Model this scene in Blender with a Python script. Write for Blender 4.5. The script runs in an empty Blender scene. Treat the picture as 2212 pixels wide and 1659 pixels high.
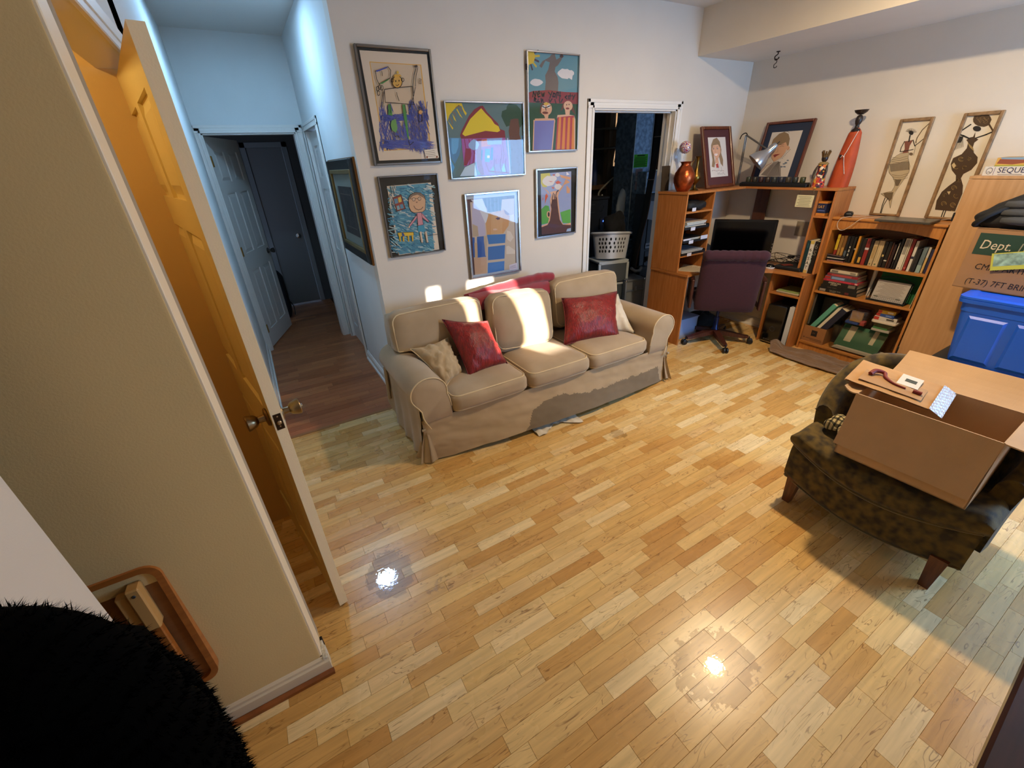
import bpy, bmesh, math, random
import numpy as np
from mathutils import Vector, Matrix, noise
from mathutils.geometry import tessellate_polygon

S = bpy.context.scene
COL = S.collection
rnd = random.Random(7)
PI = math.pi

# ------------------------------------------------------------------ camera
H = 1.72
Rc = ((0.85965, -0.50914, -0.04217), (-0.27063, -0.38383, -0.88286), (0.43331, 0.77036, -0.46774))
cam_d = bpy.data.cameras.new('camera')
cam = bpy.data.objects.new('camera', cam_d)
COL.objects.link(cam)
cam_d.sensor_fit = 'HORIZONTAL'
cam_d.sensor_width = 36.0
cam_d.lens = 909.08 / 2212 * 36
cam_d.clip_start = 0.02
cam.matrix_world = Matrix(((Rc[0][0], -Rc[1][0], -Rc[2][0], 0), (Rc[0][1], -Rc[1][1], -Rc[2][1], 0),
                           (Rc[0][2], -Rc[1][2], -Rc[2][2], H), (0, 0, 0, 1)))
S.camera = cam

# ------------------------------------------------------------------ light and exposure
S.view_settings.view_transform = 'Standard'
S.view_settings.look = 'None'
S.view_settings.gamma = 1
S.view_settings.use_curve_mapping = False
S.view_settings.exposure = 0.0
S.cycles.max_bounces = 8
S.cycles.diffuse_bounces = 5
S.cycles.transparent_max_bounces = 16
S.cycles.caustics_reflective = False
S.cycles.caustics_refractive = False
S.cycles.sample_clamp_indirect = 6

W = bpy.data.worlds.new('world')
S.world = W
W.use_nodes = True
W.node_tree.nodes['Background'].inputs[0].default_value = (0.42, 0.62, 1.0, 1)
W.node_tree.nodes['Background'].inputs[1].default_value = 1.6


def light(name, kind, loc, energy, color, target=None, **kw):
    d = bpy.data.lights.new(name, kind)
    d.energy = energy
    d.color = color
    for k, v in kw.items():
        setattr(d, k, v)
    o = bpy.data.objects.new(name, d)
    COL.objects.link(o)
    o.location = loc
    if target is not None:
        o.rotation_euler = (Vector(target) - Vector(loc)).to_track_quat('-Z', 'Y').to_euler()
    return o


SUN_AZ, SUN_TAN = (-0.355, 0.935), 0.25          # heading of the sunlight over the floor, tangent of its elevation
light('sun', 'SUN', (3.6, -4, 4), 26.0, (1.0, 0.90, 0.76),
      target=(3.6 + SUN_AZ[0], -4 + SUN_AZ[1], 4 - SUN_TAN), angle=0.011)
# daylight of the glazed garden door in the wall behind the photographer
light('daylight', 'AREA', (3.93, -1.10, 1.15), 125.0, (0.30, 0.58, 1.0), target=(3.55, 1.2, 0.15),
      shape='RECTANGLE', size=0.9, size_y=1.9)
# the recessed ceiling lamp and the cool hall lamp
light('lamp_light', 'AREA', (2.75, 1.11, 2.735), 58.0, (1.0, 0.75, 0.46), target=(2.75, 1.11, 0),
      shape='DISK', size=0.11)
light('hall_light', 'AREA', (0.27, 3.85, 2.735), 13.0, (0.36, 0.66, 1.0), target=(0.27, 3.85, 0),
      shape='DISK', size=0.20)
light('closet_bulb', 'POINT', (-.60, 1.62, 2.2), 6.0, (1.0, 0.80, 0.42), shadow_soft_size=0.03)


# unseen cool lamp added to brighten the utility room
light('utility_fill', 'POINT', (2.35, 3.40, 2.40), 5.0, (0.55, 0.75, 1.0), shadow_soft_size=0.05)


# ------------------------------------------------------------------ helpers
def lin(c):
    if isinstance(c, str):
        c = c.lstrip('#')
        c = tuple(int(c[i:i + 2], 16) / 255 for i in (0, 2, 4))
    return tuple(v / 12.92 if v <= 0.04045 else ((v + 0.055) / 1.055) ** 2.4 for v in c[:3])


MATS = {}


def mat(name, col, rough=0.6, metal=0.0, var=0.0, vscale=8.0, stretch=(1, 1, 1), bump=0.0, bscale=120.0,
        coat=0.0, sheen=0.0, alpha=1.0, trans=0.0, spec=0.5, emit=None, estr=1.0, col2=None, detail=4.0, bstretch=None):
    """Principled surface; its colour wanders between col and col2 with noise, with fine noise relief."""
    if name in MATS:
        return MATS[name]
    m = bpy.data.materials.new(name)
    m.use_nodes = True
    nt = m.node_tree
    b = nt.nodes['Principled BSDF']
    c = lin(col)
    b.inputs['Base Color'].default_value = (*c, 1)
    b.inputs['Roughness'].default_value = rough
    b.inputs['Metallic'].default_value = metal
    b.inputs['Specular IOR Level'].default_value = spec
    b.inputs['Coat Weight'].default_value = coat
    b.inputs['Coat Roughness'].default_value = 0.15
    b.inputs['Sheen Weight'].default_value = sheen
    b.inputs['Alpha'].default_value = alpha
    b.inputs['Transmission Weight'].default_value = trans
    if emit:
        b.inputs['Emission Color'].default_value = (*lin(emit), 1)
        b.inputs['Emission Strength'].default_value = estr
    if var > 0 or bump > 0:
        tc = nt.nodes.new('ShaderNodeTexCoord')
        if var > 0:
            mp = nt.nodes.new('ShaderNodeMapping')
            mp.inputs['Scale'].default_value = stretch
            nt.links.new(tc.outputs['Object'], mp.inputs[0])
            n = nt.nodes.new('ShaderNodeTexNoise')
            n.inputs['Scale'].default_value = vscale
            n.inputs['Detail'].default_value = detail
            nt.links.new(mp.outputs[0], n.inputs['Vector'])
            r = nt.nodes.new('ShaderNodeValToRGB')
            c2 = lin(col2) if col2 else tuple(v * (1 - var) for v in c)
            c1 = c if col2 else tuple(min(1, v * (1 + var)) for v in c)
            r.color_ramp.elements[0].position, r.color_ramp.elements[1].position = 0.35, 0.65
            r.color_ramp.elements[0].color, r.color_ramp.elements[1].color = (*c2, 1), (*c1, 1)
            nt.links.new(n.outputs[0], r.inputs[0])
            nt.links.new(r.outputs[0], b.inputs['Base Color'])
        if bump > 0:
            n2 = nt.nodes.new('ShaderNodeTexNoise')
            n2.inputs['Scale'].default_value = bscale
            n2.inputs['Detail'].default_value = 3
            if bstretch:
                mp2 = nt.nodes.new('ShaderNodeMapping')
                mp2.inputs['Scale'].default_value = bstretch
                nt.links.new(tc.outputs['Object'], mp2.inputs[0])
                nt.links.new(mp2.outputs[0], n2.inputs['Vector'])
            else:
                nt.links.new(tc.outputs['Object'], n2.inputs['Vector'])
            bp = nt.nodes.new('ShaderNodeBump')
            bp.inputs['Strength'].default_value = bump
            bp.inputs['Distance'].default_value = 0.004
            nt.links.new(n2.outputs[0], bp.inputs['Height'])
            nt.links.new(bp.outputs[0], b.inputs['Normal'])
    MATS[name] = m
    return m


class MB:
    """Collects shapes and links them as ONE mesh object."""

    def __init__(self):
        self.v, self.f, self.c = [], [], []
        self.T = Matrix.Identity(4)
        self.color = (1, 1, 1)

    def add(self, vs, fs):
        o = len(self.v)
        self.v += [tuple(self.T @ Vector(p)) for p in vs]
        self.f += [tuple(i + o for i in f) for f in fs]
        self.c += [self.color] * len(fs)
        return self

    def box(self, x0, x1, y0, y1, z0, z1, b=0.0):
        cx, cy, cz = (x0 + x1) / 2, (y0 + y1) / 2, (z0 + z1) / 2
        hx, hy, hz = abs(x1 - x0) / 2, abs(y1 - y0) / 2, abs(z1 - z0) / 2
        b = min(b, hx * .49, hy * .49, hz * .49)
        if b <= 0:
            vs = [(cx + sx * hx, cy + sy * hy, cz + sz * hz) for sx in (-1, 1) for sy in (-1, 1) for sz in (-1, 1)]
            fs = [(0, 1, 3, 2), (4, 6, 7, 5), (0, 4, 5, 1), (2, 3, 7, 6), (0, 2, 6, 4), (1, 5, 7, 3)]
            return self.add(vs, fs)
        vs, idx = [], {}
        for sx in (-1, 1):
            for sy in (-1, 1):
                for sz in (-1, 1):
                    for a in range(3):
                        h = [hx - b, hy - b, hz - b]
                        h[a] += b
                        idx[(sx, sy, sz, a)] = len(vs)
                        vs.append((cx + sx * h[0], cy + sy * h[1], cz + sz * h[2]))
        fs = []
        P = ((-1, -1), (1, -1), (1, 1), (-1, 1))
        for s in (-1, 1):
            fs.append([idx[(s, p, q, 0)] for p, q in P])
            fs.append([idx[(p, s, q, 1)] for p, q in P])
            fs.append([idx[(p, q, s, 2)] for p, q in P])
        for p in (-1, 1):
            for q in (-1, 1):
                fs.append([idx[(p, q, -1, 0)], idx[(p, q, 1, 0)], idx[(p, q, 1, 1)], idx[(p, q, -1, 1)]])
                fs.append([idx[(p, -1, q, 0)], idx[(p, 1, q, 0)], idx[(p, 1, q, 2)], idx[(p, -1, q, 2)]])
                fs.append([idx[(-1, p, q, 1)], idx[(1, p, q, 1)], idx[(1, p, q, 2)], idx[(-1, p, q, 2)]])
        for sx in (-1, 1):
            for sy in (-1, 1):
                for sz in (-1, 1):
                    fs.append([idx[(sx, sy, sz, a)] for a in range(3)])
        return self.add(vs, fs)

    def tube(self, pts, r, n=8, closed=False, caps=True):
        pts = [Vector(p) for p in pts]
        m = len(pts)
        rs = r if isinstance(r, (list, tuple)) else [r] * m
        vs, up = [], None
        for i, p in enumerate(pts):
            if closed:
                t = pts[(i + 1) % m] - pts[i - 1]
            else:
                t = pts[min(i + 1, m - 1)] - pts[max(i - 1, 0)]
            t = t.normalized() if t.length > 1e-9 else Vector((0, 0, 1))
            if up is None:
                up = Vector((0, 0, 1)) if abs(t.z) < .9 else Vector((1, 0, 0))
            a = t.cross(up)
            a = a.normalized() if a.length > 1e-6 else t.orthogonal().normalized()
            up = a.cross(t).normalized()
            for k in range(n):
                q = 2 * PI * k / n
                vs.append(p + a * (rs[i] * math.cos(q)) + up * (rs[i] * math.sin(q)))
        fs = []
        for i in range(m if closed else m - 1):
            j = (i + 1) % m
            for k in range(n):
                l = (k + 1) % n
                fs.append((i * n + k, i * n + l, j * n + l, j * n + k))
        if caps and not closed:
            fs.append(tuple(range(n))[::-1])
            fs.append(tuple((m - 1) * n + k for k in range(n)))
        return self.add(vs, fs)

    def lathe(self, prof, n=24, c=(0, 0, 0), caps=True):
        vs = [(c[0] + r * math.cos(2 * PI * k / n), c[1] + r * math.sin(2 * PI * k / n), c[2] + z)
              for r, z in prof for k in range(n)]
        fs = [(i * n + k, i * n + (k + 1) % n, (i + 1) * n + (k + 1) % n, (i + 1) * n + k)
              for i in range(len(prof) - 1) for k in range(n)]
        if caps:
            fs.append(tuple(range(n))[::-1])
            fs.append(tuple((len(prof) - 1) * n + k for k in range(n)))
        return self.add(vs, fs)

    def prism(self, poly, axis, a, b):
        """poly: 2D outline in the two other axes (x,y,z order), pushed from a to b along axis."""
        n = len(poly)

        def p3(p, t):
            return {'x': (t, p[0], p[1]), 'y': (p[0], t, p[1]), 'z': (p[0], p[1], t)}[axis]
        vs = [p3(p, a) for p in poly] + [p3(p, b) for p in poly]
        fs = [(i, (i + 1) % n, n + (i + 1) % n, n + i) for i in range(n)]
        tri = tessellate_polygon([[Vector((*p, 0)) for p in poly]])
        fs += [tuple(t) for t in tri] + [tuple(n + i for i in t) for t in tri]
        return self.add(vs, fs)

    def grid(self, fn, nu, nv, wrap=False):
        vs = [fn(i / (nu if wrap else nu - 1), j / (nv - 1)) for j in range(nv) for i in range(nu)]
        fs = []
        for j in range(nv - 1):
            for i in range(nu if wrap else nu - 1):
                k = (i + 1) % nu
                fs.append((j * nu + i, j * nu + k, (j + 1) * nu + k, (j + 1) * nu + i))
        return self.add(vs, fs)

    def poly(self, pts):
        tri = tessellate_polygon([[Vector(p) for p in pts]])
        return self.add(pts, [tuple(t) for t in tri])

    def build(self, name, m, parent=None, smooth=None, label=None, col=False, fix=True):
        me = bpy.data.meshes.new(name)
        me.from_pydata(self.v, [], self.f)
        if fix:
            bm = bmesh.new()
            bm.from_mesh(me)
            bmesh.ops.recalc_face_normals(bm, faces=bm.faces)
            bm.to_mesh(me)
            bm.free()
        if col:
            ca = me.color_attributes.new('Col', 'FLOAT_COLOR', 'CORNER')
            li = 0
            for p, c in zip(me.polygons, self.c):
                for _ in range(p.loop_total):
                    ca.data[li].color = (*c, 1)
                    li += 1
        if m:
            me.materials.append(m)
        if smooth:
            me.shade_smooth()
            if smooth < 179:
                me.set_sharp_from_angle(angle=math.radians(smooth))
        o = bpy.data.objects.new(name, me)
        COL.objects.link(o)
        o.parent = parent
        if label:
            o['label'] = label
        return o


def thing(name, label, cat, loc=(0, 0, 0), rz=0.0, group=None, rot=None):
    o = bpy.data.objects.new(name, None)
    o.empty_display_size = 0.05
    COL.objects.link(o)
    o.location = loc
    o.rotation_euler = rot if rot else (0, 0, rz)
    o['label'] = label
    o['category'] = cat
    if group:
        o['group'] = group
    return o


def tag(o, label, cat, group=None, kind=None):
    o['label'] = label
    o['category'] = cat
    if group:
        o['group'] = group
    if kind:
        o['kind'] = kind
    return o


def struct(name, mb, m, parent=None, smooth=None):
    o = mb.build(name, m, parent, smooth)
    if parent is None:
        o['kind'] = 'structure'
    return o


def sroot(name, loc=(0, 0, 0), rz=0.0):
    o = bpy.data.objects.new(name, None)
    o.empty_display_size = 0.05
    COL.objects.link(o)
    o.location = loc
    o.rotation_euler = (0, 0, rz)
    o['kind'] = 'structure'
    return o


def copy_tree(o, parent=None):
    c = o.copy()
    COL.objects.link(c)
    c.parent = parent
    for ch in list(o.children):
        copy_tree(ch, c)
    return c


def softbox(hx, hy, hz, r, n=10, bulge=(0, 0, 0), wr=0.0, wf=6.0, seed=0.0, squash=None):
    """A stuffed block: rounded box with bulging faces and cloth wrinkles, centred on the origin."""
    m = MB()
    idx, vs, fs = {}, [], []

    def put(p):
        k = tuple(round(q, 5) for q in p)
        if k not in idx:
            idx[k] = len(vs)
            x, y, z = p
            P = Vector((x * hx, y * hy, z * hz))
            q = Vector((max(-hx + r, min(hx - r, P.x)), max(-hy + r, min(hy - r, P.y)), max(-hz + r, min(hz - r, P.z))))
            d = P - q
            nn = d.normalized() if d.length > 1e-9 else Vector((0, 0, 0))
            P = q + nn * r if d.length > 1e-9 else P
            P.x += bulge[0] * x * (1 - y * y) * (1 - z * z)
            P.y += bulge[1] * y * (1 - x * x) * (1 - z * z)
            P.z += bulge[2] * z * (1 - x * x) * (1 - y * y)
            if wr:
                a = noise.noise(Vector((P.x * wf + seed, P.y * wf, P.z * wf * 1.6 + seed)))
                a2 = noise.noise(Vector((P.x * wf * 2.7, P.y * wf * 2.1 + seed, P.z * wf * 3)))
                P += nn * (wr * a + wr * .5 * a2)
            vs.append(P)
        return idx[k]
    g = [math.tan((-1 + 2 * i / n) * PI / 4) for i in range(n + 1)]
    for ax in range(3):
        for s in (-1, 1):
            for i in range(n):
                for j in range(n):
                    q = []
                    for a, b in ((i, j), (i + 1, j), (i + 1, j + 1), (i, j + 1)):
                        p = [g[a], g[b]]
                        p.insert(ax, s)
                        q.append(put(p))
                    fs.append(tuple(q))
    m.v, m.f, m.c = [tuple(v) for v in vs], fs, [(1, 1, 1)] * len(fs)
    return m


def pillow(w, h, t, n=18, pinch=0.10, wr=0.006, seed=0.0, wf=7.0):
    """A thrown cushion lying in the xz plane, thickness along y."""
    vs, fs = [], []

    def pt(u, v, s):
        k = pinch
        x = w / 2 * u * (1 - k * (1 - v * v) * abs(u) ** 1.5)
        z = h / 2 * v * (1 - k * (1 - u * u) * abs(v) ** 1.5)
        e = (max(0, 1 - u ** 2) * max(0, 1 - v ** 2)) ** 0.55
        y = s * t / 2 * e
        if e > 0:
            y += s * wr * (noise.noise(Vector((x * wf + seed, z * wf, s * 3 + seed))) * 1.3) * min(1, e * 3)
            y += wr * 1.2 * noise.noise(Vector((x * wf * 2 + seed, z * wf * 2.3, seed)))
        return (x, y, z)
    for s in (-1, 1):
        o = len(vs)
        for j in range(n + 1):
            for i in range(n + 1):
                vs.append(pt(-1 + 2 * i / n, -1 + 2 * j / n, s))
        for j in range(n):
            for i in range(n):
                a = o + j * (n + 1) + i
                fs.append((a, a + 1, a + n + 2, a + n + 1))
    m = MB()
    m.v, m.f, m.c = vs, fs, [(1, 1, 1)] * len(fs)
    rim = [pt(-1 + 2 * i / n, -1, 0) for i in range(n)] + [pt(1, -1 + 2 * i / n, 0) for i in range(n)] + \
          [pt(1 - 2 * i / n, 1, 0) for i in range(n)] + [pt(-1, 1 - 2 * i / n, 0) for i in range(n)]
    return m, rim


def weld(o, d=0.0004):
    bm = bmesh.new()
    bm.from_mesh(o.data)
    bmesh.ops.remove_doubles(bm, verts=bm.verts, dist=d)
    bmesh.ops.recalc_face_normals(bm, faces=bm.faces)
    bm.to_mesh(o.data)
    bm.free()
    return o


def lettering(name, body, parent, size, m, mw, shear=0.0, align='LEFT', ext=0.0003, font_w=1.0):
    """Flat printed letters; mw places them in the parent's space (text runs along local x, up along local y)."""
    cu = bpy.data.curves.new(name, 'FONT')
    cu.body = body
    cu.size = size
    cu.shear = shear
    cu.align_x = align
    cu.extrude = ext
    cu.resolution_u = 2
    t = bpy.data.objects.new(name + '_tmp', cu)
    COL.objects.link(t)
    bpy.context.view_layer.update()
    me = bpy.data.meshes.new_from_object(t.evaluated_get(bpy.context.evaluated_depsgraph_get()))
    bpy.data.objects.remove(t)
    me.transform(Matrix.Diagonal((font_w, 1, 1, 1)))
    me.materials.clear()
    me.materials.append(m)
    me.name = name
    o = bpy.data.objects.new(name, me)
    COL.objects.link(o)
    o.parent = parent
    o.matrix_local = mw
    return o


def basis(o, x, y, z=None):
    """Matrix with origin o whose columns are the given x and y directions."""
    x, y = Vector(x).normalized(), Vector(y).normalized()
    z = x.cross(y)
    return Matrix(((x.x, y.x, z.x, o[0]), (x.y, y.y, z.y, o[1]), (x.z, y.z, z.z, o[2]), (0, 0, 0, 1)))


def arc(c, r, a0, a1, n, ax=None):
    return [(c[0] + r * math.cos(a0 + (a1 - a0) * i / n), c[1] + r * math.sin(a0 + (a1 - a0) * i / n)) for i in range(n + 1)]


def smooth_path(pts, k=6):
    """Catmull-Rom through the points."""
    P = [Vector(p) for p in pts]
    out = []
    for i in range(len(P) - 1):
        a, b, c, d = P[max(i - 1, 0)], P[i], P[i + 1], P[min(i + 2, len(P) - 1)]
        for j in range(k):
            t = j / k
            out.append(0.5 * ((2 * b) + (c - a) * t + (2 * a - 5 * b + 4 * c - d) * t * t + (3 * b - a - 3 * c + d) * t ** 3))
    out.append(P[-1])
    return out


# flat printed colours come from a colour attribute of the sheet
PRINT = bpy.data.materials.new('printed paper')
PRINT.use_nodes = True
_b = PRINT.node_tree.nodes['Principled BSDF']
_b.inputs['Roughness'].default_value = 0.7
_a = PRINT.node_tree.nodes.new('ShaderNodeVertexColor')
_a.layer_name = 'Col'
PRINT.node_tree.links.new(_a.outputs[0], _b.inputs['Base Color'])


def thin_glass(name, rough=.02, f0=.04, tint=(1, 1, 1)):
    """One thin sheet of glass or clear film: see-through, with a mirror share that grows at grazing angles."""
    m = bpy.data.materials.new(name)
    m.use_nodes = True
    nt = m.node_tree
    nt.nodes.remove(nt.nodes['Principled BSDF'])
    N, L = nt.nodes.new, nt.links.new
    lw = N('ShaderNodeLayerWeight')
    lw.inputs[0].default_value = .5
    pw = N('ShaderNodeMath')
    pw.operation = 'POWER'
    pw.inputs[1].default_value = 5
    L(lw.outputs['Facing'], pw.inputs[0])
    ma = N('ShaderNodeMath')
    ma.operation = 'MULTIPLY_ADD'
    ma.inputs[1].default_value = .9 - f0
    ma.inputs[2].default_value = f0
    L(pw.outputs[0], ma.inputs[0])
    t, g, mx = N('ShaderNodeBsdfTransparent'), N('ShaderNodeBsdfGlossy'), N('ShaderNodeMixShader')
    t.inputs[0].default_value = (*tint, 1)
    g.inputs['Roughness'].default_value = rough
    L(ma.outputs[0], mx.inputs[0])
    L(t.outputs[0], mx.inputs[1])
    L(g.outputs[0], mx.inputs[2])
    L(mx.outputs[0], nt.nodes['Material Output'].inputs[0])
    return m

# ================================================================== the setting
YW, XC, XR, ZC = 3.06, 0.685, 4.50, 2.77
paint = mat('warm white wall paint', '#dcd5ca', 0.75, var=0.02, vscale=3, bump=0.12, bscale=260)
paint_h = mat('hall wall paint', '#dbdedd', 0.75, var=0.02, vscale=3, bump=0.12, bscale=260)
paint_t = mat('taupe wall paint', '#ceb27c', 0.8, var=0.03, vscale=2, bump=0.15, bscale=180)
closet_col = mat('ochre closet colour', '#c9a566', 0.8, var=0.04, vscale=3, bump=0.2, bscale=200)  # even ochre on all closet walls
ceil_m = mat('ceiling paint', '#d8d5d0', 0.9, bump=0.3, bscale=150)
trim_m = mat('white trim paint', '#e6e3dd', 0.45)
trim_c = mat('cream trim paint', '#f0e0c2', 0.5)
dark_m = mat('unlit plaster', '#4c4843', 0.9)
brass = mat('brass', '#a98a4c', 0.35, 1.0)
nickel = mat('satin nickel', '#b9ab98', 0.28, 1.0)
chrome = mat('chrome', '#d6d8dc', 0.12, 1.0)
black_p = mat('black plastic', '#101011', 0.45)

# main wall with the utility doorway
m = MB()
m.box(XC, 2.575, YW, YW + .11, 0, ZC)
m.box(3.525, XR + .1, YW, YW + .11, 0, ZC)
m.box(2.575, 3.525, YW, YW + .11, 2.06, ZC)
struct('wall_back', m, paint)
struct('wall_right', MB().box(XR, XR + .1, -1.3, YW, 0, ZC), paint)
struct('ceiling', MB().box(-1.5, XR + .1, -1.3, YW + .1, ZC, ZC + .1), ceil_m)
struct('ceiling_hall', MB().box(-.35, .8, YW + .1, 5.2, ZC, ZC + .1), ceil_m)
struct('ceiling_soffit', MB().box(3.71, XR, -1.2, YW, 2.447, ZC), paint)
struct('wall_far_left', MB().box(-1.5, -1.40, -1.3, 1.33, 0, ZC), paint)
struct('wall_left', MB().box(-.63, -.512, -1.3, 1.0, 0, ZC, .004), paint)
m = MB()                                           # near wall in front of the closet, with its rounded free end
prof = [(-1.40, 1.20), (-.222, 1.20), (-.214, 1.203), (-.2095, 1.212), (-.209, 1.24), (-.209, 1.33), (-1.40, 1.33)]
m.prism(prof, 'z', 0, ZC)
struct('wall_near', m, paint_t, smooth=40)
# pale end strip, and rough inner strip greyed to put in its shading
struct('trim_1', MB().box(-.215, -.2065, 1.205, 1.285, .09, ZC, .003), trim_c)
struct('trim_2', MB().box(-.215, -.2075, 1.285, 1.331, .09, ZC, .002), mat('greyed drywall edge', '#a79b86', 0.9, bump=0.6, bscale=90))
m = MB()
m.box(-.90, -.80, 1.2, 2.3, 0, ZC)
m.box(-.80, -.2, 2.26, 2.36, 0, ZC)
struct('wall_closet', m, closet_col)
struct('wall_closet_side', MB().box(-.80, -.2, 2.19, 2.26, 0, ZC), closet_col)
# hall walls
m = MB()
m.box(-.3, -.2, 2.36, 5.03, 0, ZC)
m.box(-.3, -.2, 1.27, 2.36, 2.075, ZC)
struct('wall_hall_left', m, paint_h)
m = MB()
m.box(XC, XC + .1, YW + .11, 4.23, 0, ZC)
m.box(XC, XC + .1, 4.95, 5.15, 0, ZC)
m.box(XC, XC + .1, 4.23, 4.95, 2.05, ZC)
struct('wall_hall_right', m, paint_h)
m = MB()
m.box(-.3, -.155, 5.03, 5.13, 0, ZC)
m.box(.605, XC + .1, 5.03, 5.13, 0, ZC)
m.box(-.155, .605, 5.03, 5.13, 2.05, ZC)
struct('wall_hall_back', m, paint_h)
m = MB()                                           # unlit bedroom beyond the hall
m.box(-.9, .2, 6.80, 6.9, 0, 2.6)
m.box(.615, 1.6, 6.80, 6.9, 0, 2.6)
m.box(.2, .615, 6.80, 6.9, 2.0, 2.6)
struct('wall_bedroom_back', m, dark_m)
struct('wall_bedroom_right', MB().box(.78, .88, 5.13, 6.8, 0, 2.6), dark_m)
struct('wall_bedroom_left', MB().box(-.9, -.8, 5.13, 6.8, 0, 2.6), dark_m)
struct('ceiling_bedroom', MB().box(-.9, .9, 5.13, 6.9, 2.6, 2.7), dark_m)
# utility room shell
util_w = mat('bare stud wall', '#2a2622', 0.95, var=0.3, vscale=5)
m = MB()
m.box(1.6, 4.9, 4.55, 4.65, 0, 2.6)
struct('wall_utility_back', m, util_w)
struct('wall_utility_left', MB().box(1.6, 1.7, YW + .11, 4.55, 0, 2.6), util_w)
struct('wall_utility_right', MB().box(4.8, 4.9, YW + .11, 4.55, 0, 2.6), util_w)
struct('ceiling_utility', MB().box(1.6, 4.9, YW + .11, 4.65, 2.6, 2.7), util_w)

# wall behind the photographer: garden door and added slits shaping the sun patches
m = MB()
holes = [(2.64, 2.775, 1.50, 2.06), (2.98, 3.24, 1.40, 2.06), (3.285, 3.325, .30, 1.25), (3.355, 3.366, .35, .66), (3.42, 4.46, .03, 2.10)]
xs = -1.5
for a, b, z0, z1 in holes:
    m.box(xs, a, -1.3, -1.2, 0, ZC)
    m.box(a, b, -1.3, -1.2, 0, z0)
    m.box(a, b, -1.3, -1.2, z1, ZC)
    xs = b
m.box(xs, XR + .1, -1.3, -1.2, 0, ZC)
struct('wall_front', m, paint)
glass = thin_glass('window glass')
MATS['glass'] = glass
for k, (a, b, z0, z1) in enumerate(holes):
    w = sroot('window_%d' % (k + 1))
    MB().box(a, b, -1.262, -1.258, z0, z1).build('pane', glass, w)
    f = MB()
    if b - a > .1:
        for q in ((a, a + .012, z0, z1), (b - .012, b, z0, z1), (a, b, z0, z0 + .012), (a, b, z1 - .012, z1)):
            f.box(q[0], q[1], -1.28, -1.24, q[2], q[3])
        f.build('window_frame', trim_m, w)
    if k == 4:                                      # unseen sheet added to keep the sun out of the garden door
        MB().box(a + .01, b - .01, -1.236, -1.232, z0 + .01, z1 - .01).build('sun_blocker', mat('sun blocker', '#d9dde2', 0.9), w)


def profile_board(pts, axis, a, b):
    return MB().prism(pts, axis, a, b)


# baseboards: flat board, moulded top, quarter-round at the floor
def base_y(x, s):      # board on a wall facing s along x
    return [(x, 0), (x + s * .026, 0), (x + s * .024, .018), (x + s * .013, .02), (x + s * .013, .07), (x + s * .008, .08), (x + s * .005, .09), (x, .092)]


o = struct('baseboard_hall_right', MB().prism(base_y(XC, -1), 'y', YW - .01, 4.165), trim_m)
struct('baseboard_hall_left', MB().prism(base_y(-.2, 1), 'y', 2.4, 5.03), trim_m)
bb = [(1.2, 0.006), (1.188, .006), (1.188, .055), (1.184, .058), (1.1845, .068), (1.19, .074), (1.191, .084), (1.197, .09), (1.2, .092)]
m = MB().prism(bb, 'x', -1.40, -.188)
struct('baseboard_near', m, mat('cream baseboard', '#d6c7ab', 0.5))
shoe = mat('stained shoe moulding', '#8a4e1f', 0.5, var=0.2, vscale=20)
struct('trim_3', MB().prism([(1.188, 0), (1.172, 0), (1.174, .012), (1.186, .02), (1.188, .02)], 'x', -1.40, -.184), shoe)
m = MB()
m.box(-.2085, -.190, 1.19, 1.245, .0, .092, .003)
m.box(-.2085, -.198, 1.246, 1.275, .03, .085, .002)
struct('trim_4', m, mat('broken baseboard end', '#d3cbb6', 0.8, var=0.25, vscale=60, bump=1, bscale=80))
struct('trim_5', MB().box(-.2088, -.2, 1.276, 1.31, .004, .06), mat('painted gap shade', '#17120d', 0.9))  # dark slab, the shade of the gap put into its colour
struct('baseboard_back', MB().prism([(y, z) for y, z in [(YW, 0), (YW - .024, 0), (YW - .022, .018), (YW - .012, .02), (YW - .012, .075), (YW - .004, .09), (YW, .092)]], 'x', XC - .012, 2.52), trim_m)
struct('baseboard_right', MB().prism(base_y(XR, -1), 'y', -1.2, YW), trim_m)


# door casings
def casing(name, plane, at, a, b, zt, s, m_, w=.062, th=.016):
    """Moulded casing round an opening a..b up to zt on the plane x=at or y=at; s is the side it stands proud of."""
    r = sroot(name)
    for part, (u0, u1, z0, z1) in (('casing', (a - w, a, 0, zt)), ('casing', (b, b + w, 0, zt)), ('casing_head', (a - w, b + w, zt, zt + w))):
        q = MB()
        for k, (i0, i1, t) in enumerate(((0, 1, th * .55), (.0, .30, th), (.62, 1, th * .8))):
            if part == 'casing':
                x0, x1 = (u1 - (u1 - u0) * i1, u1 - (u1 - u0) * i0) if u0 < a else (u0 + (u1 - u0) * i0, u0 + (u1 - u0) * i1)
                zz0, zz1 = z0, z1 + (w * i1 if True else 0)
            else:
                x0, x1 = u0, u1
                zz0, zz1 = z0 + (z1 - z0) * i0, z0 + (z1 - z0) * i1
            p0, p1 = (at, at + s * t) if s > 0 else (at + s * t, at)
            if plane == 'y':
                q.box(x0, x1, p0, p1, zz0, zz1, .002)
            else:
                q.box(p0, p1, x0, x1, zz0, zz1, .002)
        q.build(part, m_, r)
    return r


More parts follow.
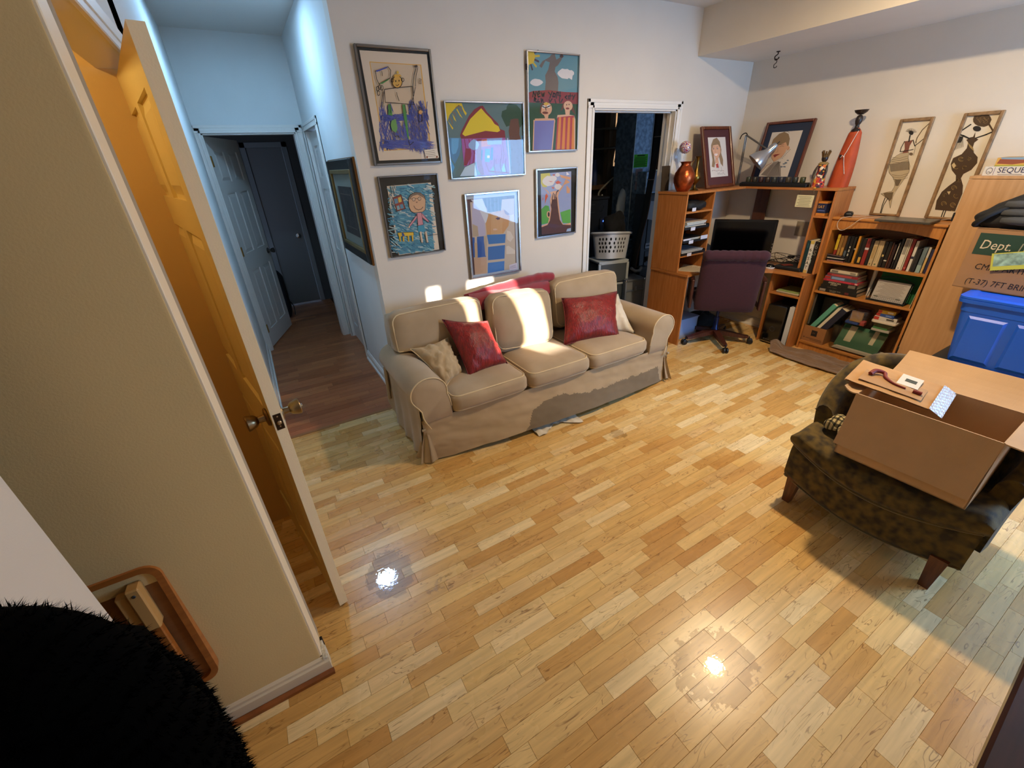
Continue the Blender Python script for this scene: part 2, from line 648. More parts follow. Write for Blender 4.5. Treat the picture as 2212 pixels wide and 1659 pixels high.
c1 = casing('trim_6', 'y', YW, 2.575, 3.525, 2.06, -1, trim_m)
m = MB()                                             # jamb lining and stop of the utility doorway
m.box(2.575, 2.587, YW - .004, YW + .135, 0, 2.06)
m.box(3.513, 3.525, YW - .004, YW + .135, 0, 2.06)
m.box(2.575, 3.525, YW - .004, YW + .135, 2.048, 2.06)
m.box(2.587, 2.597, YW + .045, YW + .08, 0, 2.048)
m.box(3.503, 3.513, YW + .045, YW + .08, 0, 2.048)
m.box(2.587, 3.513, YW + .045, YW + .08, 2.038, 2.048)
m.build('jamb', trim_m, c1)
MB().box(3.498, 3.513, YW + .01, YW + .03, .9, .98, .003).build('strike_plate', brass, c1)
c2 = casing('trim_7', 'y', 5.03, -.155, .605, 2.045, -1, trim_m)
m = MB()
m.box(-.155, -.143, 5.028, 5.132, 0, 2.045)
m.box(.593, .605, 5.028, 5.132, 0, 2.045)
m.box(-.155, .605, 5.028, 5.132, 2.033, 2.045)
m.build('jamb', trim_m, c2)
c3 = casing('trim_8', 'x', XC, 4.235, 4.945, 2.045, -1, trim_m)
m = MB()
m.box(XC - .002, XC + .1, 4.235, 4.247, 0, 2.045)
m.box(XC - .002, XC + .1, 4.933, 4.945, 0, 2.045)
m.build('jamb', trim_m, c3)
MB().box(XC - .004, XC + .004, 4.238, 4.246, .99, 1.05).build('strike_plate', black_p, c3)
m = MB()                                             # closet opening: head lining seen from below
m.box(-.30, -.186, 1.29, 2.36, 2.052, 2.076)
m.box(-.197, -.182, 1.285, 2.36, 2.05, 2.115, .003)
m.box(-.185, -.178, 1.285, 2.36, 2.075, 2.115, .003)
struct('trim_9', m, trim_m)


# six-panel doors
def panel_door(name, loc, rz, w, h, t, m_, knob_z=.95, both=True, hinge_m=brass, knob_m=nickel, mirror=1, m2=None, knob_out=True):
    """Hinged at the local origin, leaf along +x, faces at y = 0 and y = t."""
    r = sroot(name, loc, rz)
    st, mu = .105, .10
    rows = [(.19, .82), (1.00, 1.56), (1.66, h - .11)]
    cols = [(st, w / 2 - mu / 2), (w / 2 + mu / 2, w - st)]
    leaf = MB()
    xs = [0, st, w / 2 - mu / 2, w / 2 + mu / 2, w - st, w]
    zs = [0.012, rows[0][0], rows[0][1], rows[1][0], rows[1][1], rows[2][0], rows[2][1], h]
    for i in range(5):
        for j in range(7):
            if i in (1, 3) and j in (1, 3, 5):
                leaf.box(xs[i], xs[i + 1], .011, t - .011, zs[j], zs[j + 1])
            else:
                leaf.box(xs[i], xs[i + 1], 0, t, zs[j], zs[j + 1])
    lf = leaf.build('door_leaf', m_, r)
    for z0, z1 in rows:
        for x0, x1 in cols:
            for y0, y1, f in ((.002, .011, -1), (t - .011, t - .002, 1)):
                p = MB()
                e, q = .012, .038
                a = (y1, y0) if f < 0 else (y0, y1)
                vs = []
                for ins, y in ((e, a[0]), (q, a[1])):
                    vs += [(x0 + ins, y, z0 + ins), (x1 - ins, y, z0 + ins), (x1 - ins, y, z1 - ins), (x0 + ins, y, z1 - ins)]
                p.add(vs, [(0, 1, 5, 4), (1, 2, 6, 5), (2, 3, 7, 6), (3, 0, 4, 7), (4, 5, 6, 7)])
                p.build('raised_panel', m2 if (m2 and f * mirror > 0) else m_, r)
    for z in (.22, 1.03, h - .2):
        p = MB()
        p.box(-.012, .03, -.003 if mirror > 0 else t, 0 if mirror > 0 else t + .003, z - .045, z + .045, .001)
        p.tube([(0, -.004 if mirror > 0 else t + .004, z - .045), (0, -.004 if mirror > 0 else t + .004, z + .045)], .006, 8)
        p.build('hinge', hinge_m, r)
    for s in ((-1, 1) if both else (-1,)):
        y = 0 if s < 0 else t
        k = MB()
        k.T = Matrix.Translation((w - .062, y, knob_z)) @ Matrix.Rotation(PI / 2 * (1 if s < 0 else -1), 4, 'X')
        k.lathe([(.0, .0), (.031, .0), (.033, .004), (.030, .009), (.013, .012), (.0115, .032), (.017, .036), (.022, .042), (.026, .056), (.0285, .066), (.027, .069), (.0, .070)], 24)
        kb = k.build('knob', knob_m, r, 40)
        k2 = MB()
        k2.T = k.T
        k2.lathe([(.0, .069), (.006, .069), (.006, .078), (.004, .079), (0, .079)], 12)
        if s > 0 or not both:
            k2.build('lock_button', chrome, kb)
    return r


door_w = mat('white door paint', '#dcd9d4', 0.5, bump=0.15, bscale=60, bstretch=(6, 6, .6))
door_c = mat('yellow door colour', '#dfc884', 0.45, bump=0.2, bscale=60, bstretch=(6, 6, .6))  # warm yellow over leaf and raised panels
door_e = mat('cream door paint', '#f2dfb8', 0.5, bump=0.1, bscale=200)
# closet door, standing slightly ajar; its latch edge faces the camera
ang = math.atan2(1.447 - 2.355, -.113 + .284)
d1 = panel_door('door_1', (-.284, 2.355, 0), ang, .924, 2.03, .035, door_c, .975, True, brass, mat('antique nickel', '#8f7a5c', 0.3, 1.0), -1)
MB().box(.9235, .9252, -.0003, .0353, .012, 2.03, .0005).build('door_edge', door_e, d1)
MB().box(.9248, .9262, .005, .030, .945, 1.005, .001).build('latch_plate', mat('bronze plate', '#40342a', 0.4, 0.9), d1)
k = MB()
k.T = Matrix.Translation((.926, .0175, .972)) @ Matrix.Rotation(PI / 2, 4, 'Y')
k.lathe([(.0, 0), (.008, 0), (.008, .004), (.005, .007), (0, .008)], 12)
k.build('latch_bolt', nickel, d1)
for z in (.957, .995):
    k = MB()
    k.T = Matrix.Translation((.926, .0175, z)) @ Matrix.Rotation(PI / 2, 4, 'Y')
    k.lathe([(.0, 0), (.003, 0), (.002, .001), (0, .001)], 10)
    k.build('screw', nickel, d1)
# hall bedroom door, swung away
panel_door('door_2', (-.143, 5.115, 0), math.atan2(.72, .27), .745, 2.03, .035, door_w, .93, True, brass, mat('dark nickel', '#6d6862', 0.3, 1.0), 1)
# closed door in the hall's right-hand wall
d3 = panel_door('door_3', (XC + .062, 4.247, 0), PI / 2, .686, 2.03, .035, door_w, .93, False, brass, nickel, 1)
# flat door deep in the unlit bedroom
d4 = sroot('door_4', (.205, 6.80, 0))
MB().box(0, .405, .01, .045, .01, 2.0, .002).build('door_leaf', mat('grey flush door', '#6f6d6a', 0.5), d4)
k = MB()
k.T = Matrix.Translation((.335, .01, .93)) @ Matrix.Rotation(PI / 2, 4, 'X')
k.lathe([(0, 0), (.034, 0), (.03, .008), (.014, .012), (.013, .03), (.028, .045), (.028, .058), (0, .064)], 20)
k.build('knob', chrome, d4, 40)
m = MB()
m.box(-.06, -.0, -.014, 0, 0, 2.06, .003)
m.box(.41, .47, -.014, 0, 0, 2.06, .003)
m.box(-.06, .47, -.014, 0, 2.0, 2.06, .003)
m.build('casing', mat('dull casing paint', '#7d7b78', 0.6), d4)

# ================================================================== floors
def wood_strip_mat(name, ramp, grain_dark, rough=0.34, gscale=1.0, coat=0.0):
    """Strip flooring: every strip takes its own tone; cathedral grain runs along world x."""
    m = bpy.data.materials.new(name)
    m.use_nodes = True
    nt = m.node_tree
    b = nt.nodes['Principled BSDF']
    N = nt.nodes.new
    L = nt.links.new
    oi, ge = N('ShaderNodeObjectInfo'), N('ShaderNodeNewGeometry')
    ad = N('ShaderNodeMath'); ad.operation = 'ADD'
    fr = N('ShaderNodeMath'); fr.operation = 'FRACT'
    L(oi.outputs['Random'], ad.inputs[0]); L(ge.outputs['Random Per Island'], ad.inputs[1]); L(ad.outputs[0], fr.inputs[0])
    rp = N('ShaderNodeValToRGB')
    rp.color_ramp.interpolation = 'LINEAR'
    e = rp.color_ramp.elements
    e[0].position, e[0].color = 0, (*lin(ramp[0]), 1)
    e[1].position, e[1].color = 1, (*lin(ramp[-1]), 1)
    for i, c in enumerate(ramp[1:-1]):
        q = e.new((i + 1) / (len(ramp) - 1))
        q.color = (*lin(c), 1)
    L(fr.outputs[0], rp.inputs[0])
    # shift the grain from strip to strip
    mu = N('ShaderNodeMath'); mu.operation = 'MULTIPLY'; mu.inputs[1].default_value = 37.0
    L(fr.outputs[0], mu.inputs[0])
    cx = N('ShaderNodeCombineXYZ')
    L(mu.outputs[0], cx.inputs[0]); L(mu.outputs[0], cx.inputs[1]); L(mu.outputs[0], cx.inputs[2])
    va = N('ShaderNodeVectorMath'); va.operation = 'ADD'
    L(ge.outputs['Position'], va.inputs[0]); L(cx.outputs[0], va.inputs[1])
    mp = N('ShaderNodeMapping'); mp.inputs['Scale'].default_value = (2.6 * gscale, 17 * gscale, 1)
    L(va.outputs[0], mp.inputs[0])
    n1 = N('ShaderNodeTexNoise'); n1.inputs['Scale'].default_value = 1.4; n1.inputs['Detail'].default_value = 2.5; n1.inputs['Distortion'].default_value = .35
    L(mp.outputs[0], n1.inputs['Vector'])
    # contour lines of the noise make the growth rings
    m8 = N('ShaderNodeMath'); m8.operation = 'MULTIPLY'; m8.inputs[1].default_value = 11.0
    L(n1.outputs[0], m8.inputs[0])
    pp = N('ShaderNodeMath'); pp.operation = 'PINGPONG'; pp.inputs[1].default_value = 0.5
    L(m8.outputs[0], pp.inputs[0])
    rr = N('ShaderNodeMapRange'); rr.inputs['From Min'].default_value = 0.0; rr.inputs['From Max'].default_value = 0.10
    rr.inputs['To Min'].default_value = 1; rr.inputs['To Max'].default_value = 0
    L(pp.outputs[0], rr.inputs[0])
    # rings come and go
    mp3 = N('ShaderNodeMapping'); mp3.inputs['Scale'].default_value = (9, 22, 1)
    L(va.outputs[0], mp3.inputs[0])
    n3 = N('ShaderNodeTexNoise'); n3.inputs['Scale'].default_value = 1.0; n3.inputs['Detail'].default_value = 2
    L(mp3.outputs[0], n3.inputs['Vector'])
    r3 = N('ShaderNodeMapRange'); r3.inputs['From Min'].default_value = .46; r3.inputs['From Max'].default_value = .64
    L(n3.outputs[0], r3.inputs[0])
    ml = N('ShaderNodeMath'); ml.operation = 'MULTIPLY'
    L(rr.outputs[0], ml.inputs[0]); L(r3.outputs[0], ml.inputs[1])
    m6 = N('ShaderNodeMath'); m6.operation = 'MULTIPLY'; m6.inputs[1].default_value = 0.75
    L(ml.outputs[0], m6.inputs[0])
    # broad streaks of tone
    mp2 = N('ShaderNodeMapping'); mp2.inputs['Scale'].default_value = (4, 60, 1)
    L(va.outputs[0], mp2.inputs[0])
    n2 = N('ShaderNodeTexNoise'); n2.inputs['Scale'].default_value = 1.0; n2.inputs['Detail'].default_value = 4
    L(mp2.outputs[0], n2.inputs['Vector'])
    hs = N('ShaderNodeHueSaturation')
    r2 = N('ShaderNodeMapRange'); r2.inputs['From Min'].default_value = .3; r2.inputs['From Max'].default_value = .7
    r2.inputs['To Min'].default_value = .86; r2.inputs['To Max'].default_value = 1.12
    L(n2.outputs[0], r2.inputs[0]); L(r2.outputs[0], hs.inputs['Value']); L(rp.outputs[0], hs.inputs['Color'])
    mx = N('ShaderNodeMix'); mx.data_type = 'RGBA'
    L(m6.outputs[0], mx.inputs['Factor']); L(hs.outputs[0], mx.inputs['A'])
    mx.inputs['B'].default_value = (*lin(grain_dark), 1)
    L(mx.outputs['Result'], b.inputs['Base Color'])
    b.inputs['Roughness'].default_value = rough
    b.inputs['Coat Weight'].default_value = coat
    b.inputs['Coat Roughness'].default_value = .25
    n5 = N('ShaderNodeTexNoise'); n5.inputs['Scale'].default_value = 5; n5.inputs['Detail'].default_value = 3
    L(ge.outputs['Position'], n5.inputs['Vector'])
    r5 = N('ShaderNodeMapRange'); r5.inputs['To Min'].default_value = rough - .07; r5.inputs['To Max'].default_value = rough + .07
    L(n5.outputs[0], r5.inputs[0]); L(r5.outputs[0], b.inputs['Roughness'])
    bp = N('ShaderNodeBump'); bp.inputs['Strength'].default_value = .06; bp.inputs['Distance'].default_value = .001
    L(n2.outputs[0], bp.inputs['Height']); L(bp.outputs[0], b.inputs['Normal'])
    return m


maple = wood_strip_mat('maple strip floor', ['#c08e4c', '#d0a35e', '#dcb673', '#e2c184', '#d0a560', '#e9cf9b', '#c79651', '#d9b270'], '#6e3f17', .27, coat=.15)
cherry = wood_strip_mat('cherry strip floor', ['#94552f', '#a5633a', '#b06c42', '#9a5a34', '#bb7849', '#8f5230'], '#56290f', .36)
sub = mat('dark joint', '#4b2f17', 0.9)

floor = struct('floor', MB().box(-1.5, XR, -1.2, YW + .0, -.05, -.0025), sub)
MB().box(-.2, XC, YW - .03, YW + .0, -.0025, -.002).build('underlay', sub, floor)


def plank_mesh(L, wd):
    """One strip: flat top with a fine sloping edge down into the joint."""
    e, d = .0007, .0022
    vs = [(e, e, 0), (L - e, e, 0), (L - e, wd - e, 0), (e, wd - e, 0), (0, 0, -d), (L, 0, -d), (L, wd, -d), (0, wd, -d)]
    fs = [(0, 1, 2, 3), (0, 4, 5, 1), (1, 5, 6, 2), (2, 6, 7, 3), (3, 7, 4, 0)]
    return vs, fs


def lay(parent, x0, x1, y0, y1, wd, lengths, material, keep, name, phase=0.0, rows_from=0):
    """Rows of strips along x; the strips that lie nearest the viewpoint are objects, the rest one mesh."""
    pcs, r, y = [], 0, y0
    while y < y1 - .004:
        w_ = min(wd, y1 - y)
        x = x0 - rnd.random() * .28
        while x < x1:
            L = lengths[rnd.randrange(len(lengths))]
            a, b_ = max(x, x0), min(x + L, x1)
            if b_ - a > .01:
                full = (a == x and b_ == x + L and w_ == wd)
                pcs.append((a, b_ - a, y, w_, L if full else None))
            x += L
        y += wd
        r += 1

    def seen(p):                                      # inside the field of view, and how near
        cx, cy = p[0] + p[1] / 2, p[2] + p[3] / 2
        X = Rc[0][0] * cx + Rc[0][1] * cy - Rc[0][2] * H
        Yv = Rc[1][0] * cx + Rc[1][1] * cy - Rc[1][2] * H
        Z = Rc[2][0] * cx + Rc[2][1] * cy - Rc[2][2] * H
        if Z < .1 or abs(X / Z) > 1.27 or abs(Yv / Z) > .96:
            return 1e9
        hid = (.75 < cx < 2.55 and 2.25 < cy < YW) or (cy > 2.7 and cx > XC) or (2.25 < cx < 2.8 and .15 < cy < .75) \
            or cx > 4.2 or (cx < -.19 and cy < 2.3) or (cy < -.1 and cx < 2)
        return 1e8 + Z if hid else Z
    pcs.sort(key=seen)
    shared = {}
    rest = MB()
    for i, (a, L, y, w_, full) in enumerate(pcs):
        if i < keep and seen((a, L, y, w_)) < 1e8:
            if full:
                if full not in shared:
                    me = bpy.data.meshes.new(name)
                    vs, fs = plank_mesh(full, wd)
                    me.from_pydata(vs, [], fs)
                    me.materials.append(material)
                    shared[full] = me
                me = shared[full]
            else:
                me = bpy.data.meshes.new(name)
                vs, fs = plank_mesh(L, w_)
                me.from_pydata(vs, [], fs)
                me.materials.append(material)
            o = bpy.data.objects.new(name, me)
            COL.objects.link(o)
            o.parent = parent
            o.location = (a, y, 0)
        else:
            vs, fs = plank_mesh(L, w_)
            rest.add([(v[0] + a, v[1] + y, v[2]) for v in vs], fs)
    if rest.v:
        q = rest.build(name + '_rest', material, parent, fix=False)
        q['kind'] = 'stuff'


lay(floor, -1.40, XR, -1.2, 3.03, .0600, (.282, .282, .282, .33), maple, 298, 'plank')
hall_floor = struct('floor_hall', MB().box(-.3, XC + .1, YW, 6.9, -.05, -.0025), sub)
lay(hall_floor, -.2, XC + .06, 3.055, 6.8, .068, (.37, .42, .47), cherry, 150, 'plank')
struct('floor_utility', MB().box(1.6, 4.9, YW, 4.6, -.05, 0), mat('grey concrete', '#4c4a47', 0.9, var=.2, vscale=6))
struct('threshold_floor', MB().box(-.2, XC - .012, 3.028, 3.058, -.002, .003, .002), mat('threshold strip', '#9a6b3d', .4, var=.15, vscale=30, stretch=(.2, 4, 1)))


# ------------------------------------------------------------------ water lying on the floor
def puddle_mat(name, seed, cover=.50):
    m = bpy.data.materials.new(name)
    m.use_nodes = True
    nt = m.node_tree
    nt.nodes.remove(nt.nodes['Principled BSDF'])
    N, L = nt.nodes.new, nt.links.new
    ge = N('ShaderNodeNewGeometry')
    n = N('ShaderNodeTexNoise')
    n.inputs['Scale'].default_value = 22
    n.inputs['Detail'].default_value = 6
    n.inputs['Roughness'].default_value = .65
    va = N('ShaderNodeVectorMath'); va.operation = 'ADD'; va.inputs[1].default_value = (seed, seed * 2, 0)
    L(ge.outputs['Position'], va.inputs[0]); L(va.outputs[0], n.inputs['Vector'])
    vc = N('ShaderNodeVertexColor'); vc.layer_name = 'Col'
    sp = N('ShaderNodeSeparateColor'); L(vc.outputs[0], sp.inputs[0])
    ad = N('ShaderNodeMath'); ad.operation = 'ADD'
    L(n.outputs[0], ad.inputs[0]); L(sp.outputs[0], ad.inputs[1])
    st = N('ShaderNodeMath'); st.operation = 'GREATER_THAN'; st.inputs[1].default_value = 1.0 + .5 - cover
    L(ad.outputs[0], st.inputs[0])
    tr, gl = N('ShaderNodeBsdfTransparent'), N('ShaderNodeBsdfGlossy')
    gl.inputs['Roughness'].default_value = .015
    tr.inputs[0].default_value = (.93, .90, .86, 1)
    n2 = N('ShaderNodeTexNoise'); n2.inputs['Scale'].default_value = 60; n2.inputs['Detail'].default_value = 2
    L(ge.outputs['Position'], n2.inputs['Vector'])
    bp = N('ShaderNodeBump'); bp.inputs['Strength'].default_value = .25; bp.inputs['Distance'].default_value = .0006
    L(n2.outputs[0], bp.inputs['Height'])
    bp2 = N('ShaderNodeBump'); bp2.inputs['Strength'].default_value = .55; bp2.inputs['Distance'].default_value = .004
    L(ad.outputs[0], bp2.inputs['Height']); L(bp.outputs[0], bp2.inputs['Normal'])
    L(bp.outputs[0], gl.inputs['Normal'])
    lw = N('ShaderNodeLayerWeight'); lw.inputs[0].default_value = .5; L(bp.outputs[0], lw.inputs['Normal'])
    pw = N('ShaderNodeMath'); pw.operation = 'POWER'; pw.inputs[1].default_value = 4
    fr = N('ShaderNodeMath'); fr.operation = 'MULTIPLY_ADD'; fr.inputs[1].default_value = .9; fr.inputs[2].default_value = .13
    L(lw.outputs['Facing'], pw.inputs[0]); L(pw.outputs[0], fr.inputs[0])
    wet = N('ShaderNodeMixShader'); L(fr.outputs[0], wet.inputs[0]); L(tr.outputs[0], wet.inputs[1]); L(gl.outputs[0], wet.inputs[2])
    t2 = N('ShaderNodeBsdfTransparent')
    mx = N('ShaderNodeMixShader'); L(st.outputs[0], mx.inputs[0]); L(t2.outputs[0], mx.inputs[1]); L(wet.outputs[0], mx.inputs[2])
    L(mx.outputs[0], nt.nodes['Material Output'].inputs[0])
    return m


def puddle(name, c, rx, ry, seed, label, cover=.5, peak=.62):
    """A film of water whose ragged edge thins out from the middle."""
    n = 28
    m = MB()
    cols = []
    for j in range(n + 1):
        for i in range(n + 1):
            m.v.append((c[0] + rx * (-1 + 2 * i / n), c[1] + ry * (-1 + 2 * j / n), .0011))
    for j in range(n):
        for i in range(n):
            a = j * (n + 1) + i
            m.f.append((a, a + 1, a + n + 2, a + n + 1))
            u, v = (-1 + 2 * (i + .5) / n), (-1 + 2 * (j + .5) / n)
            q = max(0, 1 - math.sqrt(u * u + v * v))
            m.c.append((peak * min(1, q * 2.2),) * 3)
    o = m.build(name, puddle_mat(name + ' film', seed, cover), None, col=True, fix=False)
    tag(o, label, 'puddle')
    return o


puddle('water_puddle', (1.06, .43), .25, .20, 3.1, 'splashed puddle mirroring the round ceiling lamp on the maple floor', .53)
puddle('water_puddle', (.125, 1.50), .17, .22, 8.7, 'splashed puddle with a blue-white glint near the ajar closet door', .50)
puddle('water_puddle', (1.82, 1.76), .10, .10, 5.2, 'small wet smear on the floor in front of the sofa', .45)
puddle('water_puddle', (.33, 1.31), .16, .07, 12.4, 'trail of water drops along a floor joint beyond the closet door', .36)

# ================================================================== sofa
def cloth_mat(name, col, col2, rough=.85, weave=900, var_scale=5, use_col=False, sheen=.25, bump=.25):
    m = mat(name, col, rough, var=.1, vscale=var_scale, col2=col2, bump=bump, bscale=weave, sheen=sheen)
    if use_col:
        nt = m.node_tree
        b = nt.nodes['Principled BSDF']
        src = b.inputs['Base Color'].links[0].from_socket
        vc = nt.nodes.new('ShaderNodeVertexColor')
        vc.layer_name = 'Col'
        mx = nt.nodes.new('ShaderNodeMix')
        mx.data_type, mx.blend_type = 'RGBA', 'MULTIPLY'
        mx.inputs['Factor'].default_value = 1
        nt.links.new(src, mx.inputs['A'])
        nt.links.new(vc.outputs[0], mx.inputs['B'])
        nt.links.new(mx.outputs['Result'], b.inputs['Base Color'])
    return m


tan = cloth_mat('tan cotton slipcover', '#ae987a', '#a38d6e')
tan_s = cloth_mat('tan cotton skirt', '#aa9475', '#9f8968', use_col=True)
pipe_m = mat('pale piping cord', '#d3bd95', .8)
SC = Vector((1.65, 2.58, 0))
sofa = thing('sofa', 'three-seat sofa in a loose tan skirted slipcover with a dark wet patch on its front', 'sofa', SC)


def off(c):
    m = MB()
    m.T = Matrix.Translation(-Vector(c))
    return m


def wrinkle(x, z, k=1.0):
    return k * (noise.noise(Vector((x * 5, z * 22, 1.3))) * .007 + noise.noise(Vector((x * 14, z * 30, 4.1))) * .003)


def front_skirt(u, v):
    x = .592 + 2.135 * u
    yt = 2.228 - .055 * u
    hem = .012 + .040 * math.sin(PI * min(1, max(0, (u - .08) / .84))) ** .6
    z = .30 + (hem - .30) * v
    s = math.sin(PI * u) ** .8
    bow = .135 * s * v ** 1.25 + .02 * (1 - s) * v
    sag = math.sin(PI * u * 1.0) * .5
    y = yt - bow + wrinkle(x + z * .8, z - .16 * sag * (u - .5))
    y -= .010 * max(0, math.sin((z * 42 + 6 * abs(u - .5)))) * (1 - v) * .6
    return (x, y, z)


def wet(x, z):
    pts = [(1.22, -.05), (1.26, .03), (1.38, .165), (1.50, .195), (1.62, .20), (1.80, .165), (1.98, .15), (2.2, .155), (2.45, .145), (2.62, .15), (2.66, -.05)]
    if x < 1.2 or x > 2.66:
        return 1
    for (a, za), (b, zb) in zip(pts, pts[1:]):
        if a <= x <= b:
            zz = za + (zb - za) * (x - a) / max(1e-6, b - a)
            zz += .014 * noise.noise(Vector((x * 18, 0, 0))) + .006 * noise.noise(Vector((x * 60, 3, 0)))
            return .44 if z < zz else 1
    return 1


m = off(SC)
m.grid(front_skirt, 220, 40)
nu = 220
m.c = []
for f in m.f:
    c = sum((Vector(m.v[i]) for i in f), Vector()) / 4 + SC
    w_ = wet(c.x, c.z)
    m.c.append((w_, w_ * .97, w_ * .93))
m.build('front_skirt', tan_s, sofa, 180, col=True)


def side_skirt(sx):
    def fn(u, v):
        y = 2.228 + .72 * u if sx < 0 else 2.172 + .76 * u
        x0 = .592 if sx < 0 else 2.722
        hem = .016 + (.10 * max(0, (u - .75) / .25) if sx < 0 else 0.0) + .012 * math.sin(u * 20)
        z = .43 + (hem - .43) * v
        x = x0 + sx * (.002 + .028 * v * v + .010 * v * math.sin(u * 24 + 3 * v)) + wrinkle(y, z) * .6
        return (x, y, z)
    return fn


for sx in (-1, 1):
    m = off(SC).grid(side_skirt(sx), 60, 20)
    m.build('side_skirt', tan, sofa, 180)
# pleats where the skirt folds at the corners
for sx, x0, y0 in ((-1, .592, 2.228), (1, 2.724, 2.168)):
    for k, (a, wd) in enumerate(((-.5, .13), (.35, .11))):
        m = off(SC)

        def flap(u, v, a=a, wd=wd, x0=x0, y0=y0, sx=sx):
            q = (u - .5) * wd * (.15 + .85 * v ** .8)
            an = PI * 1.25 + a if sx < 0 else -PI * .25 - a
            tx, ty = math.cos(an + PI / 2), math.sin(an + PI / 2)
            nx, ny = math.cos(an), math.sin(an)
            b = .012 + .045 * v ** 1.4 + .012 * math.cos(u * PI * 3) * v
            z = .235 + (.010 - .235) * v + .01 * u * v
            return (x0 - .01 * sx + nx * b + tx * q - sx * .012, y0 + .012 + ny * b + ty * q, z)
        m.grid(flap, 14, 12)
        m.build('corner_pleat', tan, sofa, 180)
    m = off(SC)
    m.tube([(x0 - sx * .012, y0 - .016, .243), (x0 + sx * .01, y0 - .012, .243)], .009, 8)
    m.build('pleat_tack', tan, sofa, 60)
# back corner flap that hangs past the wall's corner
m = off(SC)
m.grid(lambda u, v: (.574 - .012 * v + .012 * math.sin(u * 9), 2.90 + .055 * u, .43 - .27 * v - .03 * u), 10, 8)
m.build('back_flap', tan, sofa, 180)


# arms: outline of the rolled front, swept backwards
def arm_outline(sx):
    c = (.662, .487)
    p = [(.800, .285), (.797, .36), (.788, .42)]
    for i in range(22):
        a = -.25 + (PI * 1.27) * i / 21
        p.append((c[0] + .117 * math.cos(a), c[1] + .103 * math.sin(a)))
    p += [(.582, .405), (.600, .375), (.603, .33), (.600, .285)]
    return [((x if sx < 0 else 3.302 - x), z) for x, z in p]


for sx in (-1, 1):
    P = arm_outline(sx)
    yf = 2.212 if sx < 0 else 2.160
    cx, cz = (.69, .43) if sx < 0 else (3.302 - .69, .43)
    m = off(SC)
    st = [(yf + .0, .955), (yf + .004, .985), (yf + .012, 1.0), (2.4, 1.0), (2.6, 1.0), (2.8, 1.0), (2.925, .99), (2.945, .95)]
    n = len(P)
    vs = [(cx + (x - cx) * k + (0 if j in (0, 1, 6, 7) else .004 * noise.noise(Vector((x * 9, y * 6, z * 9)))), y, cz + (z - cz) * k)
          for j, (y, k) in enumerate(st) for x, z in P]
    fs = [(j * n + i, j * n + (i + 1) % n, (j + 1) * n + (i + 1) % n, (j + 1) * n + i) for j in range(len(st) - 1) for i in range(n)]
    fs += [tuple(range(n)), tuple((len(st) - 1) * n + i for i in range(n))]
    m.add(vs, fs)
    arm = m.build('arm', tan, sofa, 50)
    q = off(SC).tube([(x, yf + .001, z) for x, z in P[1:-1]] + [((.612 if sx < 0 else 2.69), yf - .004, .30), ((.640 if sx < 0 else 2.662), yf - .008, .24)], .0042, 6)
    q.build('piping', pipe_m, arm, 180)
m = off(SC)                                               # back frame under the loose cushions
sb = softbox(1.02, .085, .30, .05, 8, (0, .01, .01), .004, 5)
sb.T = Matrix.Identity(4)
m.add([(x + 1.65, y + 2.90, z + .515) for x, y, z in sb.v], sb.f)
m.build('back_frame', tan, sofa, 180)
m = off(SC).box(.80, 2.50, 2.25, 2.86, .18, .296)
m.build('seat_deck', tan, sofa)


def cushion(name, c, h, r, bulge, wr, seed, rot=(0, 0, 0), n=14, fix=None, rim=None, loc_off=None):
    sb = softbox(h[0], h[1], h[2], r, n, bulge, wr, 6, seed)
    M_ = Matrix.Translation(Vector(c) - SC) @ Matrix.Rotation(rot[2], 4, 'Z') @ Matrix.Rotation(rot[0], 4, 'X') @ Matrix.Rotation(rot[1], 4, 'Y')
    vs = [M_ @ Vector(v) for v in sb.v]
    if fix:
        vs = [fix(v + SC) - SC for v in vs]
    sb.v = [tuple(v) for v in vs]
    o = sb.build(name, tan, sofa, 180)
    for s in rim:
        pts = []
        ax, sg = s
        a, b = [i for i in range(3) if i != ax]
        ha, hb = h[a] - r * .30, h[b] - r * .30
        cr = r * 1.0
        loop = []
        for (qa, qb, a0) in ((1, 1, 0), (-1, 1, PI / 2), (-1, -1, PI), (1, -1, PI * 1.5)):
            for i in range(5):
                t = a0 + PI / 2 * i / 4
                loop.append((qa * (ha - cr) + cr * math.cos(t), qb * (hb - cr) + cr * math.sin(t)))
        full = []
        for i in range(len(loop)):
            p, q = loop[i], loop[(i + 1) % len(loop)]
            k = 7 if i % 5 == 4 else 1
            for j in range(k):
                full.append((p[0] + (q[0] - p[0]) * j / k, p[1] + (q[1] - p[1]) * j / k))
        for p in full:
            v = [0, 0, 0]
            v[a], v[b] = p
            v[ax] = sg * (h[ax] - r * .30)
            fa, fb = v[a] / h[a], v[b] / h[b]
            v[a] += bulge[a] * fa * (1 - fb * fb) * .35
            v[b] += bulge[b] * fb * (1 - fa * fa) * .35
            P = M_ @ Vector(v)
            if fix:
                P = fix(P + SC) - SC
            pts.append(P)
        q = MB()
        q.tube(pts, .0045, 6, closed=True)
        q.build('piping', pipe_m, o, 180)
    return o


R_ = math.radians
for k, (x0, x1, yf) in enumerate(((.795, 1.370, 2.182), (1.372, 1.908, 2.165), (1.910, 2.492, 2.158))):
    cushion('seat_cushion', ((x0 + x1) / 2, (yf + 2.80) / 2, .362), ((x1 - x0) / 2, (2.80 - yf) / 2, .068), .05, (.004, .012, .020), .004, k * 3.3,
            rim=((2, 1), (2, -1)), rot=(R_(-.5), 0, 0))


def fix_left(v):
    t = max(0, min(1, (.86 - v.x) / .10))
    if v.z < .64:
        v.z += (.61 - v.z) * .95 * t + 0 * t
    return v


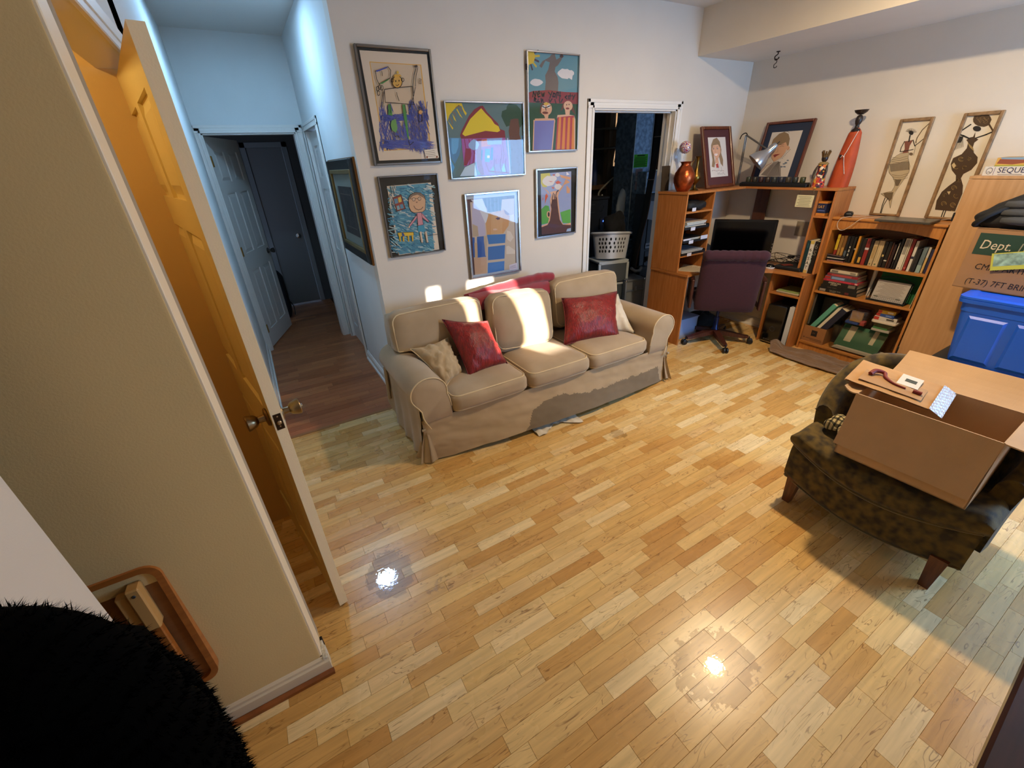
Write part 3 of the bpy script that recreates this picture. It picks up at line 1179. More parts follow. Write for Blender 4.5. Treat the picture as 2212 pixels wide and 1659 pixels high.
def fix_right(v):
    t = max(0, min(1, (v.x - 2.44) / .10))
    if v.z < .66:
        v.z += (.63 - v.z) * .95 * t
    return v


cushion('back_cushion', (.965, 2.765, .655), (.345, .085, .200), .06, (.0, .03, .012), .006, 1.7, rot=(R_(-9), 0, 0), fix=fix_left, rim=((1, -1),))
cushion('back_cushion', (2.290, 2.765, .655), (.345, .085, .195), .06, (.0, .03, .012), .006, 6.7, rot=(R_(-9), 0, 0), fix=fix_right, rim=((1, -1),))
cushion('back_cushion', (1.600, 2.675, .632), (.272, .085, .215), .07, (.0, .035, .012), .010, 9.1, rot=(R_(-15), R_(4), R_(0)), rim=((1, -1),))


# loose cushions, thrown over the sofa
def pillow_on(name, label, group, corners, t, m_, seed=0, pinch=.10, wr=.006, cord=None, n=18):
    """corners: top left, top right, bottom right, bottom left in the room; bulges to both sides."""
    a, b, c, d = [Vector(p) for p in corners]
    C = (a + b + c + d) / 4
    up = ((a + b) - (c + d)).normalized()
    rt = ((b + c) - (a + d)).normalized()
    nr = rt.cross(up).normalized()
    pm, rim = pillow(2, 2, t, n, pinch, wr, seed, 4)
    o = thing(name, label, 'cushion', C, group=group)

    def place(p):
        u, v = (p[0] + 1) / 2, (p[2] + 1) / 2
        return d * (1 - u) * (1 - v) + c * u * (1 - v) + a * (1 - u) * v + b * u * v - nr * p[1] - C
    pm.v = [tuple(place(p)) for p in pm.v]
    weld(pm.build('cover', m_, o, 180))
    if cord:
        q = MB()
        q.tube([place(p) for p in rim], .0035, 6, closed=True)
        q.build('edge_seam', cord, o, 180)
    return o


red = mat('crushed red taffeta', '#8f1612', .45, var=.3, vscale=5, stretch=(14, 14, 1.2), bump=1.0, bscale=34, bstretch=(3.2, 3.2, .35), sheen=.1, col2='#6a0d0b')
red_c = mat('red seam', '#6f1514', .6)
pillow_on('throw_pillow', 'shiny red crinkled pillow leaning over the left seat of the sofa', 'red sofa pillows',
          ((.965, 2.655, .775), (1.285, 2.60, .71), (1.335, 2.425, .425), (1.005, 2.375, .425)), .17, red, 2.1, .09, .008, red_c)
pillow_on('throw_pillow', 'shiny red crinkled pillow upright against the right back cushion', 'red sofa pillows',
          ((1.985, 2.655, .735), (2.555, 2.63, .695), (2.325, 2.33, .43), (1.862, 2.455, .425)), .19, red, 5.4, .09, .008, red_c)
beige = cloth_mat('beige cotton', '#bfa680', '#b59a72')
white_c = cloth_mat('cream cotton', '#d8cdb8', '#cfc2aa')
pillow_on('throw_pillow', 'small rumpled beige pillow slumped in the left sofa corner', None,
          ((.700, 2.62, .632), (.985, 2.64, .640), (1.00, 2.455, .425), (.825, 2.345, .43)), .15, beige, 8.2, .12, .020, pipe_m)
pillow_on('throw_pillow', 'beige pillow mostly hidden behind the tilted red one', None,
          ((.86, 2.69, .69), (1.06, 2.69, .69), (1.05, 2.655, .44), (.90, 2.655, .45)), .05, beige, 3.3, .1, .008, pipe_m)
pillow_on('throw_pillow', 'small cream pillow wedged beside the right sofa arm', None,
          ((2.36, 2.70, .665), (2.60, 2.66, .66), (2.475, 2.30, .43), (2.28, 2.48, .43)), .12, white_c, 4.4, .12, .010)
# red blanket along the top of the back
fleece = mat('red knitted fleece', '#8d1426', .9, var=.12, vscale=30, sheen=.9, bump=.5, bscale=300)
bl = thing('blanket', 'red fleece blanket bunched along the top of the sofa back', 'blanket', (1.66, 2.85, .83))
m = MB()
P = smooth_path([(1.25, 2.90, .835), (1.40, 2.885, .845), (1.60, 2.87, .855), (1.80, 2.86, .868), (1.95, 2.845, .872), (2.035, 2.835, .858)], 8)
rs = [.006 + .034 * min(1, i / 16) * (1 + .16 * noise.noise(Vector((i * .4, 0, 0)))) for i in range(len(P))]
rs[-2] *= .85
rs[-1] *= .45
m.tube([p - Vector((1.66, 2.85, .83)) for p in P], rs, 14)
m.v = [tuple(Vector(v) + Vector((0, 0, .006 * noise.noise(Vector(v) * 14)))) for v in m.v]
m.build('rolled_edge', fleece, bl, 180)
m = MB()
m.T = Matrix.Translation((-1.66, -2.85, -.83))


def drape(u, v):
    x = 1.27 + .70 * u - .03 * v
    z = .865 - .105 * v - (1 - u) * .018
    y = 2.86 - .10 * v ** .7 - .03 * math.sin(v * 3) - (1 - u) * .0
    return (x, y + .006 * noise.noise(Vector((x * 12, z * 18, 0))), z + .005 * noise.noise(Vector((x * 9, v * 5, 2))))


m.grid(drape, 50, 14)
m.build('draped_flap', fleece, bl, 180)
# white cloth pushed under the front
m = MB()


def rag(u, v):
    x, y = 1.345 + .37 * u, 2.15 - (.075 + .04 * math.sin(u * 7 + 1) + .03 * u) * v
    return (x - 1.5, y - 2.1, .004 + .016 * abs(noise.noise(Vector((u * 6, v * 2, 0)))) + .012 * (1 - v) + .008 * math.sin(u * 17) ** 2 * v)


m.grid(rag, 40, 10)
cl = thing('rag', 'crumpled white cloth sticking out under the sofa skirt', 'cloth', (1.5, 2.1, 0))
m.build('cloth_sheet', white_c, cl, 180)

# ================================================================== pictures on the wall
def homog(quad):
    A, b = [], []
    for (x, y), (u, v) in zip(quad, ((0, 0), (1, 0), (1, 1), (0, 1))):
        A += [[x, y, 1, 0, 0, 0, -u * x, -u * y], [0, 0, 0, x, y, 1, -v * x, -v * y]]
        b += [u, v]
    h = np.linalg.solve(np.array(A, float), np.array(b, float))
    return lambda p: ((h[0] * p[0] + h[1] * p[1] + h[2]) / (h[6] * p[0] + h[7] * p[1] + 1),
                      (h[3] * p[0] + h[4] * p[1] + h[5]) / (h[6] * p[0] + h[7] * p[1] + 1))


class Sheet:
    """A printed or painted sheet: flat colour shapes layered by a hair, in the plane x right, z up, facing -y.
    Shapes are given in the sheet's own drawing units, squared up by the four corners of the drawing."""

    def __init__(self, quad, w, h):
        self.f, self.w, self.h = homog(quad), w, h
        self.m, self.k = MB(), 0

    def _p(self, p):
        u, v = self.f(p)
        u, v = max(0, min(1, u)), max(0, min(1, v))
        return (u * self.w, -self.k * .00006, -v * self.h)

    def poly(self, pts, c):
        self.k += 1
        self.m.color = lin(c)
        q = [self._p(p) for p in pts]
        tri = tessellate_polygon([[Vector((p[0], p[2], 0)) for p in q]])
        self.m.add(q, [tuple(t) for t in tri])
        return self

    def line(self, pts, wd, c, close=False):
        self.k += .2
        self.m.color = lin(c)
        if close:
            pts = list(pts) + [pts[0]]
        q = [self._p(p) for p in pts]
        s = self.w / max(1e-6, abs(self.f((100, 100))[0] - self.f((0, 100))[0])) / 100 if False else None
        for a, b in zip(q, q[1:]):
            d = Vector((b[0] - a[0], 0, b[2] - a[2]))
            if d.length < 1e-7:
                continue
            d.normalize()
            nn = Vector((-d.z, 0, d.x)) * (wd / 2)
            e = d * (wd * .35)
            A, B = Vector(a) - e, Vector(b) + e
            self.m.add([A + nn, A - nn, B - nn, B + nn], [(0, 1, 2, 3)])
        return self

    def blob(self, c, rx, ry, col, n=16, jag=0.0, seed=0):
        r = random.Random(seed)
        self.poly([(c[0] + rx * (1 + jag * r.uniform(-1, 1)) * math.cos(2 * PI * i / n),
                    c[1] + ry * (1 + jag * r.uniform(-1, 1)) * math.sin(2 * PI * i / n)) for i in range(n)], col)
        return self

    def ring(self, c, rx, ry, wd, col, n=16, a0=0, a1=2 * PI):
        self.line([(c[0] + rx * math.cos(a0 + (a1 - a0) * i / n), c[1] + ry * math.sin(a0 + (a1 - a0) * i / n)) for i in range(n + 1)], wd, col)
        return self

    def hatch(self, box, n, wd, cols, ang=80, ln=80, seed=0, jit=18, inside=None):
        r = random.Random(seed)
        for _ in range(n):
            x, y = r.uniform(box[0], box[2]), r.uniform(box[1], box[3])
            a = math.radians(ang + r.uniform(-jit, jit))
            l = ln * r.uniform(.5, 1.2) / 2
            p0, p1 = (x - l * math.cos(a), y - l * math.sin(a)), (x + l * math.cos(a), y + l * math.sin(a))
            if inside and not (inside(p0) and inside(p1)):
                continue
            self.line([p0, p1], wd, r.choice(cols))
        return self

    def build(self, parent, loc, name='artwork'):
        o = self.m.build(name, PRINT, parent, col=True, fix=False)
        for p in o.data.polygons:                       # face the room
            pass
        o.location = loc
        return o


silver = mat('brushed silver frame', '#c3c6cc', .22, 1.0)
pewter = mat('pewter frame', '#7d7a76', .3, 1.0)
blackmat = mat('black mount card', '#15140f', .8)
cream_mat = mat('cream mount card', '#dccbb2', .85)
pane_m = thin_glass('picture glass', .02, .04)


def framed(name, label, x0, x1, z0, z1, tilt=0.0, fw=.010, fm=silver, depth=.022, mount=None, win=None, group=None, gap=.004):
    """Picture on the main wall between x0..x1, z0..z1; win = inner picture rectangle in fractions (l, t, r, b)."""
    w, h = x1 - x0, z1 - z0
    o = thing(name, label, 'picture', (x0, YW - gap, z1), rot=(0, tilt, 0), group=group)
    f = MB()
    for a, b, c, d in ((0, fw, -h, 0), (w - fw, w, -h, 0), (fw, w - fw, -fw, 0), (fw, w - fw, -h, -h + fw)):
        f.box(a, b, -depth, 0, c, d, .0025)
    f.build('frame', fm, o)
    MB().box(fw * .5, w - fw * .5, -depth * .35, -.001, -h + fw * .5, -fw * .5).build('backing', mount or cream_mat, o)
    MB().add([(fw * .8, -depth * .78, -h + fw * .8), (w - fw * .8, -depth * .78, -h + fw * .8), (w - fw * .8, -depth * .78, -fw * .8), (fw * .8, -depth * .78, -fw * .8)], [(0, 1, 2, 3)]).build('glass_pane', pane_m, o, fix=False)
    return o, w, h, -depth * .35 - .0006


GP = 'children\'s pictures in frames on the main wall'
K = '#2a1c14'
# 1 line drawing of a wading man, yellow border, wide cream mount (drawing units: a 2212-wide study)
o, w, h, yy = framed('framed_picture', 'framed crayon drawing of a man standing in blue water with a torch arm raised', .784, 1.248, 1.729, 2.348, fm=pewter, group=GP, mount=blackmat, fw=.014)
Q = ((70, 48), (582, 90), (653, 835), (208, 857))
s = Sheet(Q, w, h)
s.poly([(112, 92), (560, 122), (630, 805), (240, 822)], '#dccbb4')
s.poly([(178, 168), (522, 190), (582, 740), (272, 758)], '#dda53f')
s.poly([(184, 174), (516, 195), (574, 734), (277, 751)], '#d2bb9c')
s.hatch((245, 470, 325, 740), 170, .003, ['#4a56a8', '#3f4a9c', '#5a66b0', '#343f8e'], 82, 60, 3)
s.hatch((440, 455, 560, 740), 260, .003, ['#4350a4', '#3a4696', '#5561ae', '#2f3a88'], 80, 70, 4)
s.hatch((290, 520, 450, 560), 70, .003, ['#4350a4', '#3a4696'], 10, 60, 5)
s.hatch((285, 690, 565, 742), 150, .003, ['#4350a4', '#3a4696', '#5561ae'], 5, 90, 6)
s.hatch((330, 560, 440, 690), 80, .003, ['#4a56a8', '#3f4a9c'], 75, 70, 7)
s.poly([(300, 452), (316, 455), (328, 530), (300, 520)], '#4d8a43')
s.poly([(392, 455), (412, 455), (420, 520), (436, 690), (425, 670), (402, 540)], '#4d8a43')
s.poly([(322, 560), (348, 548), (360, 610), (350, 640), (325, 625), (315, 590)], '#6d9c52')
for L_ in ([(275, 355), (280, 440), (470, 455), (458, 335)], [(275, 355), (345, 345), (458, 335)], [(462, 330), (470, 260), (488, 205)], [(480, 335), (484, 270), (496, 210)],
           [(462, 330), (470, 390), (440, 480)], [(480, 340), (462, 420)], [(250, 470), (262, 400), (268, 370)], [(262, 470), (275, 360)],
           [(355, 375), (360, 400), (372, 430)], [(310, 450), (315, 510)], [(410, 460), (420, 510)], [(330, 640), (345, 665), (360, 660), (372, 670)], [(430, 690), (440, 720), (465, 700)],
           [(215, 235), (300, 205), (318, 230), (312, 280), (240, 320), (225, 290), (215, 235)], [(258, 235), (262, 265)], [(500, 470), (520, 480), (525, 560), (505, 570), (498, 520), (500, 470)]):
    s.line(L_, .0035, K)
s.poly([(218, 230), (300, 204), (290, 215), (225, 240)], '#4350a4')
s.poly([(240, 318), (310, 285), (300, 295), (262, 318)], '#4d8a43')
s.blob((360, 305), 33, 40, '#d2a24c', 18)
s.ring((360, 305), 33, 40, .004, K)
s.poly([(335, 272), (345, 255), (378, 255), (390, 270)], '#dba43a')
s.poly([(355, 250), (362, 228), (370, 240), (370, 252)], '#d8b23a')
for c in ((328, 295), (396, 292)):
    s.ring(c, 9, 12, .003, K)
for c in ((350, 300), (372, 298)):
    s.blob(c, 4, 7, K, 8)
s.line([(350, 325), (360, 332), (370, 322)], .003, K)
s.blob((484, 202), 14, 8, '#4a3a35', 9, .3, 1)
for c in ((230, 350), (244, 340), (258, 345), (236, 380)):
    s.ring(c, 9, 15, .003, K)
s.blob((512, 505), 12, 14, '#cf9a5c')
for i in range(4):
    s.line([(505, 285 + i * 10), (520, 290 + i * 9)], .003, '#5a3a2a')
s.poly([(534, 752), (618, 742), (630, 800), (545, 808)], '#e4dac8')
for i in range(4):
    s.line([(540 + i * 2, 762 + i * 11), (600 + i * 3, 756 + i * 11)], .002, '#4a4038')
for c in ((552, 798), (616, 796)):
    s.blob(c, 6, 8, '#8b4a2a', 6)
s.build(o, (0, yy, 0))

# 2 house painting, square
o, w, h, yy = framed('framed_picture', 'painting of a yellow-roofed house with purple walls beside a brown tree', 1.301, 1.914, 1.623, 2.086, group=GP, fw=.009)
Q = ((130, 140), (1565, 190), (1595, 1470), (280, 1560))
s = Sheet(Q, w, h)
s.poly([(130, 140), (1565, 190), (1595, 1470), (280, 1560)], '#58757a')
s.poly([(150, 180), (470, 190), (490, 260), (420, 225), (340, 290), (250, 400), (215, 510), (170, 480)], '#d8bd1c')
for p in ([(480, 230), (520, 320), (560, 370), (545, 415), (515, 370), (470, 270)], [(390, 290), (430, 370), (490, 465), (440, 420), (370, 300)], [(300, 380), (350, 460), (375, 525), (330, 480)], [(215, 500), (260, 560), (320, 640), (305, 665), (275, 620)]):
    s.poly(p, '#d8bd1c')
for p in ([(360, 270), (420, 230), (430, 260)], [(300, 340), (350, 380), (350, 430)], [(250, 450), (290, 500), (300, 560)], [(440, 280), (465, 330)]):
    s.line(p, .006, '#8a6a4a')
s.poly([(225, 810), (450, 815), (470, 960), (480, 1150), (440, 1300), (300, 1500), (260, 1200)], '#4f86b4')
s.poly([(285, 820), (420, 820), (410, 980), (370, 1090), (310, 1110), (285, 1040)], '#63aadd')
s.poly([(260, 1130), (350, 1280), (430, 1120), (470, 900), (480, 1150), (430, 1330), (310, 1520)], '#567a80')
s.poly([(275, 1210), (345, 1340), (300, 1460)], '#4b9bd6')
s.poly([(1280, 250), (1320, 205), (1450, 230), (1520, 310), (1540, 380), (1565, 560), (1510, 640), (1490, 600), (1330, 600), (1270, 620), (1220, 520), (1180, 430), (1195, 340), (1270, 310)], '#1f4630')
s.poly([(1345, 490), (1420, 475), (1480, 480), (1505, 640), (1500, 760), (1540, 900), (1570, 1450), (1360, 1460), (1350, 1000), (1310, 700)], '#5f3a2c')
s.poly([(1540, 780), (1580, 780), (1590, 1100), (1560, 1000)], '#5d9ad2')
s.poly([(440, 770), (480, 660), (600, 420), (700, 300), (800, 245), (850, 240), (920, 350), (1060, 500), (1120, 560), (1160, 660), (1240, 690), (1255, 815), (1000, 830), (760, 845), (460, 825)], '#7c1c2e')
s.poly([(480, 745), (550, 610), (620, 480), (740, 360), (820, 285), (900, 380), (1000, 480), (1060, 570), (1130, 610), (1160, 690), (1110, 715), (900, 690), (700, 740), (530, 785)], '#dcc41e')
s.poly([(465, 830), (1250, 815), (1300, 1180), (1345, 1450), (760, 1500), (740, 1240), (520, 1330), (480, 1000)], '#9c57a4')
for x in (560, 640, 700, 800, 830, 1110, 1190, 1230):
    s.line([(x - 40, 840), (x, 1100), (x - 30, 1300)], .006, '#8d2748')
s.poly([(540, 1000), (620, 1010), (640, 1150), (560, 1310), (510, 1300)], '#8a2440')
s.poly([(740, 860), (830, 830), (820, 1180), (880, 1480), (800, 1490), (740, 1250), (730, 1050)], '#861f33')
s.poly([(820, 850), (960, 830), (990, 960), (820, 980)], '#cc6a3c')
s.poly([(920, 830), (1200, 815), (1180, 930), (940, 940)], '#89a7df')
s.blob((690, 940), 92, 95, '#8fb0e2', 16, .1, 2)
s.poly([(1050, 960), (1170, 960), (1175, 1180), (1060, 1180)], '#a45cae')
s.poly([(890, 1010), (980, 1010), (975, 1250), (885, 1240)], '#4a9cb8')
s.poly([(995, 990), (1035, 985), (1030, 1210), (985, 1215)], '#3c74b8')
s.blob((950, 1150), 30, 28, '#e6dfae', 8, .2, 1)
s.poly([(820, 1030), (850, 1030), (840, 1210), (815, 1210)], '#2b5878')
s.poly([(960, 1410), (1050, 1290), (1270, 1260), (1320, 1440), (970, 1470)], '#8e6f9c')
s.poly([(970, 1420), (1060, 1290), (1050, 1450)], '#6f9c80')
s.poly([(1150, 1440), (1230, 1270), (1260, 1440)], '#86c8cc')
for x in (1060, 1170, 1260):
    s.line([(x, 1190), (x - 10, 1320), (x + 25, 1450)], .007, '#7c2350')
s.line([(900, 1260), (960, 1410), (1340, 1440)], .008, '#8d2748')
s.poly([(440, 1500), (530, 1340), (700, 1260), (750, 1490)], '#b9d3ea')
s.poly([(750, 1370), (820, 1470), (760, 1480)], '#5c8a5c')
s.poly([(1280, 820), (1300, 820), (1345, 1440), (1320, 1450)], '#b6b2ea')
s.build(o, (0, yy, 0))

# 3 New York painting, tall
o, w, h, yy = framed('framed_picture', 'painting of two figures before a grey statue shape and red lettered band', 1.948, 2.412, 1.772, 2.387, group=GP, fw=.010, tilt=0)
Q = ((148, 130), (885, 170), (878, 1490), (205, 1540))
s = Sheet(Q, w, h)
s.poly([(148, 130), (885, 170), (878, 900), (180, 900)], '#5d8f9e')
s.blob((185, 220), 95, 115, '#d6b62a', 20, .06, 3)
for a in range(7):
    t = -.5 + a * .42
    s.line([(185 + 95 * math.cos(t), 220 + 120 * math.sin(t)), (185 + 150 * math.cos(t), 220 + 190 * math.sin(t))], .012, '#c9b13a' if a % 2 else '#4a3a4a')
s.poly([(500, 180), (545, 170), (570, 250), (620, 215), (665, 190), (640, 250), (590, 330), (560, 350), (550, 410), (590, 480), (605, 560), (600, 690), (420, 690), (430, 560), (420, 470), (460, 390), (480, 290), (420, 270), (370, 370), (335, 345), (380, 275), (480, 215)], '#6b625f')
s.blob((640, 200), 28, 22, '#4a3230', 9)
for c, r in (((690, 440), 95), ((760, 430), 60)):
    s.blob(c, r, r * .75, '#d9d6d8', 16, .12, 4)
s.poly([(720, 480), (800, 440), (790, 520)], '#d9d6d8')
s.blob((300, 570), 85, 48, '#d3d2d6', 14, .15, 6)
s.poly([(180, 720), (260, 690), (480, 670), (700, 690), (880, 690), (880, 890), (560, 860), (190, 860)], '#842a30')
s.poly([(190, 850), (880, 850), (878, 1490), (205, 1540)], '#22482f')
T_ = '#231a1a'
for L_ in ([(255, 770), (262, 700), (290, 760), (300, 700)], [(320, 740), (350, 720), (340, 690), (315, 720), (330, 770), (355, 760)], [(370, 710), (385, 760), (395, 720), (405, 760), (415, 710)],
           [(470, 700), (495, 730)], [(520, 690), (490, 780)], [(540, 710), (530, 760), (560, 760), (565, 720), (540, 710)], [(580, 780), (585, 700), (610, 700), (600, 740)], [(630, 690), (625, 790)], [(615, 740), (640, 745)],
           [(725, 740), (700, 760), (725, 785)], [(745, 740), (745, 785)], [(770, 710), (765, 785)], [(755, 740), (785, 740)], [(800, 730), (815, 760)], [(835, 725), (805, 790)],
           [(275, 830), (280, 780), (300, 800), (275, 805), (305, 840)], [(330, 800), (320, 840), (350, 835)], [(370, 790), (375, 840), (390, 800), (400, 840)], [(480, 800), (490, 840), (520, 790)], [(560, 800), (575, 850)], [(620, 800), (630, 840)], [(665, 790), (645, 830)]):
    s.line(L_, .009, T_)
s.poly([(640, 960), (670, 850), (740, 810), (800, 860), (840, 960), (845, 1000), (780, 930), (700, 900)], '#5e3220')
s.blob((440, 930), 82, 95, '#cf9f80', 18)
s.poly([(400, 980), (480, 980), (470, 1060), (560, 1060), (570, 1110), (290, 1110), (290, 1070), (430, 1060)], '#cf9f80')
s.poly([(355, 990), (360, 880), (410, 840), (500, 840), (440, 860), (380, 900), (370, 1000)], '#5b3420')
s.blob((440, 862), 34, 18, '#cfa936', 9, .2, 2)
for c in ((405, 905), (475, 895)):
    s.blob(c, 24, 20, '#dfe1e0', 10)
    s.blob(c, 10, 10, '#1d1d22', 8)
s.line([(385, 900), (435, 915), (500, 885)], .006, '#1d1d22')
s.blob((430, 985), 42, 18, '#6a2f26', 12)
s.line([(435, 925), (440, 950)], .006, '#1d1d22')
s.blob((742, 880), 62, 70, '#d3a88a', 16)
s.poly([(700, 930), (770, 930), (765, 1000), (830, 1010), (830, 1060), (590, 1060), (600, 1010), (710, 1000)], '#d3a88a')
for c in ((722, 865), (755, 860)):
    s.blob(c, 7, 10, '#2a1a18', 7)
s.blob((735, 915), 26, 14, '#7a2a2a', 10)
s.poly([(270, 1090), (570, 1080), (540, 1500), (265, 1510)], '#cfa688')
s.poly([(285, 1100), (555, 1085), (525, 1490), (280, 1505)], '#6f73b4')
s.poly([(565, 1120), (600, 1040), (585, 1480), (545, 1490)], '#274a32')
s.poly([(600, 1040), (825, 1010), (838, 1480), (580, 1490)], '#a9333b')
for i in range(4):
    x = 620 + i * 62
    s.poly([(x, 1040), (x + 30, 1035), (x + 22 + i * 2, 1478), (x - 22 + i * 5, 1482)], '#d2812f')
s.poly([(825, 1010), (845, 1060), (850, 1480), (835, 1480)], '#d3a88a')
s.build(o, (0, yy, 0))

# 4 portrait with glasses on blue, black mount
o, w, h, yy = framed('framed_picture', 'marker drawing of a smiling figure in glasses on a blue scribbled ground', .790, 1.202, 1.155, 1.668, fm=pewter, group=GP, mount=blackmat, fw=.009)
Q = ((120, 150), (1140, 130), (1265, 1435), (335, 1545))
s = Sheet(Q, w, h)
s.poly([(285, 318), (1035, 282), (1160, 1420), (470, 1500)], '#d6c9b4')
s.poly([(340, 330), (985, 290), (1075, 1415), (475, 1490)], '#4f90a8')
s.hatch((345, 320, 1050, 1460), 520, .0055, ['#3f86a2', '#5aa0b4', '#2f7694', '#8ab8bf', '#3f86a2', '#b9c9c4'], 15, 120, 11, 28)
s.hatch((330, 340, 430, 740), 40, .004, ['#d9cfba', '#2c4a58'], 80, 90, 12)
s.poly([(375, 520), (520, 470), (590, 710), (445, 750)], '#8a3a2c')
for p, c in (((395, 540, 455, 530, 470, 610, 415, 625), '#5a87a0'), ((465, 520, 515, 505, 530, 590, 480, 605), '#c7b04a'), ((440, 660, 480, 650, 500, 715, 455, 730), '#7aa4b0'), ((495, 640, 545, 630, 565, 700, 510, 712), '#4f86a0')):
    s.poly([(p[i], p[i + 1]) for i in range(0, 8, 2)], c)
s.line([(375, 520), (520, 470), (590, 710), (445, 750), (375, 520)], .004, K)
s.poly([(648, 600), (645, 540), (680, 480), (760, 440), (850, 450), (920, 510), (935, 590), (925, 740), (880, 775), (740, 785), (690, 760), (655, 690)], '#cfa57e')
s.poly([(645, 560), (680, 480), (760, 440), (850, 450), (920, 510), (935, 570), (890, 530), (800, 480), (720, 500), (660, 560)], '#7d6a58')
s.line([(648, 600), (645, 540), (680, 480), (760, 440), (850, 450), (920, 510), (935, 590), (925, 740), (880, 775), (740, 785), (690, 760), (655, 690), (648, 600)], .003, K)
for c in ((735, 558), (832, 550)):
    s.blob(c, 25, 27, '#d9bd9c')
    s.ring(c, 26, 28, .003, K)
    s.blob((c[0] + 2, c[1] + 2), 5, 8, K, 8)
s.line([(760, 545), (808, 545)], .003, K)
s.line([(680, 545), (710, 552)], .003, K)
s.line([(733, 668), (760, 715), (810, 738), (860, 725), (890, 690)], .0035, K)
s.line([(772, 600), (785, 615), (795, 600)], .003, K)
s.poly([(785, 790), (860, 785), (890, 990), (800, 1005)], '#c98a94')
s.poly([(775, 830), (780, 870), (670, 1010), (640, 1000)], '#c98a94')
s.poly([(865, 790), (890, 810), (985, 930), (970, 950), (870, 860)], '#c98a94')
for L_ in ([(785, 790), (800, 1005), (890, 990), (860, 785)], [(780, 820), (645, 995), (670, 1012), (785, 870)], [(865, 795), (990, 935), (972, 952), (870, 865)]):
    s.line(L_, .003, '#5a2a3a')
s.blob((650, 1020), 14, 16, '#dcc2a4', 8)
s.poly([(800, 1008), (905, 992), (915, 1100), (800, 1120)], '#2f8fae')
for a in (830, 920):
    s.poly([(a - 8, 1110), (a + 25, 1105), (a + 50, 1290), (a + 20, 1295)], '#cdbba4')
    s.line([(a - 8, 1110), (a + 20, 1295), (a + 60, 1300)], .003, K)
s.poly([(450, 1115), (720, 1110), (725, 1165), (470, 1180)], '#d7b423')
for a in (485, 545, 630, 700):
    s.poly([(a - 12, 1170), (a + 14, 1170), (a + 18, 1265), (a - 4, 1270)], '#d0ac26')
s.poly([(470, 1190), (830, 1130), (835, 1215), (480, 1280)], '#d9d0bf') if False else None
s.poly([(515, 1130), (540, 1110), (570, 1165), (530, 1190)], '#2a4a86')
s.line([(450, 1115), (720, 1110), (725, 1165)], .003, K)
s.line([(960, 1180), (1125, 1160)], .003, K)
s.build(o, (0, yy, 0))

# 5 collage of a long-haired head over blue blocks, silver mount
o, w, h, yy = framed('framed_picture', 'paper collage of a face above blue rectangles in a silver mount', 1.389, 1.851, .907, 1.524, group=GP, mount=mat('silver mount card', '#a9b4c0', .5), fw=.012)
Q = ((155, 140), (1095, 85), (1135, 1455), (295, 1600))
s = Sheet(Q, w, h)
s.poly([(215, 235), (1030, 180), (1065, 1420), (335, 1530)], '#4a2c2c')
s.poly([(268, 285), (1025, 235), (1050, 1420), (360, 1525)], '#b9aa98')
s.poly([(300, 300), (500, 280), (540, 860), (310, 880)], '#a9a4bc')
s.poly([(310, 660), (400, 700), (420, 870), (315, 880)], '#a89478')
s.poly([(490, 225), (820, 200), (800, 440), (590, 470), (520, 330)], '#383036')
for x in (560, 620, 690, 750):
    s.line([(x, 230), (x + 10, 460)], .008, '#5d5660')
s.poly([(280, 240), (480, 225), (600, 580), (530, 650), (420, 400)], '#c3c6ce')
s.poly([(595, 480), (850, 430), (945, 540), (930, 700), (840, 830), (560, 850), (540, 660)], '#b98948')
s.poly([(850, 420), (945, 500), (920, 525), (880, 500), (860, 470)], '#7a4632')
for x in range(650, 830, 24):
    s.line([(x, 470), (x - 8, 840)], .003, '#cfae80')
s.blob((750, 575), 36, 20, '#4a3450', 10, .3, 1)
s.blob((700, 760), 38, 16, '#c9a88c', 10)
s.poly([(560, 850), (880, 840), (870, 990), (590, 1010)], '#2365a8')
s.poly([(580, 1055), (870, 1025), (860, 1255), (580, 1280)], '#215fa6')
s.poly([(580, 1325), (860, 1295), (855, 1450), (575, 1500)], '#2f72bc')
s.poly([(390, 880), (505, 870), (510, 970), (550, 1220), (400, 1235)], '#21509c')
s.poly([(310, 890), (350, 890), (355, 1230), (330, 1230)], '#23549c')
s.poly([(345, 985), (395, 985), (405, 1240), (360, 1245)], '#b39c7c')
s.poly([(505, 870), (560, 860), (560, 1220), (535, 1200)], '#a99a84')
s.poly([(340, 1245), (560, 1230), (560, 1500), (360, 1520)], '#b7977c')
for p in ([(900, 780), (960, 800), (1015, 900), (960, 975), (900, 930)], [(890, 1050), (930, 1040), (1040, 1120), (1040, 1175), (890, 1180)], [(950, 530), (1020, 500), (1030, 640), (960, 640)]):
    s.poly(p, '#cbc2b6')
s.poly([(940, 1365), (1070, 1325), (1080, 1435), (945, 1450)], '#c8c2d4')
for i in range(3):
    s.line([(955, 1385 + i * 18), (1050, 1365 + i * 18)], .002, '#5a5a70')
s.build(o, (0, yy, 0))

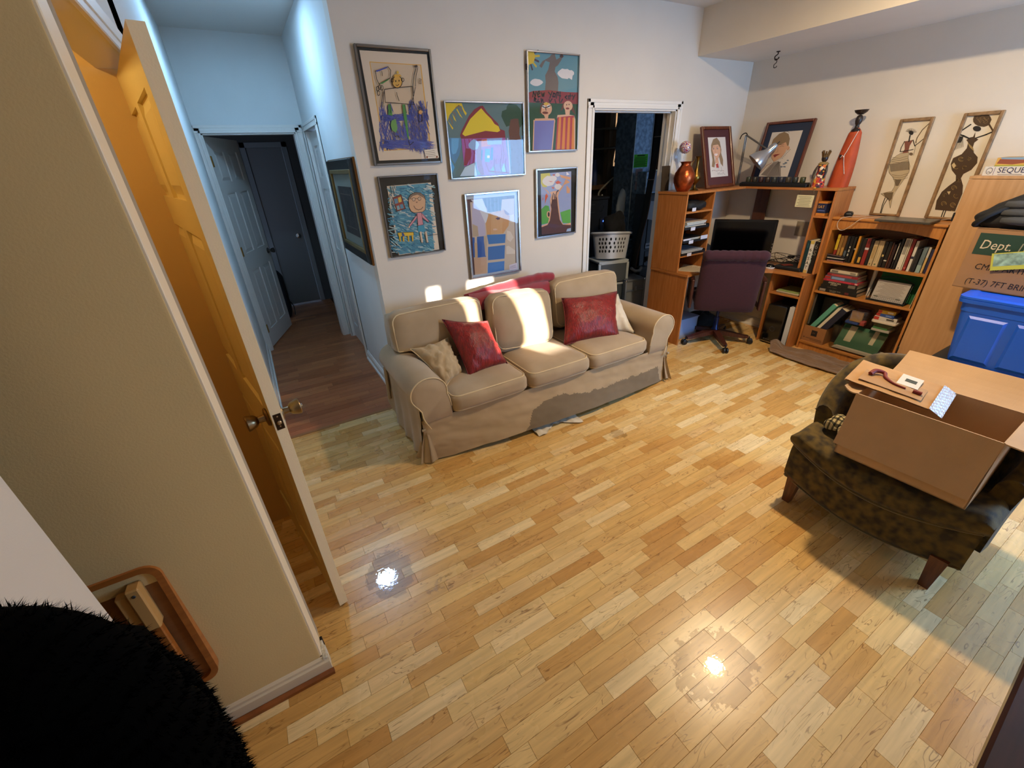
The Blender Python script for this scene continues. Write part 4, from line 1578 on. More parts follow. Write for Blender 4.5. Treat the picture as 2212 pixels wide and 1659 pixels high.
# 6 tree, black mount
o, w, h, yy = framed('framed_picture', 'painting of a brown tree trunk with orange leaves and green hills', 2.010, 2.416, 1.146, 1.658, group=GP, mount=blackmat, fw=.012)
Q = ((150, 140), (1005, 100), (950, 1440), (155, 1570))
s = Sheet(Q, w, h)
s.poly([(262, 238), (890, 195), (868, 1420), (270, 1495)], '#8f9cc2')
s.poly([(262, 238), (450, 225), (470, 300), (380, 520), (300, 510), (265, 440)], '#c3b83a')
for c, rx, ry in (((430, 390), 130, 105), ((620, 510), 75, 62), ((610, 265), 48, 38), ((520, 340), 70, 60)):
    s.blob(c, rx, ry, '#d4cfcc', 14, .08, int(c[0]))
for p in ([(420, 390), (520, 400), (470, 410)], [(500, 260), (560, 250), (540, 290)], [(560, 420), (620, 380), (690, 430), (600, 455)], [(480, 510), (540, 520), (520, 560)], [(350, 690), (380, 640), (410, 700), (370, 780), (345, 870)], [(300, 720), (310, 760), (290, 800)]):
    s.poly(p, '#c6522a')
for p in ([(650, 260), (880, 320), (860, 370), (680, 320)], [(780, 350), (860, 420), (740, 470), (700, 540), (640, 620), (630, 580), (720, 470)], [(790, 480), (860, 560), (850, 640), (790, 640)], [(280, 500), (360, 560), (420, 610), (440, 680), (380, 600)]):
    s.poly(p, '#cf9a72')
s.poly([(268, 970), (350, 890), (420, 900), (440, 1000), (420, 1250), (268, 1290)], '#4f9a44')
s.poly([(655, 1030), (850, 965), (865, 970), (862, 1250), (700, 1250)], '#55a046')
s.poly([(450, 770), (480, 680), (450, 620), (520, 600), (600, 590), (640, 620), (615, 700), (640, 1000), (655, 1200), (720, 1275), (862, 1240), (862, 1290), (268, 1340), (268, 1310), (400, 1260), (455, 1000)], '#cf9f7c')
s.poly([(448, 800), (470, 880), (490, 770), (560, 760), (590, 700), (605, 900), (640, 1180), (700, 1280), (865, 1285), (868, 1420), (270, 1495), (268, 1340), (390, 1290), (440, 1200), (475, 960)], '#4e2f2a')
for L_ in ([(490, 770), (520, 640)], [(540, 760), (545, 660)], [(560, 740), (585, 620), (620, 580)]):
    s.line(L_, .008, '#3a3640')
s.blob((415, 1075), 40, 70, '#cf9f7c', 12)
s.blob((418, 1075), 20, 50, '#1c1412', 10)
s.poly([(790, 200), (855, 260), (790, 275)], '#e3dde0')
s.poly([(790, 1365), (865, 1345), (865, 1410), (770, 1420)], '#93acc8')
s.build(o, (0, yy, 0))

# picture on the hall's right-hand wall: heavy black frame, gilt slip, grey mount
hp = thing('framed_picture', 'dark engraving in a heavy black and gilt frame on the hall wall', 'picture', (XC, 3.56, 1.447))
f = MB()
for a, b, c, d in ((-.44, -.36, -.335, .335), (.36, .44, -.335, .335), (-.36, .36, .255, .335), (-.36, .36, -.335, -.255)):
    f.box(-.030, 0, a, b, c, d, .006)
f.build('frame', mat('black lacquer frame', '#14120f', .3), hp)
f = MB()
for a, b, c, d in ((-.372, -.345, -.27, .27), (.345, .372, -.27, .27), (-.345, .345, .243, .27), (-.345, .345, -.27, -.243)):
    f.box(-.034, -.01, a, b, c, d, .003)
f.build('gilt_slip', mat('old gilt', '#8a7448', .4, .8), hp)
f = MB()
for a, b, c, d in ((-.444, -.438, -.34, .34), (.438, .444, -.34, .34), (-.44, .44, .334, .34), (-.44, .44, -.34, -.334)):
    f.box(-.014, 0, a, b, c, d)
f.build('gilt_edge', mat('worn gilt edge', '#9a6b38', .45, .6), hp)
MB().box(-.016, -.004, -.35, .35, -.25, .25).build('mount_card', mat('grey green mount', '#8f948a', .8), hp)
MB().box(-.018, -.015, -.235, .235, -.175, .16).build('engraving', mat('dark engraving', '#3a3431', .8, var=.35, vscale=18), hp)
f = MB()
for a, b, c, d in ((-.185, -.18, -.125, .11), (.18, .185, -.125, .11), (-.185, .185, .105, .11), (-.185, .185, -.125, -.12)):
    f.box(-.0185, -.0175, a, b, c, d)
f.build('engraved_border', mat('faded border', '#6d6455', .8), hp)
MB().add([(-.024, -.345, -.243), (-.024, .345, -.243), (-.024, .345, .243), (-.024, -.345, .243)], [(0, 3, 2, 1)]).build('glass_pane', pane_m, hp, fix=False)

# ================================================================== corner desk with hutch
def wood(name, col, col2, rough=.45, scale=6, stretch=(1, 1, 12), coat=.1):
    return mat(name, col, rough, var=.1, vscale=scale, stretch=stretch, col2=col2, coat=coat, detail=6, bump=.05, bscale=80)


dk = wood('orange brown laminate', '#bb7a42', '#a5652e', .42, 5, (14, 14, 1))
dk_h = wood('orange brown laminate flat', '#bb7a42', '#a8682f', .42, 5, (14, 1.2, 14))
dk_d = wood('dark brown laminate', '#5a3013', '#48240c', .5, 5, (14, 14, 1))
DC = Vector((3.95, 2.6, 0))
desk = thing('corner_desk', 'orange-brown corner computer desk with an L-shaped hutch in the room corner', 'desk', DC)


def dbox(name, x0, x1, y0, y1, z0, z1, m_=None, b=.0015):
    return off(DC).box(x0, x1, y0, y1, z0, z1, b).build(name, m_ or dk, desk)


dbox('side_panel', 3.388, 3.404, 2.585, 3.03, 0, .690)
dbox('hutch_panel', 3.380, 3.396, 2.70, 3.03, .712, 1.392)
dbox('hutch_panel', 3.748, 3.764, 2.70, 3.03, .712, 1.392)
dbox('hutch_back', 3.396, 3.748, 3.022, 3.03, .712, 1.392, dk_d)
dbox('shelf', 3.396, 3.748, 2.70, 3.022, 1.232, 1.247, dk_h)
dbox('shelf', 3.396, 3.748, 2.70, 3.022, .846, .861, dk_h)
top = [(3.380, 2.575), (3.66, 2.575), (3.74, 2.55), (4.01, 2.27), (4.085, 2.19), (4.10, 2.10), (4.10, 1.935), (4.085, 1.918), (4.47, 1.918), (4.47, 3.03), (3.380, 3.03)]
off(DC).prism(top, 'z', .690, .711).build('desk_top', dk_h, desk)
hut = [(3.375, 2.695), (4.195, 2.695), (4.195, 1.893), (4.48, 1.893), (4.48, 3.035), (3.375, 3.035)]
off(DC).prism(hut, 'z', 1.392, 1.411).build('hutch_top', dk_h, desk)
dbox('hutch_panel', 4.20, 4.475, 1.897, 1.913, .712, 1.392)
dbox('hutch_panel', 4.20, 4.475, 2.030, 2.046, .712, 1.392)
dbox('shelf', 4.20, 4.475, 1.913, 2.030, 1.178, 1.193, dk_h)
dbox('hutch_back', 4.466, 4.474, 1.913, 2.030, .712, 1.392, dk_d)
dbox('back_post', 4.452, 4.466, 2.605, 2.735, .712, 1.392, dk_d)
dbox('tower_panel', 4.145, 4.45, 1.922, 1.938, 0, .690)
dbox('tower_panel', 4.145, 4.45, 2.212, 2.228, 0, .690)
dbox('shelf', 4.150, 4.44, 1.938, 2.212, .486, .502, dk_h)
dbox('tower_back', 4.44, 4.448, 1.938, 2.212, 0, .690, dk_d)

# --- things on the hutch top
ZT = 1.4115
copper = mat('mottled copper', '#a5502a', .28, .85, var=.25, vscale=30, bump=.4, bscale=90)
oldbrass = mat('aged brass', '#7a5f2e', .3, 1.0, var=.3, vscale=25)
v = thing('vase', 'copper-red mottled vase on the desk hutch nearest the utility door', 'vase', (3.462, 2.83, ZT))
MB().lathe([(0, 0), (.048, 0), (.052, .006), (.070, .035), (.086, .075), (.090, .110), (.082, .150), (.062, .185), (.044, .205), (.038, .218), (.043, .232), (.056, .240), (.052, .240), (.036, .222), (.03, .2), (0, .2)], 36).build('vase_body', copper, v, 60)
v = thing('ewer', 'slim aged brass ewer with a tall flaring neck beside the copper vase', 'ewer', (3.59, 2.81, ZT))
MB().lathe([(0, 0), (.040, 0), (.042, .006), (.030, .014), (.014, .024), (.010, .045), (.018, .058), (.040, .085), (.046, .105), (.038, .130), (.020, .160), (.013, .20), (.0125, .235), (.018, .262), (.030, .276), (.027, .276), (.012, .25), (0, .2)], 28).build('ewer_body', oldbrass, v, 60)
m = MB().tube(smooth_path([(-.035, 0, .12), (-.075, 0, .17), (-.072, 0, .215), (-.04, 0, .25), (-.016, 0, .255)], 6), .0035, 8)
m.build('handle', oldbrass, v, 80)
v = thing('glass_ornament', 'colourful glass ball on a clear curled stem behind the two vases', 'ornament', (3.545, 2.93, ZT))
cg = thin_glass('clear stem glass', .02, .08)
m = MB()
m.lathe([(0, 0), (.030, 0), (.03, .004), (.008, .012), (.006, .1), (.006, .30), (.004, .31), (0, .31)], 16)
m.build('stem', cg, v, 60)
m = MB().lathe([(.0001, .30), (.025, .305), (.044, .322), (.052, .345), (.050, .365), (.038, .388), (.020, .400), (.0001, .404)], 28)
gm = bpy.data.materials.new('streaked coloured glass')
gm.use_nodes = True
_b = gm.node_tree.nodes['Principled BSDF']
_b.inputs['Roughness'].default_value = .06
_b.inputs['Coat Weight'].default_value = 1
_t = gm.node_tree.nodes.new('ShaderNodeTexVoronoi'); _t.inputs['Scale'].default_value = 26
_r = gm.node_tree.nodes.new('ShaderNodeValToRGB'); _r.color_ramp.interpolation = 'CONSTANT'
for i, c in enumerate(('#b02a20', '#e8e4de', '#c9a12a', '#5a3a8a', '#b02a20', '#3a6ab0', '#e8e4de')):
    e = _r.color_ramp.elements[i] if i < 2 else _r.color_ramp.elements.new(i / 7)
    e.position, e.color = i / 7, (*lin(c), 1)
_s = gm.node_tree.nodes.new('ShaderNodeSeparateColor')
gm.node_tree.links.new(_t.outputs['Color'], _s.inputs[0])
gm.node_tree.links.new(_s.outputs[0], _r.inputs[0]); gm.node_tree.links.new(_r.outputs[0], _b.inputs['Base Color'])
m.build('glass_ball', gm, v, 80)
m = MB().tube(smooth_path([(-.03, .01, .0), (-.055, .01, .08), (-.05, .01, .17), (-.085, .01, .25), (-.09, .01, .30), (-.055, .01, .335)], 6), .012, 10)
m.build('glass_leaf', thin_glass('milky leaf glass', .1, .16, (.85, .87, .92)), v, 80)
m = MB().box(-.07, .03, -.006, .0, 0, .21)
q = thing('slate_tile', 'plain dark tile leaning on the wall behind the copper vase', 'tile', (3.46, 3.02, ZT), rot=(R_(-4), 0, 0))
m.build('tile_slab', mat('dark slate', '#3b332b', .6, var=.2, vscale=12), q)


def caricature(name, label, corners, fw, frame_m, mount_m, inner, draw):
    """Framed drawing leaning back; corners TL, TR, BR, BL in the room."""
    a, b, c, d = [Vector(p) for p in corners]
    x = ((b - a) + (c - d)).normalized()
    z = ((a - d) + (b - c)).normalized()
    y = z.cross(x).normalized()
    w, h = ((b - a).length + (c - d).length) / 2, ((a - d).length + (b - c).length) / 2
    o = bpy.data.objects.new(name, None)
    COL.objects.link(o)
    o.matrix_world = Matrix(((x.x, y.x, z.x, a.x), (x.y, y.y, z.y, a.y), (x.z, y.z, z.z, a.z), (0, 0, 0, 1)))
    tag(o, label, 'picture')
    f = MB()
    for p, q, r, s in ((0, fw, -h, 0), (w - fw, w, -h, 0), (fw, w - fw, -fw, 0), (fw, w - fw, -h, -h + fw)):
        f.box(p, q, -.022, .004, r, s, .004)
    f.build('frame', frame_m, o)
    MB().box(fw * .5, w - fw * .5, -.008, .002, -h + fw * .5, -fw * .5).build('mount_card', mount_m, o)
    s = Sheet(inner[0], w * (inner[3] - inner[1]), h * (inner[4] - inner[2]))
    draw(s)
    s.build(o, (w * inner[1], -.0086, -h * inner[2]), 'drawing')
    return o


def draw_girl(s):
    s.poly([(570, 285), (800, 285), (805, 745), (590, 765)], '#d2cbc4')
    s.poly([(605, 450), (610, 380), (640, 310), (690, 290), (725, 340), (740, 440), (735, 480), (755, 560), (748, 640), (720, 600), (700, 500), (640, 500), (650, 600), (640, 650), (605, 640), (620, 560)], '#8d7355')
    s.poly([(618, 430), (635, 385), (700, 375), (728, 420), (728, 470), (700, 530), (680, 555), (655, 530), (630, 480)], '#d0a284')
    s.poly([(655, 540), (690, 540), (700, 600), (650, 600)], '#cf9f80')
    s.line([(640, 375), (690, 345), (735, 400)], .0016, '#5c452c')
    for x in (640, 688):
        s.ring((x, 425), 13, 7, .0016, '#3a2c20')
        s.blob((x, 425), 5, 6, '#4d6a86', 7)
        s.line([(x - 18, 408), (x + 14, 402)], .002, '#3a2c20')
    s.line([(665, 430), (658, 465), (672, 470)], .0014, '#7a4a34')
    s.poly([(640, 490), (695, 482), (680, 508), (655, 510)], '#f0e8e4')
    s.line([(636, 488), (660, 500), (700, 480)], .002, '#8c3a34')
    s.line([(618, 430), (630, 480), (655, 530), (680, 555), (705, 525), (728, 470)], .0014, '#5c3a26')
    s.line([(655, 560), (650, 610), (690, 660), (720, 600)], .002, '#4a5a86')
    s.poly([(660, 610), (690, 600), (695, 650), (665, 655)], '#b04438')
    for i in range(6):
        s.line([(605 + 26 * i, 690 - (i % 2) * 8), (625 + 26 * i, 682 + (i % 3) * 4)], .003, '#8c3a30' if i % 2 else '#4a3a30')
    s.line([(725, 640), (728, 690)], .0025, '#3a6a4a')
    for L_ in ([(675, 735), (680, 710), (690, 730), (700, 705), (705, 735)], [(712, 725), (722, 715), (722, 735)], [(735, 735), (742, 705), (752, 712), (742, 722)], [(755, 730), (765, 720), (768, 735)]):
        s.line(L_, .0018, '#2a2420')


def draw_boy(s):
    s.poly([(160, 255), (517, 222), (378, 738), (88, 735)], '#d3ccc4')
    s.poly([(165, 420), (180, 340), (240, 270), (300, 245), (350, 270), (370, 330), (362, 410), (340, 420), (330, 370), (250, 420), (200, 400), (175, 430)], '#8b7458')
    s.ring((320, 262), 36, 24, .002, '#7a6a58', 10, -2.6, 0)
    s.poly([(175, 430), (205, 395), (240, 415), (330, 370), (350, 420), (335, 480), (300, 540), (220, 590), (195, 560), (175, 490)], '#d1a282')
    s.blob((165, 460), 14, 30, '#cf9c7c', 10)
    s.blob((358, 440), 20, 26, '#d1a282', 10)
    for a, b in (((200, 435), (240, 425)), ((265, 425), (310, 420))):
        s.line([a, ((a[0] + b[0]) / 2, a[1] - 10), b], .002, '#4a3626')
        s.line([(a[0] - 4, a[1] - 22), (b[0], b[1] - 26)], .003, '#5a452e')
    s.line([(245, 440), (250, 480), (230, 490)], .0018, '#7a4a34')
    s.poly([(205, 520), (225, 510), (280, 505), (240, 530), (222, 545)], '#8c3a34')
    s.line([(165, 420), (160, 470), (185, 540), (220, 590), (280, 560), (335, 490), (372, 430)], .0018, '#4a3226')
    s.poly([(110, 720), (180, 640), (215, 595), (270, 580), (300, 640), (310, 735), (180, 735)], '#8c8480')
    s.line([(100, 700), (150, 630), (200, 600)], .004, '#9c4438')
    for i in range(9):
        s.line([(180 + i * 14, 735 - i * 2), (230 + i * 6, 640), (270 + i * 3, 590)], .002, '#3b3838')
    for i in range(4):
        s.line([(110 + i * 16, 720), (190 + i * 10, 620)], .003, '#6a5a58')
    for i in range(7):
        s.line([(290 + i * 14, 560 - i * 16), (305 + i * 14, 548 - i * 16), (312 + i * 12, 556 - i * 16)], .002, '#4a5260')
    for p in ((330, 610), (350, 600), (340, 640), (310, 640), (365, 575)):
        s.blob(p, 14, 8, '#6a7888', 8, .4, p[0])


mahog = wood('reddish picture wood', '#6b3419', '#54260f', .35, 6, (10, 10, 1))
caricature('framed_caricature', 'framed caricature of a long-haired girl in a maroon mount leaning on the wall', ((3.735, 2.955, 1.918), (4.15, 2.955, 1.918), (4.155, 2.80, 1.4125), (3.735, 2.80, 1.4125)),
           .026, mahog, mat('maroon mount card', '#4e2426', .8), (((570, 285), (800, 285), (805, 745), (590, 765)), .20, .17, .80, .82), draw_girl)
caricature('framed_caricature', 'framed caricature of a boy in a navy mount behind the desk lamp', ((4.46, 2.77, 1.935), (4.46, 2.325, 1.935), (4.36, 2.335, 1.4125), (4.36, 2.765, 1.4125)),
           .022, mahog, mat('navy mount card', '#26314a', .8), (((160, 255), (517, 222), (378, 738), (88, 735)), .17, .16, .80, .86), draw_boy)
# long black tray with a row of dark pots, under the second caricature
t = thing('pot_tray', 'long black tray with a row of small dark pots on the hutch corner', 'tray', (4.235, 2.46, ZT), 0)
MB().box(-.04, .04, -.31, .31, 0, .030, .004).build('tray_base', black_p, t)
MB().box(-.03, .03, -.30, .30, .030, .036, .002).build('tray_rim', black_p, t)
for i in range(9):
    c = ('#3a3d22', '#2c2f2a', '#40382a', '#2a2c38', '#2f3434', '#33261f', '#3a2222', '#2f2a22', '#33392a')[i]
    MB().lathe([(0, .036), (.020, .036), (.022, .04), (.022, .076), (.018, .080), (0, .080)], 14, (0, -.25 + i * .0625, 0)).build('pot', mat('pot %d' % i, c, .35), t, 50)

# architect lamp
t = thing('desk_lamp', 'silver spring-arm desk lamp bent over the black tray', 'lamp', (4.30, 2.86, ZT))
lampm = mat('satin silver enamel', '#b9babf', .28, .7)
gun = mat('gunmetal arm', '#6d6a66', .35, .9)
MB().lathe([(0, 0), (.05, 0), (.05, .012), (.012, .02), (.010, .05), (0, .05)], 20).build('clamp_base', gun, t, 50)
E_ = Vector((-.055, -.035, .43))
for dx in (-.010, .010):
    MB().tube([(dx, 0, .05), (E_.x + dx, E_.y, E_.z)], .0045, 6).build('lower_arm', gun, t)
HD = Vector((-.005, -.245, .30))
for dx in (-.010, .010):
    MB().tube([(E_.x + dx, E_.y, E_.z), (HD.x + dx, HD.y, HD.z)], .0045, 6).build('upper_arm', gun, t)
MB().tube(smooth_path([(E_.x, E_.y + .06, E_.z - .03), (E_.x, E_.y + .045, E_.z + .005), (E_.x, E_.y + .01, E_.z + .018), (E_.x, E_.y - .01, E_.z)], 5), .005, 6).build('elbow_cord', black_p, t, 80)
for a, b in (((0, 0, .07), (.35, .35, .35)), ):
    MB().tube([Vector((0, 0, .07)).lerp(E_, .08 + .012 * i) + Vector((.006 * math.cos(i * 2.2), .006 * math.sin(i * 2.2), 0)) for i in range(34)], .0018, 5).build('spring', chrome, t, 80)
ax = Vector((-.10, .10, -.14)).normalized()
qm = ax.to_track_quat('Z', 'Y').to_matrix().to_4x4()
m = MB()
m.T = Matrix.Translation(HD + Vector((.02, -.02, .01))) @ qm
m.lathe([(.0, -.045), (.022, -.045), (.028, -.030), (.030, .0), (.031, .03), (.040, .055), (.062, .085), (.080, .120), (.088, .155), (.088, .160), (.084, .158), (.06, .09), (.03, .05), (0, .04)], 36)
m.build('lamp_shade', lampm, t, 50)
m = MB()
m.T = Matrix.Translation(HD + Vector((.02, -.02, .01))) @ qm
for i in range(12):
    a = 2 * PI * i / 12
    m.box(.0295 * math.cos(a) - .002, .0295 * math.cos(a) + .002, .0295 * math.sin(a) - .002, .0295 * math.sin(a) + .002, -.02, .02)
m.build('vent_slots', gun, t)
m = MB()
m.T = Matrix.Translation(HD + Vector((.02, -.02, .01))) @ qm
m.tube([(0, 0, -.045), (0, 0, -.075)], .004, 6)
m.build('switch_stem', black_p, t)

# figures
t = thing('robed_figurine', 'tall figurine in an orange robe carrying a black bowl on its head', 'figurine', (4.345, 1.975, ZT))
orange = mat('orange robe', '#b0461c', .7, var=.12, vscale=14, bump=.5, bscale=60, bstretch=(1, 1, .2))
ebony = mat('ebony wood', '#241a16', .4)


def robe(u, v):
    a = 2 * PI * u
    rr = .074 * (1 - v) + .040 * v + .010 * math.sin(v * PI)
    if v > .93:
        rr *= 1 - (v - .93) * 7
    rr *= 1 + .06 * math.sin(a * 5 + v * 3) * (1 - v)
    return (rr * .75 * math.cos(a) + .03 * v, rr * math.sin(a) - .005 * v, .425 * v)


m = MB().grid(robe, 32, 26, wrap=True)
m.build('robe', orange, t, 180)
m = MB()
for sh in (0, 1):
    m.tube(smooth_path([(-.028 + .03 * .3, -.045, .405), (-.052, -.02, .27), (-.056, -.012, .22), (-.050, -.045, .10)], 6) if sh == 0 else
           smooth_path([(-.056, -.012, .22), (-.062, .0, .235), (-.058, .012, .22)], 4), .0022, 6)
m.build('white_hem', mat('white braid', '#d9cfc6', .8), t, 80)
m = MB()
m.lathe([(.0, .400), (.036, .402), (.030, .415), (.016, .425), (.013, .445), (.019, .455), (.024, .475), (.024, .492), (.018, .508), (.010, .514), (0, .515)], 20, (.028, -.004, 0))
m.build('head', ebony, t, 80)
m = MB().lathe([(0, .515), (.018, .516), (.040, .532), (.048, .548), (.045, .548), (.03, .53), (0, .522)], 24, (.028, -.004, 0))
m.build('bowl', ebony, t, 60)
m = MB().tube([(-.052, .02, .235), (-.062, .012, .225)], .010, 8)
m.build('hand', ebony, t, 80)
t = thing('doll', 'small doll in bright patterned African cloth beside the orange figurine', 'doll', (4.25, 2.085, ZT))
kente = mat('patterned cloth', '#b8442a', .8)
_nt = kente.node_tree
_c = _nt.nodes.new('ShaderNodeTexCoord'); _v = _nt.nodes.new('ShaderNodeTexVoronoi'); _v.inputs['Scale'].default_value = 55
_s = _nt.nodes.new('ShaderNodeSeparateColor'); _r = _nt.nodes.new('ShaderNodeValToRGB'); _r.color_ramp.interpolation = 'CONSTANT'
for i, c in enumerate(('#b7342c', '#d9a83a', '#e6d6bd', '#6a2a3c', '#cf6a2a', '#2a2630')):
    e = _r.color_ramp.elements[i] if i < 2 else _r.color_ramp.elements.new(i / 6)
    e.position, e.color = i / 6, (*lin(c), 1)
_nt.links.new(_c.outputs['Object'], _v.inputs['Vector']); _nt.links.new(_v.outputs['Color'], _s.inputs[0]); _nt.links.new(_s.outputs[0], _r.inputs[0])
_nt.links.new(_r.outputs[0], _nt.nodes['Principled BSDF'].inputs['Base Color'])
MB().lathe([(0, 0), (.046, 0), (.044, .03), (.038, .08), (.030, .12), (.034, .16), (.036, .175), (.012, .19), (0, .19)], 20).build('dress', kente, t, 80)
MB().lathe([(0, .165), (.030, .166), (.040, .178), (.026, .192), (0, .195)], 18).build('shawl', mat('straw collar', '#8c7444', .9, bump=.8, bscale=90), t, 80)
MB().lathe([(0, .19), (.012, .192), (.021, .205), (.024, .222), (.02, .238), (0, .244)], 18).build('head', ebony, t, 80)
m = MB()
for i in range(12):
    a = 2 * PI * i / 12
    m.tube([(.016 * math.cos(a), .016 * math.sin(a), .228), (.032 * math.cos(a), .032 * math.sin(a), .262 + .008 * (i % 3))], [.008, .004], 6)
m.build('feather_headdress', mat('brown feathers', '#5d4420', .9, var=.3, vscale=40), t, 80)
for s in (-1, 1):
    MB().tube(smooth_path([(-.005, s * .034, .165), (-.02, s * .046, .12), (-.028, s * .040, .07)], 5), .008, 8).build('arm', ebony, t, 80)
MB().tube([(-.034, .05, .0), (-.034, .02, .16)], .003, 6).build('staff', mat('thin stick', '#6a5a36', .7), t)

# note hanging from the hutch edge
t = thing('note_card', 'small cream card of handwriting hanging by a string under the hutch', 'note', (4.188, 2.13, 1.392))
MB().box(-.001, .001, -.072, .068, -.135, -.038, .0005).build('card', mat('cream card', '#d9d3ad', .8), t)
m = MB()
for i in range(7):
    m.box(-.0016, -.001, -.055 + .004 * (i % 3), .055 - .012 * (i % 2), -.053 - .012 * i, -.0505 - .012 * i)
m.build('handwriting', mat('blue black ink', '#4b4a42', .8), t)
MB().tube([(0, .055, -.038), (0, .05, .0), (0, .052, .02)], .0008, 4).tube([(0, -.06, -.040), (0, -.058, .0), (0, -.056, .02)], .0008, 4).build('string', mat('thread', '#8a7a5a', .8), t)
MB().lathe([(0, -.004), (.009, -.004), (.009, .004), (0, .004)], 10, (0, -.058, .02)).build('pin', mat('yellow pin', '#c9b02a', .4), t)

# bay: black cap, three letter trays with papers
t = thing('cap_pouch', 'rumpled black pouch with a white tag on the hutch bay top shelf', 'pouch', (3.57, 2.79, 1.248))
sb = softbox(.13, .075, .036, .03, 8, (0, 0, .012), .016, 12, 3)
sb.T = Matrix.Identity(4)
sb.v = [(x, y, z + .040) for x, y, z in sb.v]
sb.build('pouch_body', mat('black nylon', '#0c0c0e', .7), t, 180)
MB().box(-.105, -.055, -.094, -.092, .0, .03, .001).build('tag', mat('white tag', '#cdcdd8', .7), t)
tr_b = mat('black mesh tray', '#121214', .5)
for k, (z, lab, ncol) in enumerate(((1.093, 'top letter tray of the hutch bay, piled with magazines', ('#8c9ab0', '#b7b2aa', '#5a6a80', '#6f9cb0', '#c6bfb4')),
                                    (.976, 'middle letter tray of the hutch bay with two white tags', ('#2a2c34', '#3a3a42', '#22242a')),
                                    (.862, 'lowest letter tray of the hutch bay resting on its lower shelf', ('#3a404c', '#23252b', '#8a93a4')))):
    t = thing('letter_tray', lab, 'tray', (3.572, 2.85, z), group='letter trays in the hutch bay')
    m = MB()
    m.box(-.170, .170, -.150, .150, 0, .004)
    m.box(-.170, -.166, -.150, .150, 0, .030)
    m.box(.166, .170, -.150, .150, 0, .030)
    m.box(-.170, .170, -.154, -.150, 0, .022)
    m.build('tray_shell', tr_b, t)
    MB().box(-.09, -.03, -.156, -.154, -.012, .018, .001).build('tag', mat('white tag', '#cdcdd8', .7), t)
    if k == 1:
        MB().box(.07, .165, -.1565, -.154, .012, .046, .001).build('tag', mat('white tag', '#cdcdd8', .7), t)
        MB().box(-.165, -.06, -.15, -.148, .008, .036, .001).build('tag', mat('white tag', '#cdcdd8', .7), t)
    zz = .005
    for i, c in enumerate(ncol):
        th = .008 + .004 * (i % 2)
        p = thing('magazine', ('magazine with a %s cover, %s in the %s letter tray' % (('blue-grey', 'pale grey', 'slate', 'sky blue', 'cream')[i] if k == 0 else ('charcoal', 'black', 'silver')[i % 3] if k == 2 else ('dark', 'grey', 'black')[i], ('lowest', 'second', 'third', 'fourth', 'uppermost')[i] if i < len(ncol) - 1 else 'uppermost', ('top', 'middle', 'lowest')[k])), 'magazine', (3.572 + rnd.uniform(-.015, .015), 2.835 + rnd.uniform(-.01, .01), z + zz), R_(rnd.uniform(-5, 5)), group='magazines in the letter trays')
        MB().box(-.14, .14, -.115, .105, 0, th, .001).build('pages', mat('page edges', '#c9c2b4', .8), p)
        MB().box(-.141, .141, -.116, .106, th, th + .0012).build('cover', mat('mag ' + c, c, .35), p)
        zz += th + .0015
    MB().box(-.170, -.167, .1, .15, -.085, 0).box(.167, .170, .1, .15, -.085, 0).build('tray_post', tr_b, t) if k < 2 else None

# sheets of paper on the left desk wing
t = thing('paper_sheets', 'newsprint-toned sheets lying on the desk left wing', 'paper', (3.62, 2.72, .7115), R_(28))
for i in range(3):
    MB().box(-.14 + .006 * i, .14 + .006 * i, -.10, .11, .001 * i, .001 * i + .0007).build('sheet', mat('newsprint', '#c3b49a', .85), t)
m = MB()
for i in range(14):
    m.box(-.115, .115 - .02 * (i % 4), -.085 + .013 * i, -.081 + .013 * i, .0028, .0030)
m.build('print_lines', mat('grey print', '#7b7164', .85), t)

# monitor
mc, md = Vector((4.135, 2.59, .711)), Vector((.29, -.46, 0)).normalized()
t = thing('monitor', 'black wide computer monitor standing on the corner desk', 'monitor', mc, math.atan2(md.y, md.x))
gloss_b = mat('glossy black bezel', '#070708', .12, coat=.5)
MB().box(-.275, .275, -.012, .012, .075, .415, .006).build('housing', gloss_b, t)
MB().box(-.252, .252, -.0135, -.0115, .105, .395).build('screen', mat('dark screen', '#020203', .10), t)
MB().box(-.03, .03, .0, .03, .01, .2, .004).build('stand_neck', black_p, t)
MB().lathe([(0, 0), (.115, 0), (.118, .006), (.05, .016), (0, .018)], 28).build('stand_foot', black_p, t, 50)
MB().box(-.155, -.085, -.0145, -.0125, .080, .100, .001).build('sticky_note', mat('pale teal note', '#7fb9bd', .8), t)
for i in range(3):
    MB().box(.264, .270, -.0135, -.011, .13 + i * .03, .145 + i * .03).build('button', chrome, t)
t = thing('speaker', 'small black desktop speaker left of the monitor', 'speaker', (3.88, 2.80, .711), R_(-40))
MB().box(-.04, .04, -.045, .045, 0, .19, .008).build('speaker_box', black_p, t)
m = MB()
m.T = Matrix.Translation((0, -.046, .12)) @ Matrix.Rotation(PI / 2, 4, 'X')
m.lathe([(0, 0), (.028, 0), (.026, .003), (0, .001)], 20)
m.build('speaker_cone', mat('grey cone', '#2f2f33', .5), t)
m = MB()
m.T = Matrix.Translation((0, -.047, .04)) @ Matrix.Rotation(PI / 2, 4, 'X')
m.lathe([(0, 0), (.012, 0), (.010, .004), (0, .004)], 14)
m.build('volume_knob', chrome, t)

